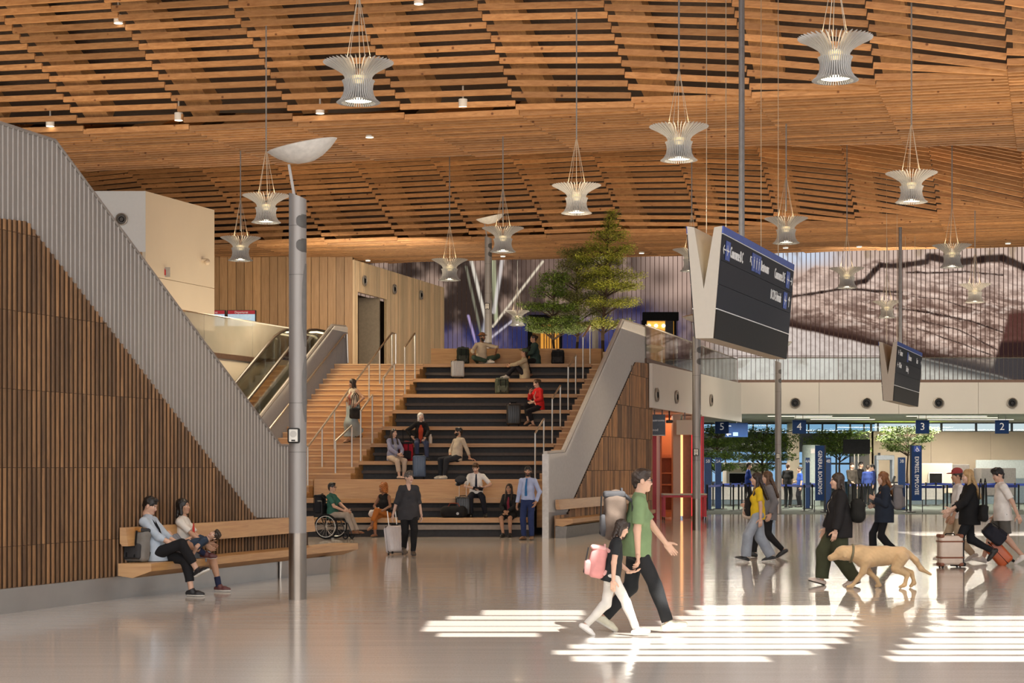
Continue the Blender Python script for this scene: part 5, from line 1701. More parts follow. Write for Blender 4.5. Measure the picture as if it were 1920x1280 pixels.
PPL['bench_woman'] = person('woman with dark curly bob, white printed tee and denim shorts sitting on the left bench', (GX(349, dw), dw, 0), -8, 1.62, 'tan', ('bob', 'black'), female=True,
    hip=(0, -0.02, 0.56), lean=-4, head=(-8, -4, 0), seat=0.475, hands={'R': (0.12, 0.34, 0.66), 'L': (-0.1, 0.32, 0.68)},
    feet={'L': (-0.06, 0.46, 0.085, -10, 0), 'R': (0.10, 0.30, 0.555, 0, 0, (0.1, 1, -0.05), (0.5, 0, 0.85))}, knees={'R': (0.9, 0.8, 0.35), 'L': (-0.1, 0.7, 1)},
    top=C(nm='tee', col=(0.68, 0.64, 0.58), slv=0.75, hem=0.08, loose=0.025), bottom=('shorts', (0.30, 0.36, 0.44)), shoe=('sneaker', (0.10, 0.03, 0.03)), socks=(0.02, 0.025, 0.06), h=0.008)
dc = 25.12
PPL['bench_child'] = person('child in dark blue top lying with head on the lap of the woman', (GX(351, dc), dc - 0.03, 0), 178, 1.22, 'light', ('tousled', 'dark'),
    hip=(0, 0.05, 0.60), lean=-66, head=(0, -70, 0, 55), seat=0.475, hands={'R': (0.05, -0.02, 0.76), 'L': (-0.22, -0.12, 0.52)}, elbows={'R': (1, 0, 0.3), 'L': (-1, 0, 0)},
    feet={'R': (0.07, 0.22, 0.54, 0, 0), 'L': (-0.06, 0.24, 0.54, 0, 0)}, knees={'R': (0.1, 0.3, 1), 'L': (-0.1, 0.3, 1)},
    top=C(nm='tee', col=(0.03, 0.05, 0.085), slv=0.7, hem=0.06, loose=0.02), bottom=('shorts', (0.20, 0.21, 0.24)), shoe=('sneaker', (0.02, 0.02, 0.02)), h=0.009)
# ---- wheelchair man
dq = 44.1
PPL['wheel_man'] = person('man in green polo sitting in a wheelchair before the lowest tier', (GX(624, dq), dq, 0), -18, 1.72, 'light', ('short', 'black'),
    hip=(0, 0, 0.58), lean=-4, head=(-2, 0, 0), seat=0.49, hands={'R': (0.10, 0.33, 0.70), 'L': (-0.08, 0.36, 0.70)}, elbows={'R': (0.7, -0.6, -0.5), 'L': (-0.7, -0.6, -0.5)},
    feet={'R': (0.09, 0.56, 0.20, -6, 0), 'L': (-0.09, 0.60, 0.20, 6, 0)}, knees={'R': (0.1, 0.5, 1), 'L': (-0.1, 0.5, 1)},
    top=C(nm='polo', col=(0.035, 0.13, 0.10), slv=0.75, hem=0.08, loose=0.02), bottom=('trousers', (0.38, 0.33, 0.28)), shoe=('dress', (0.18, 0.075, 0.03)), glasses=True)
# ---- orange haired woman on the lowest tier
do = 45.42
PPL['orange_woman'] = person('woman with curly orange hair, black top and orange trousers sitting on the lowest tier', (GX(722, do), do, 0), -118, 1.66, 'brown', ('curly', 'orange'), female=True,
    hip=(0, 0, 0.57), lean=6, head=(-45, 0, 0), seat=0.48, hands={'R': (0.06, 0.26, 0.66), 'L': (-0.08, 0.28, 0.66)}, elbows={'R': (1, -0.3, -0.2), 'L': (-1, -0.3, -0.2)},
    feet={'R': (0.04, 0.40, 0.085, 0, 0), 'L': (0.10, 0.48, 0.30, -10, 25)}, knees={'R': (0.1, 0.6, 1), 'L': (0, 0.6, 1)},
    top=C(nm='top', col=(0.012, 0.012, 0.013), slv=0, hem=0.05, sleeveless=True), bottom=('crop', (0.42, 0.14, 0.03)), shoe=('flat', (0.22, 0.10, 0.05)))
# ---- woman walking with suitcase
dd_ = 35.6
w_ = walk(1.70, 0.15, 'L', 15, -4)
PPL['blouse_woman'] = person('woman in dark loose blouse and black trousers walking with a white suitcase', (GX(766, dd_), dd_, 0), -78, 1.72, 'fair', ('tousled', 'grizzled'), female=True, build=1.06,
    head=(26, -4, 0), hands={'R': (0.30, -0.08, 0.80), 'L': (-0.25, 0.02, 0.82)}, top=C(nm='blouse', col=(0.045, 0.045, 0.05), slv=1.12, hem=0.16, loose=0.045, vneck=0.10, noise=0.009, r1=1.35, e=0.016),
    bottom=('slim', (0.012, 0.012, 0.013)), shoe=('boot', (0.10, 0.07, 0.045)), **w_)
# ---- woman coming down the stairs
j_ = 15; ds_ = 48.75
PPL['stair_woman'] = person('woman in long denim skirt and cream vest coming down the wide staircase', (GX(663, ds_), ds_, RISE * 15), 222, 1.72, 'tan', ('bob', 'dark'), female=True,
    hip=(0, 0, 0.95), head=(-35, 8, 0), hands={'R': (0.10, 0.16, 1.18), 'L': (-0.24, 0.08, 1.05)}, elbows={'R': (1, -0.5, -0.6), 'L': (-1, -0.6, -0.3)}, feet={'R': (0.08, 0.10, 0.085, 0, 10), 'L': (-0.08, -0.16, 0.25, 0, 0)},
    top=C(nm='blouse', col=(0.32, 0.12, 0.09), slv=0, hem=0.05, sleeveless=True), over=C(nm='vest', col=(0.62, 0.52, 0.40), slv=0, hem=0.20, open_=0.06, sleeveless=True, e=0.022, loose=0.02), bottom=('longskirt', (0.27, 0.31, 0.32)), shoe=('flat', (0.30, 0.17, 0.10)))
# ---- three on the middle tiers
d4 = D1 + TIER * 3 + 0.10
PPL['lavender_woman'] = person('woman with long dark hair, lavender cardigan and beige trousers sitting on the fourth tier', (GX(736, d4), d4, 1.44), -52, 1.66, 'fair', ('long', 'dark'), female=True,
    hip=(0, 0, 0.57), lean=4, head=(2, 0, 0), seat=0.48, hands={'R': (0.04, 0.33, 0.66), 'L': (-0.06, 0.34, 0.66)}, elbows={'R': (1, -0.4, -0.2), 'L': (-1, -0.4, -0.2)},
    feet={'R': (0.07, 0.42, 0.085, 10, 0), 'L': (-0.10, 0.36, 0.085, 5, 0)}, top=C(nm='top', col=(0.36, 0.36, 0.40), slv=0, hem=0.05), over=C(nm='cardigan', col=(0.27, 0.28, 0.40), slv=1.9, hem=0.08, open_=0.05, e=0.018), bottom=('crop', (0.55, 0.45, 0.36)), shoe=('flat', (0.58, 0.42, 0.34)))
d5 = D1 + TIER * 4 + 0.10
PPL['elder_woman'] = person('white-haired woman in black jacket, red top and jeans sitting on the fifth tier', (GX(788, d5), d5, 1.92), -82, 1.62, 'fair', ('bob', 'white'), female=True,
    hip=(0, 0, 0.57), lean=12, head=(25, -6, 0), seat=0.48, hands={'R': (0.24, 0.16, 0.66), 'L': (-0.10, 0.36, 0.62)}, elbows={'R': (1, -0.4, -0.2), 'L': (-1, -0.4, -0.2)},
    feet={'R': (0.12, 0.34, 0.085, -10, 0), 'L': (-0.14, 0.42, 0.085, 10, 0)}, top=C(nm='top', col=(0.50, 0.07, 0.03), slv=0, hem=0.05, vneck=0.06), over=C(nm='jacket', col=(0.012, 0.012, 0.013), slv=1.9, hem=0.08, open_=0.07, e=0.02), bottom=('trousers', (0.045, 0.06, 0.12)), shoe=('dress', (0.03, 0.03, 0.04)))
PPL['beige_man'] = person('bearded man in beige sweater leaning back on one hand on the fourth tier', (GX(856, d4), d4, 1.44), 218, 1.76, 'tan', ('short', 'black'), beard='black',
    hip=(0, 0, 0.57), lean=-12, side=4, head=(-30, 0, 0), seat=0.48, hands={'L': (-0.32, -0.22, 0.52), 'R': (0.16, 0.10, 0.62)}, elbows={'R': (1, -0.4, -0.2), 'L': (-0.3, -1, 0.2)}, hdir={'L': ((-0.5, -0.6, -0.1), (0, 0, -1))},
    feet={'R': (0.16, 0.40, 0.085, -10, 0), 'L': (-0.10, 0.46, 0.085, 5, 0)}, top=C(nm='sweater', col=(0.50, 0.43, 0.34), slv=1.6, hem=0.10, loose=0.02), bottom=('trousers', (0.025, 0.028, 0.036)), shoe=('sneaker', (0.62, 0.58, 0.50)))
# ---- pilot
d2 = D1 + TIER + 0.16
PPL['pilot'] = person('pilot in white short-sleeved shirt with black tie sitting on the second tier with a tablet', (GX(893, d2), d2, 0.48), -90, 1.80, 'fair', ('short', 'brown'),
    hip=(0, 0, 0.57), lean=4, head=(-12, 26, 0), seat=0.48, hands={'R': (0.07, 0.27, 0.74), 'L': (-0.20, 0.28, 0.76)}, elbows={'R': (1, -0.5, -0.3), 'L': (-1, -0.5, -0.3)}, hdir={'R': ((-0.7, 0.6, -0.1), (0, 0, -1)), 'L': ((0.7, 0.6, 0.0), (0, 0, 1))},
    feet={'R': (0.13, 0.38, 0.085, 0, 0), 'L': (-0.24, 0.40, 0.085, 8, 0)}, top=C(nm='shirt', col=(0.80, 0.79, 0.77), slv=0.85, hem=-0.04, loose=0.02), bottom=('trousers', (0.014, 0.016, 0.025)), shoe=('dress', (0.012, 0.012, 0.012)), tie=(0.012, 0.018, 0.04))
# ---- seated woman in black
PPL['black_woman'] = person('woman in black jacket and skirt with glasses sitting beside the standing man', (GX(956, 45.45), 45.45, 0), -108, 1.66, 'tan', ('long', 'dark'), female=True,
    hip=(0, 0, 0.57), lean=4, head=(-2, 0, 0), seat=0.48, hands={'R': (0.04, 0.30, 0.64), 'L': (-0.05, 0.32, 0.64)}, elbows={'R': (1, -0.5, -0.2), 'L': (-1, -0.5, -0.2)},
    feet={'R': (0.04, 0.42, 0.085, -5, 0), 'L': (-0.12, 0.34, 0.085, 5, 0)}, top=C(nm='scarf_top', col=(0.22, 0.03, 0.05), slv=0, hem=0.05), over=C(nm='jacket', col=(0.014, 0.014, 0.016), slv=1.9, hem=0.10, open_=0.035, e=0.018), bottom=('skirt', (0.012, 0.012, 0.014)), shoe=('dress', (0.012, 0.012, 0.012)), glasses=True)
# ---- standing man
PPL['blue_man'] = person('man in light blue shirt and navy trousers standing before the end of the tiers', (GX(990, 43.5), 43.5, 0), -112, 1.80, 'tan', ('short', 'black'), beard='dark',
    head=(18, 2, 0), hands={'R': (0.27, 0.05, 0.82), 'L': (-0.24, 0.09, 0.92)}, elbows={'R': (0.4, -1, 0), 'L': (-1, -0.6, 0)}, feet={'R': (0.09, 0.03, 0.085, -10, 0), 'L': (-0.10, 0, 0.085, 14, 0)},
    top=C(nm='shirt', col=(0.42, 0.50, 0.74), slv=1.92, hem=-0.02, loose=0.015), bottom=('trousers', (0.022, 0.038, 0.12)), shoe=('dress', (0.20, 0.11, 0.05)), tie=(0.03, 0.15, 0.38))
# ---- top tier
d10 = D1 + TIER * 9 + 0.35
PPL['hat_man'] = person('bearded man in brown hat and beige shirt sitting cross-legged on the top tier', (GX(903, d10), d10, 4.8), -72, 1.76, 'brown', ('short', 'black'), beard='black',
    hip=(0, -0.05, 0.11), lean=8, head=(22, -2, 0), seat=0.0, hands={'R': (0.20, 0.18, 0.16), 'L': (-0.36, 0.26, 0.34)}, elbows={'R': (1, 0.2, 0.6), 'L': (-1, -0.2, 0.2)},
    feet={'R': (-0.08, 0.26, 0.08, 0, 0, (-1, 0.4, 0), (0.3, 0.6, 0.7)), 'L': (-0.16, 0.34, 0.10, 0, 0, (-0.5, 1, 0), (0, -0.3, 1))}, knees={'R': (1, 0.5, 0.25), 'L': (-1, 0.4, 0.35)},
    top=C(nm='shirt', col=(0.62, 0.51, 0.36), slv=1.3, hem=0.06, loose=0.025), bottom=('trousers', (0.055, 0.085, 0.06)), shoe=('sneaker', (0.55, 0.52, 0.48)), hat=('brim', (0.30, 0.145, 0.065)))
PPL['pony_woman'] = person('woman with dark ponytail and green jacket sitting on the top tier', (GX(1004, d10 - 0.1), d10 - 0.1, 4.8), 196, 1.66, 'tan', ('bun', 'dark'), female=True,
    hip=(0, 0, 0.10), lean=4, head=(0, 0, 0), seat=0.0, hands={'R': (0.08, 0.30, 0.26), 'L': (-0.08, 0.32, 0.28)}, elbows={'R': (1, -0.4, -0.2), 'L': (-1, -0.4, -0.2)},
    feet={'R': (0.08, 0.30, 0.09, 0, 0), 'L': (-0.20, 0.22, -0.30, 20, 15)}, knees={'R': (0, 0.2, 1), 'L': (-0.3, 0.8, 0.5)}, top=C(nm='jacket', col=(0.03, 0.055, 0.05), slv=1.9, hem=0.10, loose=0.03, e=0.03), bottom=('trousers', (0.016, 0.015, 0.016)), shoe=('flat', (0.30, 0.16, 0.10)))
d9 = D1 + TIER * 8 + 0.2
PPL['cap_person'] = person('person in beige jacket with green cap hugging the knees on the ninth tier', (GX(984, d9), d9, 4.32), 186, 1.66, 'tan', ('short', 'dark'),
    hip=(0, 0, 0.10), lean=2, head=(-8, -16, 0), seat=0.0, hands={'R': (0.06, 0.42, 0.40), 'L': (-0.08, 0.44, 0.38)}, elbows={'R': (1, -0.2, -0.2), 'L': (-1, -0.2, -0.2)},
    feet={'R': (0.09, 0.50, 0.087, 0, 0), 'L': (-0.09, 0.54, 0.087, 0, 0)}, knees={'R': (0.1, 0, 1), 'L': (-0.1, 0, 1)}, top=C(nm='jacket', col=(0.45, 0.37, 0.25), slv=1.9, hem=0.10, loose=0.03, e=0.025), bottom=('trousers', (0.02, 0.018, 0.022)), shoe=('sneaker', (0.40, 0.38, 0.34)), hat=('cap', (0.06, 0.085, 0.045)))
d7 = D1 + TIER * 6 + 0.12
PPL['red_woman'] = person('woman in red cardigan and black trousers sitting on the seventh tier, holding up a phone', (GX(1011, d7), d7, 2.88), 208, 1.68, 'fair', ('bun', 'brown'), female=True,
    hip=(0, 0, 0.57), lean=4, head=(-6, 12, 0), seat=0.48, hands={'R': (0.06, 0.26, 0.98), 'L': (-0.10, 0.26, 0.70)}, elbows={'R': (0.8, -0.5, -0.8), 'L': (-0.9, -0.6, -0.3)},
    feet={'R': (0.02, 0.34, 0.20, 0, 30), 'L': (-0.05, 0.22, 0.085, 15, 5)}, knees={'R': (0, 0.5, 1), 'L': (-0.1, 0.5, 1)}, top=C(nm='top', col=(0.55, 0.40, 0.33), slv=0, hem=0.05, vneck=0.06), over=C(nm='cardigan', col=(0.55, 0.02, 0.02), slv=1.75, hem=0.12, open_=0.045, e=0.022, loose=0.02), bottom=('crop', (0.014, 0.013, 0.016)), shoe=('flat', (0.22, 0.12, 0.08)))
# ---- walking man and girl in front
dg = 19.1
w_ = walk(1.78, 0.33, 'R', 30, -12)
PPL['green_man'] = person('man in green tee and glasses striding right, leading a girl by the hand', (GX(1193, dg), dg, 0), 0, 1.78, 'light', ('short', 'dark'), lean=3, head=(0, 4, 0),
    hands={'R': (0.21, 0.0, 0.77), 'L': (-0.24, 0.36, 0.90)}, hdir={'R': ((0.25, 0.05, -1), (-0.2, -0.9, 0))}, elbows={'R': (0.3, -1, 0), 'L': (-0.3, -1, -0.3)}, top=C(nm='tee', col=(0.17, 0.25, 0.125), slv=0.8, hem=0.10, loose=0.03, e=0.02),
    bottom=('trousers', (0.016, 0.017, 0.019)), shoe=('sneaker', (0.62, 0.60, 0.48)), glasses=True, h=0.0085, hcurl=(1.0, 0.35), **w_)
dgl = 18.72
w_ = walk(1.24, 0.37, 'R', 34, -8)
PPL['girl'] = person('girl in black tee and white trousers walking hand in hand with the man in green', (GX(1146, dgl), dgl, 0), 0, 1.27, 'light', ('bob', 'dark'), lean=9, head=(0, 22, 0), female=False,
    hands={'R': (0.20, 0.00, 0.48), 'L': (-0.15, 0.20, 0.655)}, hdir={'L': ((0.15, 1, 0.05), (0, 0.1, 1))}, elbows={'R': (0.3, -1, 0), 'L': (-0.5, -0.6, -0.6)}, top=C(nm='tee', col=(0.02, 0.022, 0.024), slv=0.6, hem=0.10, loose=0.02),
    bottom=('slim', (0.62, 0.60, 0.56)), shoe=('sneaker', (0.80, 0.79, 0.77)), h=0.0085, **w_)
# ---- walkers on the right
dy = 33.4
w_ = walk(1.69, 0.24, 'L', 8, -14)
w_['feet']['R'] = (0.07, -0.26, 0.10, 0, 8)
PPL['yellow_woman'] = person('woman with long brown hair, yellow tee and pale jeans walking left', (GX(1421, dy), dy, 0), 180, 1.70, 'light', ('long', 'dark'), female=True, head=(2, 4, 0),
    hands={'L': (-0.22, -0.02, 0.78), 'R': (0.20, 0.12, 0.95)}, top=C(nm='tee', col=(0.72, 0.50, 0.025), slv=0.7, hem=0.08, loose=0.02), bottom=('wide', (0.30, 0.34, 0.40)), shoe=('sneaker', (0.015, 0.015, 0.016)), h=0.010, **w_)
dgw = 35.0
w_ = walk(1.70, 0.28, 'R', 30, -10)
PPL['grey_woman'] = person('woman in grey jacket and black trousers walking just behind the woman in yellow', (GX(1441, dgw), dgw, 0), 180, 1.74, 'light', ('long', 'brown'), female=True, head=(0, 4, 0),
    hands={'L': (-0.22, 0.0, 0.84), 'R': (0.30, 0.36, 1.04)}, top=C(nm='jacket', col=(0.17, 0.17, 0.185), slv=1.9, hem=0.14, loose=0.03, e=0.025), bottom=('slim', (0.014, 0.014, 0.016)), shoe=('dress', (0.02, 0.02, 0.02)), h=0.012, **w_)
dol = 26.7
w_ = walk(1.70, 0.25, 'R', 10, -16)
w_['feet']['L'] = (-0.07, -0.22, 0.10, 0, 14)
PPL['olive_woman'] = person('woman in black jacket and wide olive trousers walking left with a dog beside her', (GX(1573, dol), dol, 0), 180, 1.72, 'light', ('bob', 'dark'), female=True, build=1.22, head=(0, 2, 0),
    hands={'L': (-0.26, 0.10, 0.80), 'R': (0.26, 0.16, 0.82)}, top=C(nm='top', col=(0.66, 0.60, 0.55), slv=0, hem=0.10), over=C(nm='jacket', col=(0.014, 0.013, 0.014), slv=1.92, hem=0.16, open_=0.07, e=0.03, loose=0.04), bottom=('wide', (0.05, 0.055, 0.03)), shoe=('flat', (0.58, 0.48, 0.42)), h=0.0095, **w_)
dn = 34.0
w_ = walk(1.70, 0.20, 'R', 22, -8)
PPL['navy_woman'] = person('woman with long auburn hair and navy jacket walking left beyond the dog', (GX(1658, dn), dn, 0), 180, 1.72, 'fair', ('wavy', 'auburn'), female=True, head=(0, 4, 0),
    hands={'L': (-0.08, 0.20, 1.16), 'R': (0.14, 0.18, 1.02)}, elbows={'L': (-0.6, -0.3, -1), 'R': (0.6, -0.3, -1)}, top=C(nm='jacket', col=(0.022, 0.030, 0.048), slv=1.9, hem=0.16, loose=0.045, e=0.03), bottom=('flare', (0.013, 0.013, 0.015)), shoe=('dress', (0.02, 0.02, 0.02)), h=0.010, **w_)
db = 31.75
w_ = walk(1.76, 0.16, 'L', 30, -3)
w_['feet']['R'] = (0.07, -0.42, 0.28, 0, 48)
PPL['blond_woman'] = person('woman with long blond hair all in black, reaching forward beside a cream suitcase', (GX(1818, db), db, 0), 180, 1.76, 'fair', ('long', 'blond'), female=True, head=(0, 6, 0),
    hands={'L': (-0.20, 0.38, 1.02), 'R': (0.20, 0.30, 0.95)}, top=C(nm='jacket', col=(0.011, 0.011, 0.012), slv=1.6, hem=0.16, loose=0.05, e=0.03, r1=1.3), bottom=('slim', (0.012, 0.013, 0.016)), shoe=('boot', (0.02, 0.017, 0.015)), h=0.010, hcurl=(0.5, 0.2), **w_)
dwm = 33.2
w_ = walk(1.76, 0.25, 'R', 25, -8)
PPL['cap_man'] = person('man in white shirt and khaki trousers half hidden behind the blond woman', (GX(1797, dwm), dwm, 0), 180, 1.76, 'tan', ('short', 'dark'), hat=('cap', (0.30, 0.05, 0.05)), head=(0, 4, 0),
    hands={'L': (-0.24, 0.16, 0.82), 'R': (0.22, 0.1, 0.85)}, top=C(nm='shirt', col=(0.75, 0.73, 0.70), slv=0.85, hem=0.10, loose=0.02), bottom=('trousers', (0.48, 0.38, 0.26)), shoe=('sneaker', (0.55, 0.50, 0.45)), h=0.012, **w_)
dby = 32.7
w_ = walk(1.78, 0.33, 'R', 30, -12)
PPL['boy'] = person('teenage boy in white tee and grey shorts walking left at the far right', (GX(1880, dby), dby, 0), 180, 1.80, 'light', ('tousled', 'black'), head=(0, 16, 0), lean=3,
    hands={'L': (-0.25, -0.22, 0.86), 'R': (0.22, 0.10, 0.85)}, top=C(nm='tee', col=(0.78, 0.75, 0.71), slv=0.8, hem=0.12, loose=0.03, e=0.02), bottom=('shorts', (0.10, 0.095, 0.085)), shoe=('sneaker', (0.75, 0.72, 0.68)), h=0.010, **w_)
# ---- staff and travellers at the checkpoint
TS = [('officer in blue shirt standing at the queue belts, seen in profile', 1403, 76, 0, ('short', 'dark'), (0.02, 0.05, 0.26), 0.9, (0.015, 0.015, 0.02), 1.98), ('man in black shirt seen from behind at the checkpoint', 1477, 78, 60, ('short', 'brown'), (0.012, 0.012, 0.013), 0.9, (0.012, 0.012, 0.013), 1.95),
      ('officer with dark hair in blue shirt facing the man in black', 1500, 79, 190, ('bun', 'dark'), (0.025, 0.07, 0.32), 0.9, (0.015, 0.015, 0.02), 1.80), ('traveller in dark patterned jacket by the sign stand post', 1597, 80, -80, ('short', 'dark'), (0.03, 0.025, 0.02), 1.9, (0.02, 0.02, 0.02), 1.98),
      ('traveller in black coat just right of the sign stand post', 1613, 82, -40, ('short', 'black'), (0.014, 0.012, 0.012), 1.9, (0.015, 0.015, 0.015), 2.02), ('officer in blue jacket with back turned near the metal detector', 1627, 80, 80, ('short', 'dark'), (0.02, 0.04, 0.16), 1.9, (0.015, 0.015, 0.02), 1.88), ('officer with dark hair close to the metal detector frame', 1637, 83, 180, ('short', 'black'), (0.018, 0.03, 0.12), 1.9, (0.015, 0.015, 0.02), 1.90)]
for lb, px, d, a, hr_, tc_, sl_, bc_, H_ in TS:
    person(lb, (GX(px, d), d, 0.002), a, H_, 'light', hr_, head=(0, 5, 0), hands={'R': (0.10, 0.30, 1.10), 'L': (-0.26, 0.06, 0.85)}, top=C(nm='shirt', col=tc_, slv=sl_, hem=0.06, loose=0.01), bottom=('trousers', bc_), shoe=('dress', (0.012, 0.012, 0.012)), h=0.02)
# ================================================================ BAGS, DOG, TREES, SHOP, CHECKPOINT
def zrot(o, loc, deg): o.location = loc; o.rotation_euler = (0, 0, math.radians(deg)); return o
def suitcase(label, loc, deg, w, dp, hgt, col, handle=0.0, tilt=0.0, straps=None, group=None, metal=False):
    """upright hard case: w across, dp deep, origin at the wheels"""
    t = thing('suitcase', label, 'suitcase', loc, math.radians(deg), group)
    if tilt: t.rotation_euler = (math.radians(tilt), 0, math.radians(deg))
    m = mat('case ' + label[:24], col, 0.35, var=0.05, spec=0.5)
    b = MB(); b.rbox((0, 0, 0.05 + (hgt - 0.05) / 2), (w, dp, hgt - 0.05), 0.05, 4)
    b.build('shell', m, t, smooth=True)
    rb = MB()
    n = 0 if straps else 5
    for i in range(n):
        x = (i - (n - 1) / 2) * w * 0.155
        for sg in (-1, 1): MB().rbox((x, sg * dp / 2, 0.05 + (hgt - 0.05) / 2), (w * 0.07, 0.014, (hgt - 0.05) * 0.86), 0.006, 2).build('shell_rib', m, t, smooth=True)
    MB().rbox((0, 0, 0.05 + (hgt - 0.05) / 2), (w + 0.004, 0.014, hgt - 0.046), 0.006, 2).build('zip_seam', BLACKM, t)
    for sx in (-1, 1):
        for sy in (-1, 1):
            MB().lathe([(0.0, -0.012), (0.025, -0.012), (0.025, 0.012), (0.0, 0.012)], 14, cap=False).xform(Matrix.Translation((sx * (w / 2 - 0.05), sy * (dp / 2 - 0.04), 0.026)) @ Matrix.Rotation(PI / 2, 4, 'Y')).build('wheel', BLACKM, t, smooth=True)
    MB().tube([(-0.09, 0, hgt - 0.01), (-0.07, 0, hgt + 0.03), (0.07, 0, hgt + 0.03), (0.09, 0, hgt - 0.01)], 0.012, 6).build('carry_handle', BLACKM, t, smooth=True)
    if handle:
        h = MB()
        y = dp / 2 - 0.05
        for sx in (-1, 1): h.tube([(sx * 0.09, y, hgt - 0.02), (sx * 0.09, y, hgt + handle)], 0.009, 6)
        h.build('telescopic_rods', STEELR, t)
        MB().rbox((0, y, hgt + handle), (0.22, 0.03, 0.03), 0.012, 2).build('grip', BLACKM, t, smooth=True)
    if straps:
        sm = mat('strap ' + label[:18], straps, 0.5)
        for z in (0.25, 0.80):
            MB().rbox((0, 0, 0.05 + (hgt - 0.05) * z), (w + 0.012, dp + 0.012, 0.035), 0.015, 2).build('strap', sm, t)
        for sx in (-1, 1):
            for z in (0.06, hgt - 0.01): MB().rbox((sx * (w / 2 - 0.035), 0, z), (0.085, dp + 0.012, 0.07), 0.03, 2).build('corner_guard', sm, t, smooth=True)
    return t
def backpack(label, loc, deg, w, dp, hgt, col, col2=None, h=0.011, roll=False, tilt=0, group=None, straps=True, cat='backpack'):
    """soft pack, front toward -y, straps toward +y, origin at its base"""
    t = thing('backpack', label, cat, loc, math.radians(deg), group)
    if tilt: t.rotation_euler = (math.radians(tilt), 0, math.radians(deg))
    m = cloth('pack ' + label[:24], col); m2 = cloth('pack pocket ' + label[:20], col2 or [c * 0.8 for c in col])
    def pt(nm, b, mm):
        v, f = b.mesh(h); return np_object(nm, [(v, f)], mm, t)
    b = Blob(k=0.03); b.noise = 0.006; b.nf = 28
    b.rb((0, 0, hgt * 0.46), (w / 2, dp / 2, hgt * 0.46), 0.06)
    b.ell((0, 0.01, hgt * 0.90), (w * 0.43, dp * 0.42, hgt * 0.12))
    pt('body', b, m)
    b = Blob(k=0.02); b.noise = 0.004; b.nf = 30
    b.rb((0, -dp / 2, hgt * 0.30), (w * 0.40, 0.045, hgt * 0.23), 0.035); pt('front_pocket', b, m2)
    b = Blob(k=0.02); b.noise = 0.004; b.nf = 30
    b.rb((0, -0.01, hgt * 0.93), (w * 0.46, dp * 0.50, hgt * 0.07), 0.03); pt('lid', b, m2)
    if straps:
        for sx in (-1, 1):
            MB().tube([(sx * w * 0.25, dp * 0.42, hgt * 0.92), (sx * w * 0.28, dp * 0.42 + 0.09, hgt * 0.78), (sx * w * 0.32, dp * 0.42 + 0.09, hgt * 0.45), (sx * w * 0.36, dp * 0.40, hgt * 0.15)], 0.022, 6).build('shoulder_strap', m2, t, smooth=True)
    MB().tube([(-0.05, dp * 0.3, hgt * 0.97), (-0.04, dp * 0.3, hgt * 1.05), (0.04, dp * 0.3, hgt * 1.05), (0.05, dp * 0.3, hgt * 0.97)], 0.010, 6).build('top_loop', m2, t, smooth=True)
    for sx in (-1, 1):
        MB().bar((sx * w * 0.2, -dp / 2 - 0.045, hgt * 0.12), (sx * w * 0.2, -dp / 2 - 0.03, hgt * 0.9), 0.025, 0.008, up=(0, 1, 0)).build('buckle_strap', BLACKM, t)
    return t
def handbag(label, loc, deg, w, dp, hgt, col, drop=0.25, h=0.011):
    t = thing('shoulder_bag', label, 'bag', loc, math.radians(deg))
    m = cloth('bag ' + label[:24], col)
    b = Blob(k=0.03); b.noise = 0.006; b.nf = 24
    b.rb((0, 0, hgt / 2), (w / 2, dp / 2, hgt / 2), min(dp, w, hgt) * 0.46); b.ell((0, 0, hgt * 0.32), (w * 0.54, dp * 0.56, hgt * 0.30))
    v, f = b.mesh(h); np_object('body', [(v, f)], m, t)
    for sy in (-0.3, 0.3):
        MB().tube([(-w * 0.35, dp * sy, hgt * 0.9), (-w * 0.2, dp * sy, hgt + drop * 0.8), (0, dp * sy, hgt + drop), (w * 0.2, dp * sy, hgt + drop * 0.8), (w * 0.35, dp * sy, hgt * 0.9)], 0.010, 6).build('handle', m, t, smooth=True)
    return t
def slab_phone(name, label, o, p, d, n, size=(0.075, 0.15, 0.010), cat='phone'):
    """phone or tablet at a person's local point; long side along d, screen normal n"""
    d = Vector(d).normalized(); n = Vector(n); n = (n - d * n.dot(d)).normalized(); x = d.cross(n)
    M3 = Matrix(((x.x, d.x, n.x), (x.y, d.y, n.y), (x.z, d.z, n.z)))
    Rz = Matrix.Rotation(o.rotation_euler[2], 3, 'Z')
    t = thing(name, label, cat, at_local(o, p))
    MM = Rz @ M3
    MB().rbox((0, 0, 0), size, 0.004, 2, M=MM).build('case', mat('device case', (0.03, 0.03, 0.035), 0.4), t)
    MB().box((MM @ Vector((0, 0, size[2] / 2 + 0.001))), (size[0] * 0.92, size[1] * 0.94, 0.002), M=MM).build('screen', mat('device screen', (0.10, 0.11, 0.12), 0.15), t)
    return t
def on(person_key, off): return at_local(PPL[person_key][0], off)
def yaw_of(k): return math.degrees(PPL[k][0].rotation_euler[2])

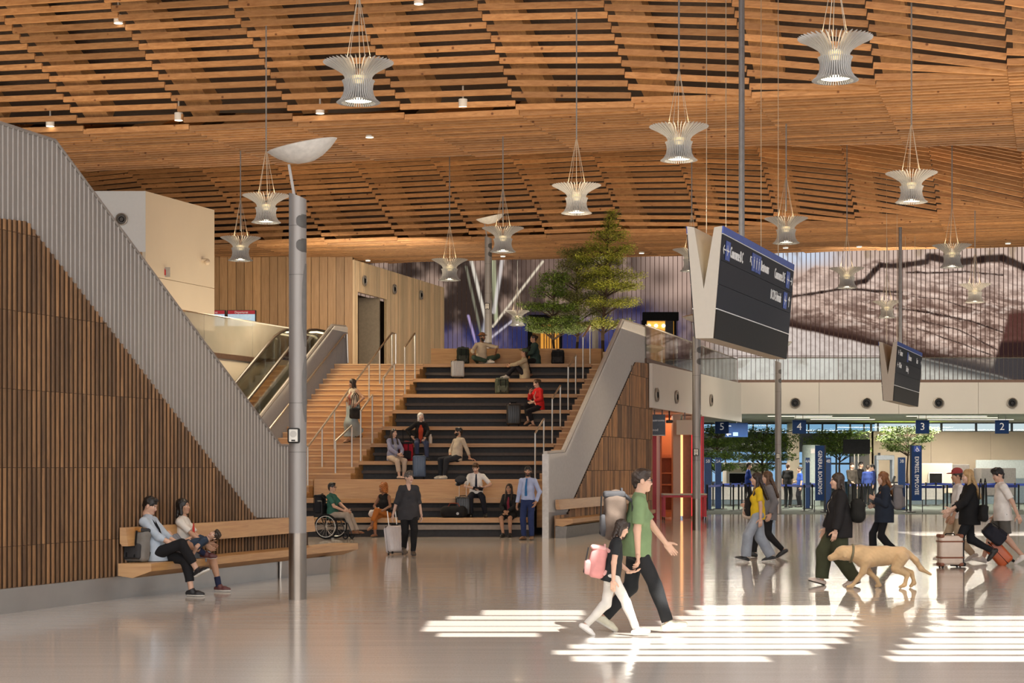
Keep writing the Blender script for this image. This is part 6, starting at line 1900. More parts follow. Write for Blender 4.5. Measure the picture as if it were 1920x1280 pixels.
# ---- left bench things
t = backpack('grey and charcoal bag with tan leather top on the bench beside the young man', (GX(256, 24.25), 24.25, 0.477), -25, 0.33, 0.20, 0.46, (0.20, 0.19, 0.175), (0.045, 0.045, 0.048), h=0.009, tilt=-6, cat='bag')
b = Blob(k=0.02); b.rb((0.0, -0.03, 0.43), (0.13, 0.09, 0.035), 0.03); v, f = b.mesh(0.009); np_object('leather_flap', [(v, f)], mat('tan leather', (0.34, 0.16, 0.045), 0.5), t)
slab_phone('phone', 'phone in the hands of the young man on the left bench', PPL['bench_man'][0], (-0.01, 0.40, 0.735), (0, 0.85, 0.5), (0, -0.5, 0.85))
lan = MB(); P0 = PPL['bench_man'][3]
pts = [P0['nb'] + Vector((0.05, 0.05, -0.02)), P0['hip'] + P0['u'] * 0.32 + P0['f'] * 0.135 + Vector((0.02, 0, 0)), P0['hip'] + P0['u'] * 0.18 + P0['f'] * 0.14]
lan.tube(pts, 0.012, 6); lan.tube([P0['nb'] + Vector((-0.05, 0.05, -0.02)), pts[1], pts[2]], 0.012, 6)
lan.build('lanyard', BLACKM, PPL['bench_man'][0])
pr = MB(); q = PPL['bench_woman'][3]; c = q['hip'] + q['u'] * 0.30 + q['f'] * 0.15
pr.add([c + Vector((x, 0.012, z)) for x, z in ((-0.02, -0.07), (0.05, -0.05), (0.06, 0.02), (0.02, 0.10), (-0.015, 0.03))] + [c + Vector((x, 0.0, z)) for x, z in ((-0.02, -0.07), (0.05, -0.05), (0.06, 0.02), (0.02, 0.10), (-0.015, 0.03))], [(0, 1, 2, 3, 4), (0, 5, 6, 1), (1, 6, 7, 2), (2, 7, 8, 3), (3, 8, 9, 4), (4, 9, 5, 0)])
pr.build('red_print', cloth('red print', (0.55, 0.05, 0.04)), PPL['bench_woman'][0])

# ---- wheelchair
wo = PPL['wheel_man'][0]
wc = thing('wheelchair', 'black wheelchair with large spoked wheels under the man in green polo', 'wheelchair', wo.location, wo.rotation_euler[2])
FR = mat('chair frame', (0.02, 0.02, 0.022), 0.35, 0.5)
for sx in (-1, 1):
    w = MB(); w.torus((sx * 0.29, -0.05, 0.31), 0.29, 0.020, 'X', 36, 8); o = w.build('big_wheel', BLACKM, wc, smooth=True)
    w = MB(); w.torus((sx * 0.325, -0.05, 0.31), 0.255, 0.009, 'X', 32, 6); w.build('push_rim', STEELR, o, smooth=True)
    w = MB()
    for i in range(16):
        a = 2 * PI * i / 16; w.tube([(sx * 0.29, -0.05, 0.31), (sx * 0.29, -0.05 + 0.28 * math.cos(a), 0.31 + 0.28 * math.sin(a))], 0.0028, 4)
    w.lathe([(0.035, -0.03), (0.035, 0.03)], 12).build('spokes', STEELR, o)
    w = MB(); w.torus((sx * 0.20, 0.42, 0.075), 0.06, 0.016, 'X', 20, 8); w.build('caster', BLACKM, wc, smooth=True)
    f = MB()
    f.tube([(sx * 0.22, -0.20, 0.92), (sx * 0.22, -0.20, 0.50), (sx * 0.22, -0.12, 0.31), (sx * 0.22, 0.20, 0.31)], 0.013, 7)
    f.tube([(sx * 0.22, -0.19, 0.47), (sx * 0.22, 0.34, 0.48), (sx * 0.18, 0.48, 0.38), (sx * 0.13, 0.56, 0.13)], 0.013, 7)
    f.tube([(sx * 0.22, 0.30, 0.47), (sx * 0.21, 0.38, 0.30), (sx * 0.20, 0.41, 0.10)], 0.012, 7)
    f.tube([(sx * 0.22, -0.20, 0.92), (sx * 0.22, -0.30, 0.92)], 0.018, 7)
    f.build('frame', FR, wc, smooth=True)
MB().rbox((0, 0.09, 0.472), (0.42, 0.44, 0.035), 0.015, 2).build('seat', BLACKM, wc)
MB().rbox((0, -0.185, 0.68), (0.40, 0.03, 0.36), 0.012, 2).build('backrest', BLACKM, wc)
MB().rbox((0, 0.60, 0.105), (0.28, 0.16, 0.02), 0.008, 2).build('foot_plate', FR, wc)
MB().tube([(-0.22, -0.05, 0.31), (0.22, -0.05, 0.31)], 0.016, 8).build('axle', FR, wc)
p = at_local(wo, (0, -0.34, 0.62)); backpack('black backpack hung on the back of the wheelchair', p, math.degrees(wo.rotation_euler[2]), 0.32, 0.20, 0.46, (0.015, 0.016, 0.02))
# ---- things on the tiers
t = thing('plastic_bag', 'crumpled white plastic bag beside the woman with orange hair', 'bag', (GX(703, 45.5), 45.5, 0.482))
b = Blob(k=0.04); b.noise = 0.016; b.nf = 30; b.ell((0, 0, 0.10), (0.17, 0.13, 0.11)); b.ell((0.10, 0, 0.17), (0.10, 0.09, 0.09)); b.plane((0, 0, 0.0), (0, 0, -1)); v, f = b.mesh(0.012)
np_object('body', [(v, f)], mat('white film', (0.72, 0.68, 0.68), 0.35, var=0.15, scale=20), t)
MB().tube([(0.12, 0, 0.22), (0.16, 0, 0.29), (0.20, 0, 0.28), (0.19, 0, 0.20)], 0.014, 6).build('handle', MATS['white film'], t, smooth=True)
suitcase('white hard suitcase with black fittings rolled behind the woman in dark blouse', (GX(746, 36.15), 36.15, 0.0), 30, 0.42, 0.26, 0.58, (0.74, 0.68, 0.66), handle=0.35, tilt=-14)
suitcase('grey hard suitcase standing on the ninth tier beside the dark green backpack', (GX(858, 52.3), 52.3, 4.322), 12, 0.38, 0.22, 0.52, (0.33, 0.32, 0.325))
suitcase('black soft looking suitcase standing on the sixth tier near the woman in red', (GX(963, d7 - 0.75), d7 - 0.72, 2.882), 8, 0.38, 0.24, 0.62, (0.02, 0.02, 0.021), handle=0.05)
suitcase('steel blue ribbed suitcase standing before the white-haired woman', (GX(786, d4 - 0.5), d4 - 0.5, 1.444), 8, 0.34, 0.26, 0.62, (0.055, 0.09, 0.16), handle=0.02)
t = backpack('red and black bag on the fourth tier, beside the lavender woman', (GX(762, d4 + 0.18), d4 + 0.18, 1.923), -5, 0.36, 0.22, 0.52, (0.30, 0.012, 0.025), (0.018, 0.015, 0.018), straps=False)
MB().tube([(-0.10, 0.06, 0.45), (-0.10, 0.06, 0.85), (0.10, 0.06, 0.85), (0.10, 0.06, 0.45)], 0.011, 6).build('pull_handle', BLACKM, t)
t = thing('water_bottle', 'white water bottle standing on the fifth tier plank', 'bottle', (GX(807, d5 + 0.05), d5 + 0.05, 2.402))
MB().lathe([(0.0, 0), (0.045, 0.0), (0.048, 0.02), (0.048, 0.16), (0.030, 0.20), (0.024, 0.21)], 20, cap=False).build('body', mat('bottle white', (0.74, 0.66, 0.56), 0.3), t, smooth=True)
MB().lathe([(0.028, 0.205), (0.028, 0.25), (0.0, 0.25)], 16, cap=False).build('cap', mat('bottle cap', (0.80, 0.78, 0.74), 0.4), t, smooth=True)
# pilot's bags
sc_ = suitcase('black roller bag with raised handle carrying a pilot cap, beside the pilot', (GX(868, d2 - 0.42), d2 - 0.42, 0.482), 5, 0.38, 0.24, 0.52, (0.013, 0.013, 0.014), handle=0.42)
t = thing('pilot_cap', 'black peaked pilot cap hung on the roller bag handle', 'hat', (GX(864, d2 - 0.45), d2 - 0.45, 0.482 + 0.93), -0.5)
t.rotation_euler = (0.5, 0.35, -0.6)
MB().lathe([(0.0, 0.075), (0.13, 0.06), (0.145, 0.03), (0.10, -0.01), (0.095, -0.05)], 24, cap=False, sy=1.1).build('crown', cloth('cap navy', (0.018, 0.02, 0.028)), t, smooth=True)
MB().lathe([(0.098, -0.055), (0.098, -0.015)], 24, cap=False, sy=1.1).build('band', BLACK, t, smooth=True)
b = Blob(k=0.0); b.ell((0, -0.10, -0.05), (0.085, 0.085, 0.010)); v, f = b.mesh(0.008); np_object('peak', [(v, f)], BLACK, t)
t = thing('duffel_bag', 'black duffel bag with red trim lying on the lowest tier by the roller bag', 'bag', (GX(851, d2 - 0.62), d2 - 0.62, 0.482))
b = Blob(k=0.04); b.noise = 0.008; b.nf = 22; b.cap((-0.20, 0, 0.14), (0.20, 0, 0.14), 0.15); b.rb((0, 0, 0.10), (0.27, 0.13, 0.10), 0.05); b.plane((0, 0, 0), (0, 0, -1)); v, f = b.mesh(0.012); np_object('body', [(v, f)], cloth('duffel', (0.014, 0.014, 0.015)), t)
for y in (-0.06, 0.06): MB().tube([(-0.16, y, 0.24), (-0.10, y, 0.36), (0.10, y, 0.36), (0.16, y, 0.24)], 0.011, 6).build('handle', mat('duffel strap', (0.25, 0.045, 0.02), 0.6), t, smooth=True)
MB().lathe([(0.035, 0), (0.035, 0.008)], 16).xform(Matrix.Translation((0.10, -0.148, 0.10)) @ Matrix.Rotation(PI / 2, 4, 'X')).build('badge', mat('badge grey', (0.5, 0.5, 0.5), 0.5), t)
slab_phone('tablet', 'tablet held by the pilot', PPL['pilot'][0], (-0.05, 0.36, 0.73), (1, 0.1, 0.12), (0, -0.45, 0.9), (0.18, 0.26, 0.010), 'tablet')
epm = cloth('epaulette', (0.015, 0.015, 0.02))
q = PPL['pilot'][3]
for sg in (-1, 1): MB().rbox(q['S'] + q['r'] * sg * 0.15 + q['u'] * 0.068, (0.13, 0.06, 0.016), 0.006, 2).build('epaulette', epm, PPL['pilot'][0])
# top tier
backpack('dark green roll top backpack standing on the top tier beside the man in hat', (GX(868, d10), d10, 4.803), 10, 0.36, 0.24, 0.50, (0.022, 0.03, 0.022), (0.05, 0.055, 0.045))
backpack('black backpack on the top tier right of the woman with ponytail', (GX(1046, d10), d10, 4.803), -8, 0.38, 0.22, 0.42, (0.014, 0.014, 0.015), (0.03, 0.03, 0.032))
backpack('green camouflage backpack standing on the eighth tier', (GX(941, D1 + TIER * 7 + 0.2), D1 + TIER * 7 + 0.2, 3.843), 14, 0.38, 0.24, 0.46, (0.055, 0.065, 0.045), (0.085, 0.095, 0.07))
slab_phone('phone', 'phone held up by the woman in red', PPL['red_woman'][0], (0.03, 0.36, 1.08), (0, 0.4, 0.9), (0, -0.9, 0.4))
p = on('stair_woman', (-0.24, 0.12, 0.66)); handbag('black patterned handbag hanging from the arm of the woman on the stairs', p, yaw_of('stair_woman') + 90, 0.36, 0.14, 0.30, (0.03, 0.028, 0.026), 0.40)
# ---- walkers' bags
gy = yaw_of('green_man')
backpack('large taupe backpack with grey top worn by the man in green tee', on('green_man', (0, -0.225, 0.98)), gy, 0.34, 0.23, 0.52, (0.105, 0.078, 0.062), (0.055, 0.055, 0.06), h=0.009)
backpack('pink school backpack worn by the girl', on('girl', (0, -0.165, 0.60)), yaw_of('girl'), 0.25, 0.17, 0.34, (0.62, 0.27, 0.26), (0.66, 0.36, 0.34), h=0.008, tilt=-8)
handbag('black shoulder bag carried by the woman in yellow tee', on('yellow_woman', (0.20, 0.16, 0.84)), 90, 0.30, 0.10, 0.34, (0.014, 0.014, 0.015), 0.24)
handbag('boxy cream handbag held beyond the woman in yellow tee', (GX(1404, 35.3), 35.3, 0.74), 0, 0.24, 0.14, 0.26, (0.62, 0.52, 0.42), 0.10)
handbag('large black slouchy bag under the arm of the woman in olive trousers', on('olive_woman', (-0.10, -0.26, 0.93)), 90, 0.26, 0.20, 0.36, (0.014, 0.014, 0.013), 0.22)
backpack('grey backpack worn by the woman with auburn hair', on('navy_woman', (0, -0.24, 0.96)), yaw_of('navy_woman'), 0.30, 0.18, 0.46, (0.21, 0.20, 0.205), (0.17, 0.165, 0.17))
handbag('black shoulder bag carried by the blond woman', on('blond_woman', (-0.25, -0.17, 0.80)), 90, 0.34, 0.13, 0.30, (0.013, 0.013, 0.013), 0.45)
suitcase('cream suitcase with brown leather straps rolled before the blond woman', (GX(1781, 31.5), 31.5, 0.0), 4, 0.41, 0.26, 0.56, (0.70, 0.58, 0.48), straps=(0.22, 0.075, 0.035))
suitcase('tilted orange suitcase pulled behind the boy', (GX(1893, 32.2), 32.2, 0.0), 78, 0.34, 0.28, 0.52, (0.50, 0.10, 0.025), handle=0.30, tilt=-42)
backpack('black bag strapped on the orange suitcase', (GX(1872, 32.3), 32.0, 0.42), 82, 0.30, 0.24, 0.40, (0.02, 0.02, 0.028), tilt=-50, straps=False)
# ---- dog
do_ = 26.1
dg_ = Blob(k=0.05)
S3 = lambda x, y, z: Vector((x, y, z))     # dog faces -x; origin under the middle
dg_.cap(S3(-0.26, 0, 0.45), S3(0.05, 0, 0.47), 0.135, 0.125, side=(0, 1, 0), va=0.165, vb=0.140); dg_.cap(S3(0.05, 0, 0.47), S3(0.30, 0, 0.48), 0.115, 0.115, side=(0, 1, 0), va=0.13, vb=0.125)
dg_.cap(S3(-0.33, 0, 0.50), S3(-0.50, 0, 0.51), 0.130, 0.105)
dg_.ell(S3(-0.565, 0, 0.510), (0.110, 0.098, 0.100)); dg_.cap(S3(-0.62, 0, 0.480), S3(-0.725, 0, 0.440), 0.066, 0.050, k=0.03)
for sy in (-1, 1):
    dg_.cap(S3(-0.53, sy * 0.08, 0.565), S3(-0.545, sy * 0.105, 0.455), 0.030, 0.020, k=0.02, side=(1, 0, 0), va=0.012, vb=0.010)
def dleg(pts, rs):
    for (a, b, r0, r1) in zip(pts, pts[1:], rs, rs[1:]): dg_.cap(a, b, r0, r1, k=0.03)
dleg([S3(-0.24, -0.09, 0.40), S3(-0.28, -0.085, 0.24), S3(-0.36, -0.08, 0.13), S3(-0.44, -0.08, 0.035), S3(-0.495, -0.08, 0.026)], [0.075, 0.045, 0.030, 0.027, 0.026])
dleg([S3(-0.22, 0.09, 0.40), S3(-0.17, 0.085, 0.24), S3(-0.05, 0.08, 0.13), S3(-0.01, 0.08, 0.04), S3(-0.05, 0.08, 0.026)], [0.075, 0.045, 0.030, 0.027, 0.026])
dleg([S3(0.27, -0.085, 0.44), S3(0.20, -0.09, 0.29), S3(0.36, -0.09, 0.20), S3(0.32, -0.09, 0.05), S3(0.26, -0.09, 0.026)], [0.105, 0.070, 0.034, 0.027, 0.026])
dleg([S3(0.27, 0.085, 0.44), S3(0.26, 0.09, 0.28), S3(0.46, 0.09, 0.22), S3(0.50, 0.09, 0.07), S3(0.45, 0.09, 0.028)], [0.105, 0.068, 0.034, 0.027, 0.026])
for a, b, r0, r1 in ((S3(0.40, 0, 0.50), S3(0.50, 0, 0.40), 0.045, 0.042), (S3(0.50, 0, 0.40), S3(0.58, 0, 0.28), 0.042, 0.036), (S3(0.58, 0, 0.28), S3(0.72, 0, 0.20), 0.036, 0.018)): dg_.cap(a, b, r0, r1, k=0.03)
dg_.noise = 0.0025; dg_.nf = 90
dg_.plane((0, 0, 0), (0, 0, -1))
v, f = dg_.mesh(0.009)
dogm = mat('dog coat', (0.62, 0.42, 0.22), 0.75, var=0.22, scale=4, bump=0.4, bscale=160, sheen=0.3)
dog = np_object('dog', [(v, f)], dogm); dog.location = (GX(1652, do_), do_, 0)
tag(dog, 'yellow Labrador type dog walking left beside the woman in olive trousers', 'dog')
MB().tube([(-0.43 + 0.02 * math.cos(a), 0.122 * math.sin(a), 0.504 + 0.124 * math.cos(a)) for a in [2 * PI * i / 20 for i in range(20)]], 0.017, 6, closed=True).build('collar', mat('collar', (0.16, 0.14, 0.08), 0.6), dog, smooth=True)
MB().sphere((-0.742, 0, 0.437), 0.019, 10).build('nose', BLACK, dog, smooth=True)
for sy in (-1, 1): MB().sphere((-0.632, sy * 0.055, 0.527), 0.011, 8).build('eye', BLACK, dog, smooth=True)

# ---------------------------------------------------------------- trees
BARK = mat('bark', (0.06, 0.036, 0.022), 0.9, var=0.3)
LEAFS = {}
def leafmat(nm, c0, c1):
    if nm in MATS: return MATS[nm]
    m, nt, b = _nt(nm); L = nt.links
    ge = N(nt, 'ShaderNodeNewGeometry'); rp = N(nt, 'ShaderNodeValToRGB')
    rp.color_ramp.elements[0].color = rgba(c0); rp.color_ramp.elements[1].color = rgba(c1)
    L.new(ge.outputs['Random Per Island'], rp.inputs['Fac']); L.new(rp.outputs['Color'], b.inputs['Base Color'])
    b.inputs['Roughness'].default_value = 0.5; b.inputs['Transmission Weight'].default_value = 0.0
    b.inputs['Subsurface Weight'].default_value = 0.0
    MATS[nm] = m; return m
def tree(label, loc, H, tiers, n, lm, rs, leaf=0.07, trunk=0.06, group=None, lean=0.0):
    """tiers: (height, radius, thickness, dx)"""
    rnd = random.Random(rs)
    t = thing('indoor_tree', label, 'tree', loc, 0, group)
    tr = MB(); pts = []
    for i in range(9):
        f = i / 8; pts.append((lean * f + 0.04 * math.sin(f * 9 + rs), 0.03 * math.cos(f * 7 + rs), H * f))
    tr.tube(pts, [trunk * (1 - 0.8 * i / 8) for i in range(9)], 8)
    tr.build('trunk', BARK, t, smooth=True)
    br = MB(); cl = []
    for (z, r, th, dx) in tiers:
        nb = max(4, int(4 + r * 4))
        for i in range(nb):
            a = 2 * PI * (i + rnd.random() * 0.7) / nb
            L_ = r * (0.6 + 0.4 * rnd.random())
            z0 = z - 0.12 * L_ - 0.05
            bx = lean * z / H
            e = Vector((bx + dx + L_ * math.cos(a), L_ * math.sin(a), z + 0.10 * rnd.random()))
            s0 = Vector((bx, 0, max(0.3, z0 - 0.25 * L_)))
            mid = s0.lerp(e, 0.55) + Vector((0, 0, 0.10 * L_))
            br.tube([s0, mid, e], [0.022, 0.013, 0.005], 5)
            for q in range(3):
                c = mid.lerp(e, 0.15 + 0.42 * q); cl.append((c, 0.12 + 0.26 * L_, th))
    br.build('branches', BARK, t)
    lv = MB(); vs = []; fs = []
    tot = sum(c[1] ** 2 for c in cl)
    for c, rad, th in cl:
        for i in range(max(6, int(n * rad * rad / tot))):
            a = rnd.random() * 2 * PI; rr = rad * math.sqrt(rnd.random())
            p = c + Vector((rr * math.cos(a), rr * math.sin(a), (rnd.random() - 0.45) * th * 1.3 * (1 - 0.4 * rr / rad)))
            l = leaf * (0.6 + 0.7 * rnd.random())
            d1 = Vector((rnd.uniform(-1, 1), rnd.uniform(-1, 1), rnd.uniform(-0.5, 0.45))).normalized() * l
            d2 = d1.cross(Vector((rnd.uniform(-0.5, 0.5), rnd.uniform(-0.5, 0.5), 1))).normalized() * l * 0.33
            b0 = len(vs); vs += [p - d1, p + d2, p + d1, p - d2]; fs.append((b0, b0 + 1, b0 + 2, b0 + 3))
    lv.add(vs, fs); lv.build('foliage', lm, t, recalc=False)
    return t
LG = leafmat('bright leaves', (0.16, 0.21, 0.02), (0.50, 0.50, 0.07)); LD = leafmat('deep leaves', (0.05, 0.10, 0.016), (0.19, 0.28, 0.04)); LM_ = leafmat('olive leaves', (0.10, 0.13, 0.03), (0.31, 0.31, 0.08))
# planter behind the top backrest
pl_ = thing('planter', 'long pale planter box behind the top back board', 'planter', (1.6, 57, ZM))
a_, b_2 = GX(985, 57) - 1.6, GX(1192, 57) - 1.6
MB().rbox(((a_ + b_2) / 2, 0.6, 0.29), (b_2 - a_, 2.2, 0.57), 0.02, 2).build('box', CREAM, pl_)
MB().box(((a_ + b_2) / 2, 0.6, 0.58), (b_2 - a_ - 0.16, 2.0, 0.02)).build('soil', mat('soil', (0.03, 0.02, 0.015), 0.95), pl_)
zb = ZM + 0.58
tree('tallest indoor tree, its bright top rising against the timber ceiling', (GX(1130, 57.6), 57.6, zb), 4.45, [(0.95, 0.75, 0.2, 0.1), (1.6, 0.9, 0.25, 0.1), (2.15, 1.05, 0.25, 0.25), (2.55, 1.1, 0.25, 0.0), (3.0, 0.95, 0.25, -0.2), (3.35, 0.8, 0.3, 0.1), (3.75, 0.65, 0.35, 0.15), (4.1, 0.32, 0.35, 0.1), (4.4, 0.16, 0.3, 0.12)], 30000, LG, 3, 0.040, 0.06, lean=0.2)
tree('middle indoor tree between two others on the upper floor', (GX(1083, 58.2), 58.2, zb), 3.3, [(0.9, 0.75, 0.25, 0), (1.4, 0.85, 0.3, 0), (1.9, 0.8, 0.3, -0.05), (2.4, 0.8, 0.35, -0.1), (2.9, 0.7, 0.35, -0.1), (3.3, 0.55, 0.3, -0.05)], 22000, LM_, 5, 0.038, 0.05)
tree('leftmost indoor tree with the darkest green, behind the black backpack', (GX(1037, 57.2), 57.2, zb), 2.5, [(0.75, 0.8, 0.2, 0), (1.0, 0.95, 0.2, -0.1), (1.45, 0.85, 0.22, -0.1), (1.95, 0.6, 0.35, 0.0), (2.35, 0.5, 0.4, 0.0)], 18000, LD, 8, 0.042, 0.042)

# ---------------------------------------------------------------- red shop and cart
RED = mat('shop red', (0.62, 0.012, 0.03), 0.4, var=0.05); ORG = mat('shop orange', (0.66, 0.18, 0.05), 0.5, var=0.08, scale=2)
sh = thing('shop_unit', 'small red and orange shop bay under the upper floor behind the first column', 'shop', (GX(1225, 60), 60, 0))
O = Vector((GX(1225, 60), 60, 0))
def fr(px0, px1, d, z0, z1, th=0.1):
    a, b = GX(px0, d), GX(px1, d)
    return MB().box(((a + b) / 2 - O.x, d + th / 2 - O.y, (z0 + z1) / 2), (b - a, th, z1 - z0))
fr(1219, 1231, 60, 0, 3.3, 0.5).build('red_wall', RED, sh)
fr(1228, 1268, 63.5, 0, 3.6).build('orange_back', ORG, sh)
MB().box((GX(1231, 60) - O.x + 0.16, 1.9, 1.7), (0.06, 3.4, 3.4)).build('orange_side', ORG, sh)
s_ = fr(1235, 1262, 63.0, 0.2, 2.2, 0.06)
for z in (0.25, 0.75, 1.15, 1.55, 2.1):
    a, b = GX(1235, 62.6), GX(1262, 62.6); s_.box(((a + b) / 2 - O.x, 62.8 - O.y, z), (b - a, 0.45, 0.05))
for px in (1235, 1262): s_.box((GX(px, 62.8) - O.x, 62.8 - O.y, 1.17), (0.05, 0.45, 1.95))
s_.build('shelf', mat('shelf orange', (0.50, 0.15, 0.05), 0.5), sh)
fr(1262, 1276, 61, 0, 3.55, 0.6).build('beige_pillar', CREAM2, sh)
fr(1276, 1280.5, 61.2, 0.1, 3.2, 0.05).build('light_strip', emission('orange strip', (1.0, 0.42, 0.16), 2.2), sh)
fr(1280.5, 1297, 61.4, 0, 3.55).build('brown_panel', mat('shop brown', (0.20, 0.10, 0.06), 0.5), sh)
fr(1297, 1316, 61.2, 0, 3.55).build('beige_panel', CREAM2, sh)
fr(1296.5, 1299, 61.1, 0.1, 3.2, 0.05).build('red_strip', emission('red strip', (1.0, 0.06, 0.07), 1.0), sh)
fr(1314.5, 1320, 60, 0, 3.45, 0.3).build('red_post', RED, sh)
fr(1313, 1314.5, 59.98, 0.1, 3.3, 0.05).build('red_strip', MATS['red strip'], sh)
t = thing('hanging_board', 'grey blue hanging sign with white writing at the corner of the slatted stair side', 'sign', P(1233, 796, 58.5))
MB().box((0, 0, 0), (0.50, 0.08, 0.66)).build('board', mat('board grey blue', (0.11, 0.14, 0.19), 0.5), t)
MB().box((0, 0, -0.345), (0.50, 0.09, 0.03)).build('edge', WHITEP, t)
text_mesh('Restrooms', 0.10, frame((0, -0.045, 0.14), (1, 0, 0), (0, 0, 1))).build('lettering', LETW, t); text_mesh('Food', 0.11, frame((-0.1, -0.045, -0.17), (1, 0, 0), (0, 0, 1))).build('lettering', LETW, t)
MB().tube([(-0.1, 0, 0.3), (-0.1, 0, 0.62)], 0.02).tube([(0.15, 0, 0.3), (0.15, 0, 0.62)], 0.02).build('hanger', RODM, t)
t = thing('blank_board', 'plain beige hanging board above the shop, left of the first column', 'sign', P(1284, 801, 60.2))
MB().rbox((0, 0, 0), (0.57, 0.06, 0.50), 0.01, 1).build('board', CREAM, t); MB().tube([(0, 0, 0.2), (0, 0, 0.5)], 0.02).build('hanger', RODM, t)
t = thing('ceiling_camera', 'black security camera on the soffit beside the grey blue hanging sign', 'camera', P(1255, 790, 59))
MB().rbox((0, 0, 0), (0.22, 0.28, 0.10), 0.03, 2).build('body', BLACK, t); MB().tube([(0, 0, 0), (0, 0, 0.37)], 0.025).build('bracket', BLACK, t)
ct = thing('cart_table', 'beige topped cart table with red legs on casters before the shop', 'table', (GX(1277, 60.4), 59.4, 0))
wd_ = GX(1318, 59.4) - GX(1236, 59.4)
MB().rbox((0, 0, 0.865), (wd_, 0.8, 0.05), 0.01, 1).build('top', CREAM, ct)
MB().box((0, 0, 0.80), (wd_, 0.78, 0.07)).build('apron', RED, ct)
for sx in (-1, 1):
    for sy in (-1, 1):
        lg = MB().box((sx * (wd_ / 2 - 0.05), sy * 0.34, 0.46), (0.07, 0.07, 0.66)).build('leg', RED, ct)
        MB().torus((sx * (wd_ / 2 - 0.05), sy * 0.34, 0.06), 0.045, 0.018, 'X', 14, 6).build('caster', BLACK, lg, smooth=True)

# ---------------------------------------------------------------- checkpoint
TW = mat('checkpoint white', (0.66, 0.64, 0.60), 0.4); TB_ = mat('sign navy', (0.018, 0.05, 0.16), 0.5, var=0.05, spec=0.12); BELT = mat('belt blue', (0.012, 0.035, 0.25), 0.6)
bw_ = MB()
x = GX(1634, 90)
while x < 34: bw_.box((x + 1.49, 90.1, 1.77), (2.965, 0.2, 3.54)); x += 2.98
structure(bw_.build('wall_checkpoint', CREAM2))
structure(MB().box((GX(1634, 90), 92.5, 1.77), (0.2, 5, 3.54)).build('wall_return', CREAM2))
wn = MB()
for px in (1634, 1766, 1831, 1898, 1960): wn.box((GX(px, 90), 90.1, 3.82), (0.10, 0.12, 0.56))
wn.box((22, 90.1, 4.08), (30, 0.12, 0.06)); wn.box((22, 90.1, 3.55), (30, 0.12, 0.05))
wf = structure(wn.build('window_1', mat('mullion', (0.10, 0.11, 0.12), 0.4)))
MB().box((22, 90.12, 3.82), (30, 0.02, 0.52)).build('glass_pane', CLEAR, wf)
wn = MB()
D9 = 96.0
x0, x1 = GX(1225, D9), GX(1640, D9)
for px in range(1230, 1650, 26): wn.box((GX(px, D9), D9, 2.1), (0.08, 0.12, 4.2))
for z in (0.05, 0.95, 1.95, 2.62, 4.1): wn.box(((x0 + x1) / 2, D9, z), (x1 - x0, 0.14, 0.10))
wn.box(((x0 + x1) / 2, D9 - 0.1, 3.12), (x1 - x0, 0.3, 0.9))
wf = structure(wn.build('window_2', mat('mullion', (0.10, 0.11, 0.12), 0.4)))
MB().box(((x0 + x1) / 2, D9 + 0.05, 2.1), (x1 - x0, 0.02, 4.2)).build('glass_pane', glass_mat('blue glass', tint=(0.62, 0.80, 0.95), opacity=0.05), wf)
structure(MB().box(((x0 + x1) / 2, D9 + 0.3, 0.45), (x1 - x0, 0.2, 0.95)).build('wall_low', CREAM2))
for px, w_px, lb in ((1490, 10, 'near the 4 sign'),):
    structure(MB().box((GX(1487, 92), 92, 2.0), (0.55, 0.55, 4.0)).build('trim_5', CREAM))
for n_, px, lb in (('5', 1353.5, 'hanging at the left end of the checkpoint'), ('4', 1498.5, 'hanging before the tree and dark header'), ('3', 1729.5, 'hanging just above the express sign'), ('2', 1878.5, 'hanging at the far right of the checkpoint')):
    t = thing('number_sign', 'square navy sign with white number %s, %s' % (n_, lb), 'sign', P(px, 800, 73.9), 0, 'lane number signs')
    MB().box((0, 0, 0), (0.56, 0.06, 0.56)).build('board', TB_, t)
    lt = MB(); text_mesh(n_, 0.42, frame((0, -0.034, 0.0), (1, 0, 0), (0, 0, 1)), mb=lt); lt.build('numeral', LETW, t)
    MB().tube([(-0.15, 0, 0.27), (-0.15, 0, 0.5)], 0.012).tube([(0.15, 0, 0.27), (0.15, 0, 0.5)], 0.012).build('hanger', RODM, t)
for tx, px0, px1, d in (('5B', 1320.5, 1333.5, 74), ('5A', 1341, 1352, 75.5), ('4A', 1510.5, 1518, 76), ('4B', 1547, 1558, 74), ('3B', 1684, 1697, 74)):
    w = GX(px1, d) - GX(px0, d)
    t = thing('lane_sign', 'slim blue lane pillar marked %s behind the queue belts' % tx, 'sign', (GX((px0 + px1) / 2, d), d, 0.002), 0, 'blue lane pillars')
    MB().box((0, 0, 1.08), (w, 0.12, 2.16)).build('panel', mat('pillar blue', (0.02, 0.075, 0.25), 0.4), t)
    MB().box((0, 0, 0.015), (w + 0.2, 0.4, 0.03)).build('foot', BLACK, t)
    lt = MB(); text_mesh(tx, 0.19, frame((0, -0.063, 2.0), (1, 0, 0), (0, 0, 1)), mb=lt, xs=0.85); lt.build('lettering', LETW, t)
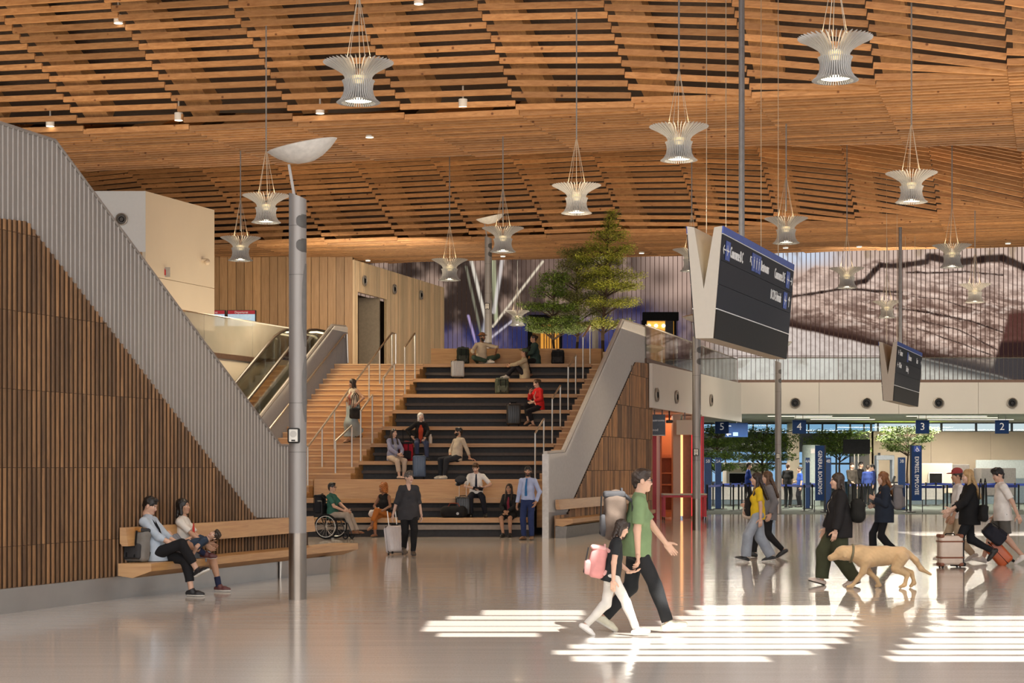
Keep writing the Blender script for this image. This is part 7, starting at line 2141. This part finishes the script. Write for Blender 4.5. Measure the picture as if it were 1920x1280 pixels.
for tx, pxc, w_px, icon, lb in (('GENERAL BOARDING', 1537, 17, False, 'tall navy banner stand reading GENERAL BOARDING'), ('EXPRESS, EMPLOYEE', 1718.5, 19, True, 'tall navy banner stand reading EXPRESS, EMPLOYEE')):
    d = 70.0; w = w_px * d / FOC
    t = thing('banner_stand', lb, 'sign', (GX(pxc, d), d, 0.002))
    MB().box((0, 0, 1.53), (w, 0.06, 2.14)).build('panel', TB_, t)
    sd = w / 2 + 0.03 if not icon else -w / 2 - 0.03
    MB().box((sd, 0, 1.32), (0.06, 0.07, 2.6)).build('post', BLACK, t)
    MB().box((sd, 0, 0.02), (0.30, 0.40, 0.04)).build('foot', BLACK, t)
    MB().box((-sd, 0, 0.24), (0.03, 0.04, 0.48)).build('post', BLACK, t)
    lt = MB(); text_mesh(tx, 0.22, frame((0.0, -0.033, 1.55 - (0.12 if icon else 0)), (0, 0, -1), (1, 0, 0)), mb=lt, xs=0.80 if not icon else 0.76); lt.build('lettering', LETW, t)
    if icon:
        MB().box((0.02, -0.032, 2.47), (0.26, 0.01, 0.22)).build('icon_square', SIGNB, t)
        ic = MB(); c = Vector((0.02, -0.040, 2.45))
        ic.tube([c + Vector((0.055 * math.cos(a), 0, -0.02 + 0.055 * math.sin(a))) for a in [2 * PI * i / 14 for i in range(14)]], 0.010, 5, closed=True)
        ic.tube([c + Vector((-0.01, 0, 0.06)), c + Vector((-0.005, 0, 0.0)), c + Vector((0.05, 0, 0.0)), c + Vector((0.075, 0, -0.06))], 0.010, 5); ic.sphere(c + Vector((-0.012, 0, 0.082)), 0.018, 8)
        ic.build('icon', LETW, t)
# queue posts and belts
def post(px, by, nxt=None, lb=None, grp='queue posts'):
    d = EYE * FOC / (by - HORIZ); v = Vector((GX(px, d), d, 0.002))
    t = thing('queue_post', lb, 'queue post', v, 0, grp)
    MB().lathe([(0.0, 0), (0.17, 0.0), (0.17, 0.015), (0.05, 0.03), (0.032, 0.05), (0.032, 0.92), (0.040, 0.93), (0.040, 1.06), (0.0, 1.065)], 14, cap=False).build('pole', BLACK, t, smooth=True)
    if nxt is not None:
        d2 = EYE * FOC / (nxt[1] - HORIZ); q = Vector((GX(nxt[0], d2), d2, 0.002)) - v
        MB().bar((0.045, 0, 0.985), (q.x - 0.05, q.y, 0.985), 0.008, 0.085 if px < 1700 else 0.10).build('belt', BELT, t)
    return t
rows = [([(1326, 957), (1356, 954), (1375, 957), (1385, 956), (1397, 954), (1434, 956), (1474, 953), (1508, 958), (1523, 956), (1546, 960)], 'black post of the front queue row left of the general boarding banner'),
        ([(1337, 949), (1370, 949), (1391, 947), (1407, 950), (1451, 948), (1482, 949), (1496, 949), (1519, 948), (1556, 948)], 'black post of the rear queue row left of the general boarding banner'),
        ([(1591, 953), (1598, 952), (1604, 954), (1610, 952), (1616, 955), (1622, 953), (1628, 952), (1634, 951)], 'black post in the tight row below the black screen'),
        ([(1700, 960), (1706, 959), (1769, 960), (1776, 959), (1843, 957), (1910, 957)], 'black post of the front queue row right of the express banner'),
        ([(1689, 949), (1736, 948), (1755, 947), (1787, 949), (1848, 950), (1868, 947), (1903, 950), (1935, 950)], 'black post of the rear queue row right of the express banner')]
for row, lb in rows:
    for i, (px, by) in enumerate(row):
        post(px, by, row[i + 1] if i + 1 < len(row) else None, lb, lb.replace('black post', 'queue posts'))
# counters, scanners, screens
def boxthing(nm, lb, cat, px0, px1, d, z0, z1, dep, m, trimm=None):
    a, b = GX(px0, d), GX(px1, d)
    t = thing(nm, lb, cat, ((a + b) / 2, d, 0.002))
    MB().rbox((0, dep / 2, (z0 + z1) / 2), (b - a, dep, z1 - z0), 0.03, 2).build('body', m, t)
    if z0 > 0.05: MB().box((0, dep / 2, z0 / 2), ((b - a) * 0.9, dep * 0.85, z0)).build('plinth', mat('plinth blue grey', (0.20, 0.26, 0.30), 0.5), t)
    return t, b - a
boxthing('counter', 'long low white counter behind the left queue posts', 'counter', 1318, 1425, 85, 0.22, 0.92, 0.8, TW)
boxthing('counter', 'low white counter between the second column and the general boarding banner', 'counter', 1462, 1528, 85, 0.22, 0.92, 0.8, TW)
boxthing('counter', 'low white counter behind the express banner', 'counter', 1690, 1768, 85, 0.22, 0.92, 0.8, TW)
def scanner(lb, px0, px1, d, top):
    t, w = boxthing('baggage_scanner', lb, 'scanner', px0, px1, d, 0.5, top, 1.6, CREAM)
    c = -w * 0.22 if px0 < 1500 else -w * 0.05
    MB().box((c, -0.01, 1.18), (w * 0.42, 0.06, 0.56)).build('tunnel', BLACKM, t)
    e = MB()
    for x_, z_, sx, sz in ((c, 1.48, w * 0.44, 0.05), (c - w * 0.22, 1.18, 0.05, 0.62), (c + w * 0.22, 1.18, 0.05, 0.62)): e.box((x_, -0.03, z_), (sx, 0.06, sz))
    e.build('tunnel_frame', WHITEP, t)
    MB().box((c, -0.35, 0.86), (w * 0.5, 0.7, 0.06)).build('roller_bed', STEEL, t)
    return t
scanner('cream baggage scanner behind the officer in blue shirt', 1362, 1436, 88.0, 1.98)
scanner('cream baggage scanner right of the express banner', 1728, 1786, 87.0, 1.95)
t = thing('display_screen', 'black display screen on two poles above the group of travellers', 'screen', (GX(1606, 84), 84, 0.002))
MB().box((0, 0, 2.72), (GX(1631, 84) - GX(1581, 84), 0.10, 0.68)).build('panel', BLACKM, t)
for sx in (-0.09, 0.09): MB().tube([(sx, 0.05, 0), (sx, 0.05, 2.6)], 0.035).build('pole', STEELR, t)
MB().box((0, 0.05, 0.02), (0.8, 0.5, 0.04)).build('foot', BLACK, t)
t = thing('metal_detector', 'grey walk-through metal detector frame at the checkpoint', 'detector', (GX(1658, 83), 83, 0.002))
for sx in (-0.36, 0.36): MB().rbox((sx, 0, 1.05), (0.10, 0.55, 2.1), 0.02, 2).build('side_panel', mat('detector grey', (0.33, 0.36, 0.40), 0.5), t)
MB().rbox((0, 0, 2.2), (0.84, 0.5, 0.22), 0.02, 2).build('cross_head', MATS['detector grey'], t)
MB().box((-0.28, -0.2, 2.36), (0.10, 0.1, 0.12)).build('sensor', BLACK, t)
t = thing('podium', 'dark desk with a monitor beside the lane 3B pillar', 'desk', (GX(1683, 82), 82, 0.002))
MB().box((0, 0.2, 0.5), (0.75, 0.5, 1.0)).build('body', TW, t); MB().box((0, 0.2, 1.06), (0.8, 0.55, 0.06)).build('top', BLACK, t); MB().box((-0.15, 0.1, 1.22), (0.10, 0.05, 0.28), M=Matrix.Rotation(0.3, 3, 'Y')).build('monitor', BLACK, t)
boxthing('tray_rack', 'dark equipment racks behind the blond woman at the checkpoint', 'rack', 1786, 1818, 87, 0.3, 1.9, 1.2, mat('rack grey', (0.16, 0.14, 0.13), 0.6))
boxthing('screening_machine', 'grey screening machine behind the boy in white tee', 'machine', 1840, 1905, 86, 0.4, 1.72, 1.4, mat('machine grey', (0.22, 0.20, 0.19), 0.5))
boxthing('partition_panel', 'pale translucent partition behind the blond woman and the boy', 'partition', 1830, 1925, 88.6, 1.2, 2.12, 0.1, mat('partition pale', (0.52, 0.58, 0.58), 0.4))
t = thing('body_scanner', 'grey green body scanner tower left of the general boarding banner', 'scanner', (GX(1521, 83), 83, 0.002))
MB().lathe([(0.0, 0), (0.42, 0.0), (0.42, 2.7), (0.38, 2.78), (0.0, 2.78)], 20, cap=False).build('tower', mat('scanner green grey', (0.30, 0.36, 0.34), 0.4), t, smooth=True)
MB().box((0.0, -0.43, 2.5), (0.18, 0.05, 0.22)).build('sensor', TW, t)
# ceiling light lines above the checkpoint
for i, (px0, px1, d) in enumerate(((1440, 1560, 76), (1490, 1630, 78.5), (1520, 1640, 81), (1700, 1850, 76), (1720, 1870, 78.5), (1740, 1900, 81.5))):
    a, b = GX(px0, d), GX(px1, d)
    t = thing('light_line', ('long warm light line in the low checkpoint ceiling, ' + ('nearest row left', 'second row left', 'third row left', 'nearest row right', 'second row right', 'third row right')[i]), 'ceiling light', ((a + b) / 2, d, 3.915), 0, 'checkpoint light lines')
    MB().box((0, 0, 0), (b - a, 0.10, 0.02)).build('lens', emission('line lens', (1.0, 0.86, 0.68), 2.6), t); MB().box((0, 0, 0.012), (b - a + 0.06, 0.16, 0.012)).build('frame', WHITEP, t)
# overhead direction sign and trees beyond
t = thing('direction_sign', 'dark overhead direction sign with white arrows between the 5 sign and the second column', 'sign', P(1381, 806, 80))
MB().box((0, 0, 0), (1.0, 0.08, 0.62)).build('board', TB_, t)
for z in (0.18, -0.18):
    lt = MB(); lt.bar((-0.45, -0.05, z), (-0.25, -0.05, z), 0.02, 0.03); lt.bar((-0.45, -0.05, z), (-0.37, -0.05, z + 0.08), 0.02, 0.03); lt.bar((-0.45, -0.05, z), (-0.37, -0.05, z - 0.08), 0.02, 0.03)
    lt.build('arrow', LETW, t)
MB().box((-0.05, -0.045, -0.18), (0.22, 0.02, 0.16)).build('icon_square', mat('sign light blue', (0.25, 0.45, 0.8), 0.5), t); MB().tube([(0, 0, 0.3), (0, 0, 0.6)], 0.02).build('hanger', RODM, t)
for px, d, H_, tr_, lb, rs, n in ((1345, 84, 3.4, [(1.75, 0.9, 0.3, 0), (2.3, 1.1, 0.35, 0), (2.9, 1.1, 0.4, 0), (3.4, 0.9, 0.4, 0)], 'potted tree behind the 5A pillar at the checkpoint', 11, 3500), (1430, 86, 3.55, [(1.7, 0.9, 0.3, -0.3), (2.25, 1.5, 0.35, -0.1), (2.7, 1.8, 0.4, -0.3), (3.1, 1.6, 0.4, -0.2), (3.4, 1.0, 0.3, 0)], 'broad tree beside the second column at the checkpoint', 12, 5500),
                                  (1575, 87, 3.55, [(2.5, 1.3, 0.35, 0), (2.95, 1.6, 0.4, 0), (3.35, 1.2, 0.3, 0)], 'tree behind the black display screen', 13, 3200), (1702, 86, 3.75, [(2.65, 1.0, 0.3, -0.3), (3.1, 1.35, 0.3, 0), (3.5, 1.3, 0.3, 0)], 'slender tree between the detector and the express banner', 14, 2800)):
    tree(lb, (GX(px, d), d, 0.002), H_, tr_, int(n * 1.8), LD, rs, 0.085, 0.075, 'checkpoint trees')
# ---------------------------------------------------------------- departures screens
t = thing('departure_board', 'pair of flight departure screens on the wooden wall at left', 'screen', P(427, 597, 67.6))
for i, sx in enumerate((-0.62, 0.52)):
    f = MB().box((sx, 0, 0), (1.1, 0.10, 0.62)).build('screen_frame', BLACK, t)
    MB().box((sx, -0.055, -0.06), (1.02, 0.01, 0.44)).build('display', mat('board blue', (0.30, 0.42, 0.50), 0.4, emit=(0.45, 0.65, 0.8), estr=0.6), f)
    MB().box((sx, -0.055, 0.23), (1.02, 0.01, 0.13)).build('header', mat('board red', (0.25, 0.02, 0.03), 0.4, emit=(0.5, 0.02, 0.03), estr=0.4), f)
    lt = MB(); text_mesh('Departures', 0.12, frame((sx, -0.062, 0.23), (1, 0, 0), (0, 0, 1)), mb=lt, xs=0.9)
    for k in range(7): lt.box((sx - 0.05, -0.062, 0.11 - 0.055 * k), (0.85, 0.004, 0.012))
    lt.build('lettering', LETW, f)
# ================================================================ LIGHT AND CAMERA
# roof with louvred skylights over the near part of the hall
SUN = Vector((-0.25, 0.60, -0.76)).normalized()
ROOFZ = 12.6
# sun slots: louvre rows over the floor rows where the sun falls (row of the picture -> spans)
ROWS = [(1139, [(1310, 1585)]), (1148, [(905, 1095), (1290, 1600)]), (1158, [(840, 1090), (1268, 1608), (1800, 2080)]), (1168.5, [(802, 1085), (1240, 1608), (1765, 2100)]), (1179, [(795, 1060), (1200, 1600), (1745, 2100)]),
        (1190, [(822, 1010), (1150, 1592), (1722, 2100)]), (1201, [(1105, 1580), (1705, 2100)]), (1212, [(1070, 1555), (1690, 2080)]), (1223, [(1040, 1520), (1676, 2050)]), (1235, [(1075, 1440), (1668, 2000)])]
UP = -SUN * (ROOFZ / -SUN.z)
open_rows = []
for i, (py, spans) in enumerate(ROWS):
    hh = 4.5 + 0.9 * math.sin(i * 2.3)
    ya = floor_at(960, py + hh).y + UP.y; yb = floor_at(960, py - hh).y + UP.y
    dm_ = floor_at(960, py).y
    open_rows.append((ya, yb, [(GX(p0, dm_) + UP.x, GX(p1, dm_) + UP.x) for p0, p1 in spans]))
open_rows.sort()
rf = MB()
def rfb(x0, x1, y0, y1):
    if x1 > x0 and y1 > y0: rf.box(((x0 + x1) / 2, (y0 + y1) / 2, ROOFZ + 0.01), (x1 - x0, y1 - y0, 0.02))
y = -24.0
for ya, yb, gaps in open_rows:
    rfb(-46, 52, y, ya)
    x = -46.0
    for g0, g1 in gaps: rfb(x, g0, ya, yb); x = g1
    rfb(x, 52, ya, yb); y = yb
rfb(-46, 52, y, 24.6)
structure(rf.build('ceiling_near', mat('near roof boards', (0.40, 0.24, 0.11), 0.6), recalc=False))
sun = bpy.data.lights.new('sun', 'SUN'); sun.energy = 17.0; sun.angle = 0.006; sun.color = (1.0, 0.95, 0.86)
so_ = bpy.data.objects.new('sun', sun); COL.objects.link(so_); so_.rotation_euler = SUN.to_track_quat('-Z', 'Y').to_euler()
# daylight through the glazed sides of the hall
wd = bpy.data.worlds.new('sky'); SC.world = wd; wd.use_nodes = True
bg_ = wd.node_tree.nodes['Background']; bg_.inputs['Color'].default_value = (0.86, 0.93, 1.0, 1); bg_.inputs['Strength'].default_value = 0.9
def area(name, loc, rot, size, energy, col):
    l = bpy.data.lights.new(name, 'AREA'); l.shape = 'RECTANGLE'; l.size = size[0]; l.size_y = size[1]; l.energy = energy; l.color = col
    o = bpy.data.objects.new(name, l); COL.objects.link(o); o.location = loc; o.rotation_euler = rot
    return o
# unseen uplight fills added along the hall to wash the timber ceiling
for x_, y_, e_ in ((-12, 36, 560), (0, 34, 500), (12, 34, 560), (-8, 54, 430), (3, 56, 400), (15, 56, 480)):
    area('uplight_fill', (x_, y_, 5.8), (PI, 0, 0), (9, 9), e_, (1.0, 0.80, 0.56))
# unseen fill added behind the viewer, soft light on front-facing surfaces
area('front_fill', (0, -20, 6.5), (-PI / 2, 0, 0), (60, 11), 6200, (0.98, 0.97, 0.95)).rotation_euler = (PI / 2, 0, 0)
area('well_fill', (-6.6, 49.2, 7.0), (0, -0.5, 0), (1.2, 4), 300, (1.0, 0.82, 0.55))  # added fill that brightens the escalator well
for x_, y_, e_ in ((-5, 62, 430), (4, 68, 420), (14, 64, 420), (24, 64, 380)):
    area('upper_hall_fill', (x_, y_, 9.2), (0.5, 0, 0), (5, 2), e_, (1.0, 0.86, 0.66))  # unseen fill added above the mezzanine to brighten its walls
# skylights over the near hall: soft daylight from above
for x_, y_ in ((-10, 14), (0, 8), (10, 14), (-6, -4), (8, -4), (18, 20)):
    area('skylight_daylight', (x_, y_, 12.4), (0, 0, 0), (7, 7), 700, (0.95, 0.97, 1.0))
# lower hall lighting under the mezzanine and at the checkpoint
for x_, y_, e_ in ((16, 78, 1000), (26, 79, 1000), (9, 78, 700), (10, 90, 500), (20, 86, 700), (4, 63, 70), (5.2, 61.9, 40)):
    area('soffit_light', (x_, y_, 3.5 if y_ < 70 else 3.85), (0, 0, 0), (6, 1.2), e_, (1.0, 0.9, 0.75))

cam = bpy.data.cameras.new('camera'); co = bpy.data.objects.new('camera', cam); COL.objects.link(co)
co.location = (0, 0, EYE); co.rotation_euler = (PI / 2, 0, 0)
cam.sensor_fit = 'HORIZONTAL'; cam.sensor_width = 36.0; cam.lens = FOC / 1920.0 * 36.0
cam.shift_y = (HORIZ - 640.0) / 1920.0
cam.clip_start = 0.1; cam.clip_end = 400
SC.camera = co
SC.view_settings.view_transform = 'Standard'; SC.view_settings.look = 'None'
SC.view_settings.exposure = 0.0; SC.view_settings.gamma = 1.0
SC.view_settings.use_curve_mapping = False
SC.cycles.use_denoising = True
SC.cycles.max_bounces = 7; SC.cycles.diffuse_bounces = 4; SC.cycles.glossy_bounces = 4; SC.cycles.transparent_max_bounces = 12
SC.cycles.sample_clamp_indirect = 4.0
SC.cycles.caustics_reflective = False; SC.cycles.caustics_refractive = False
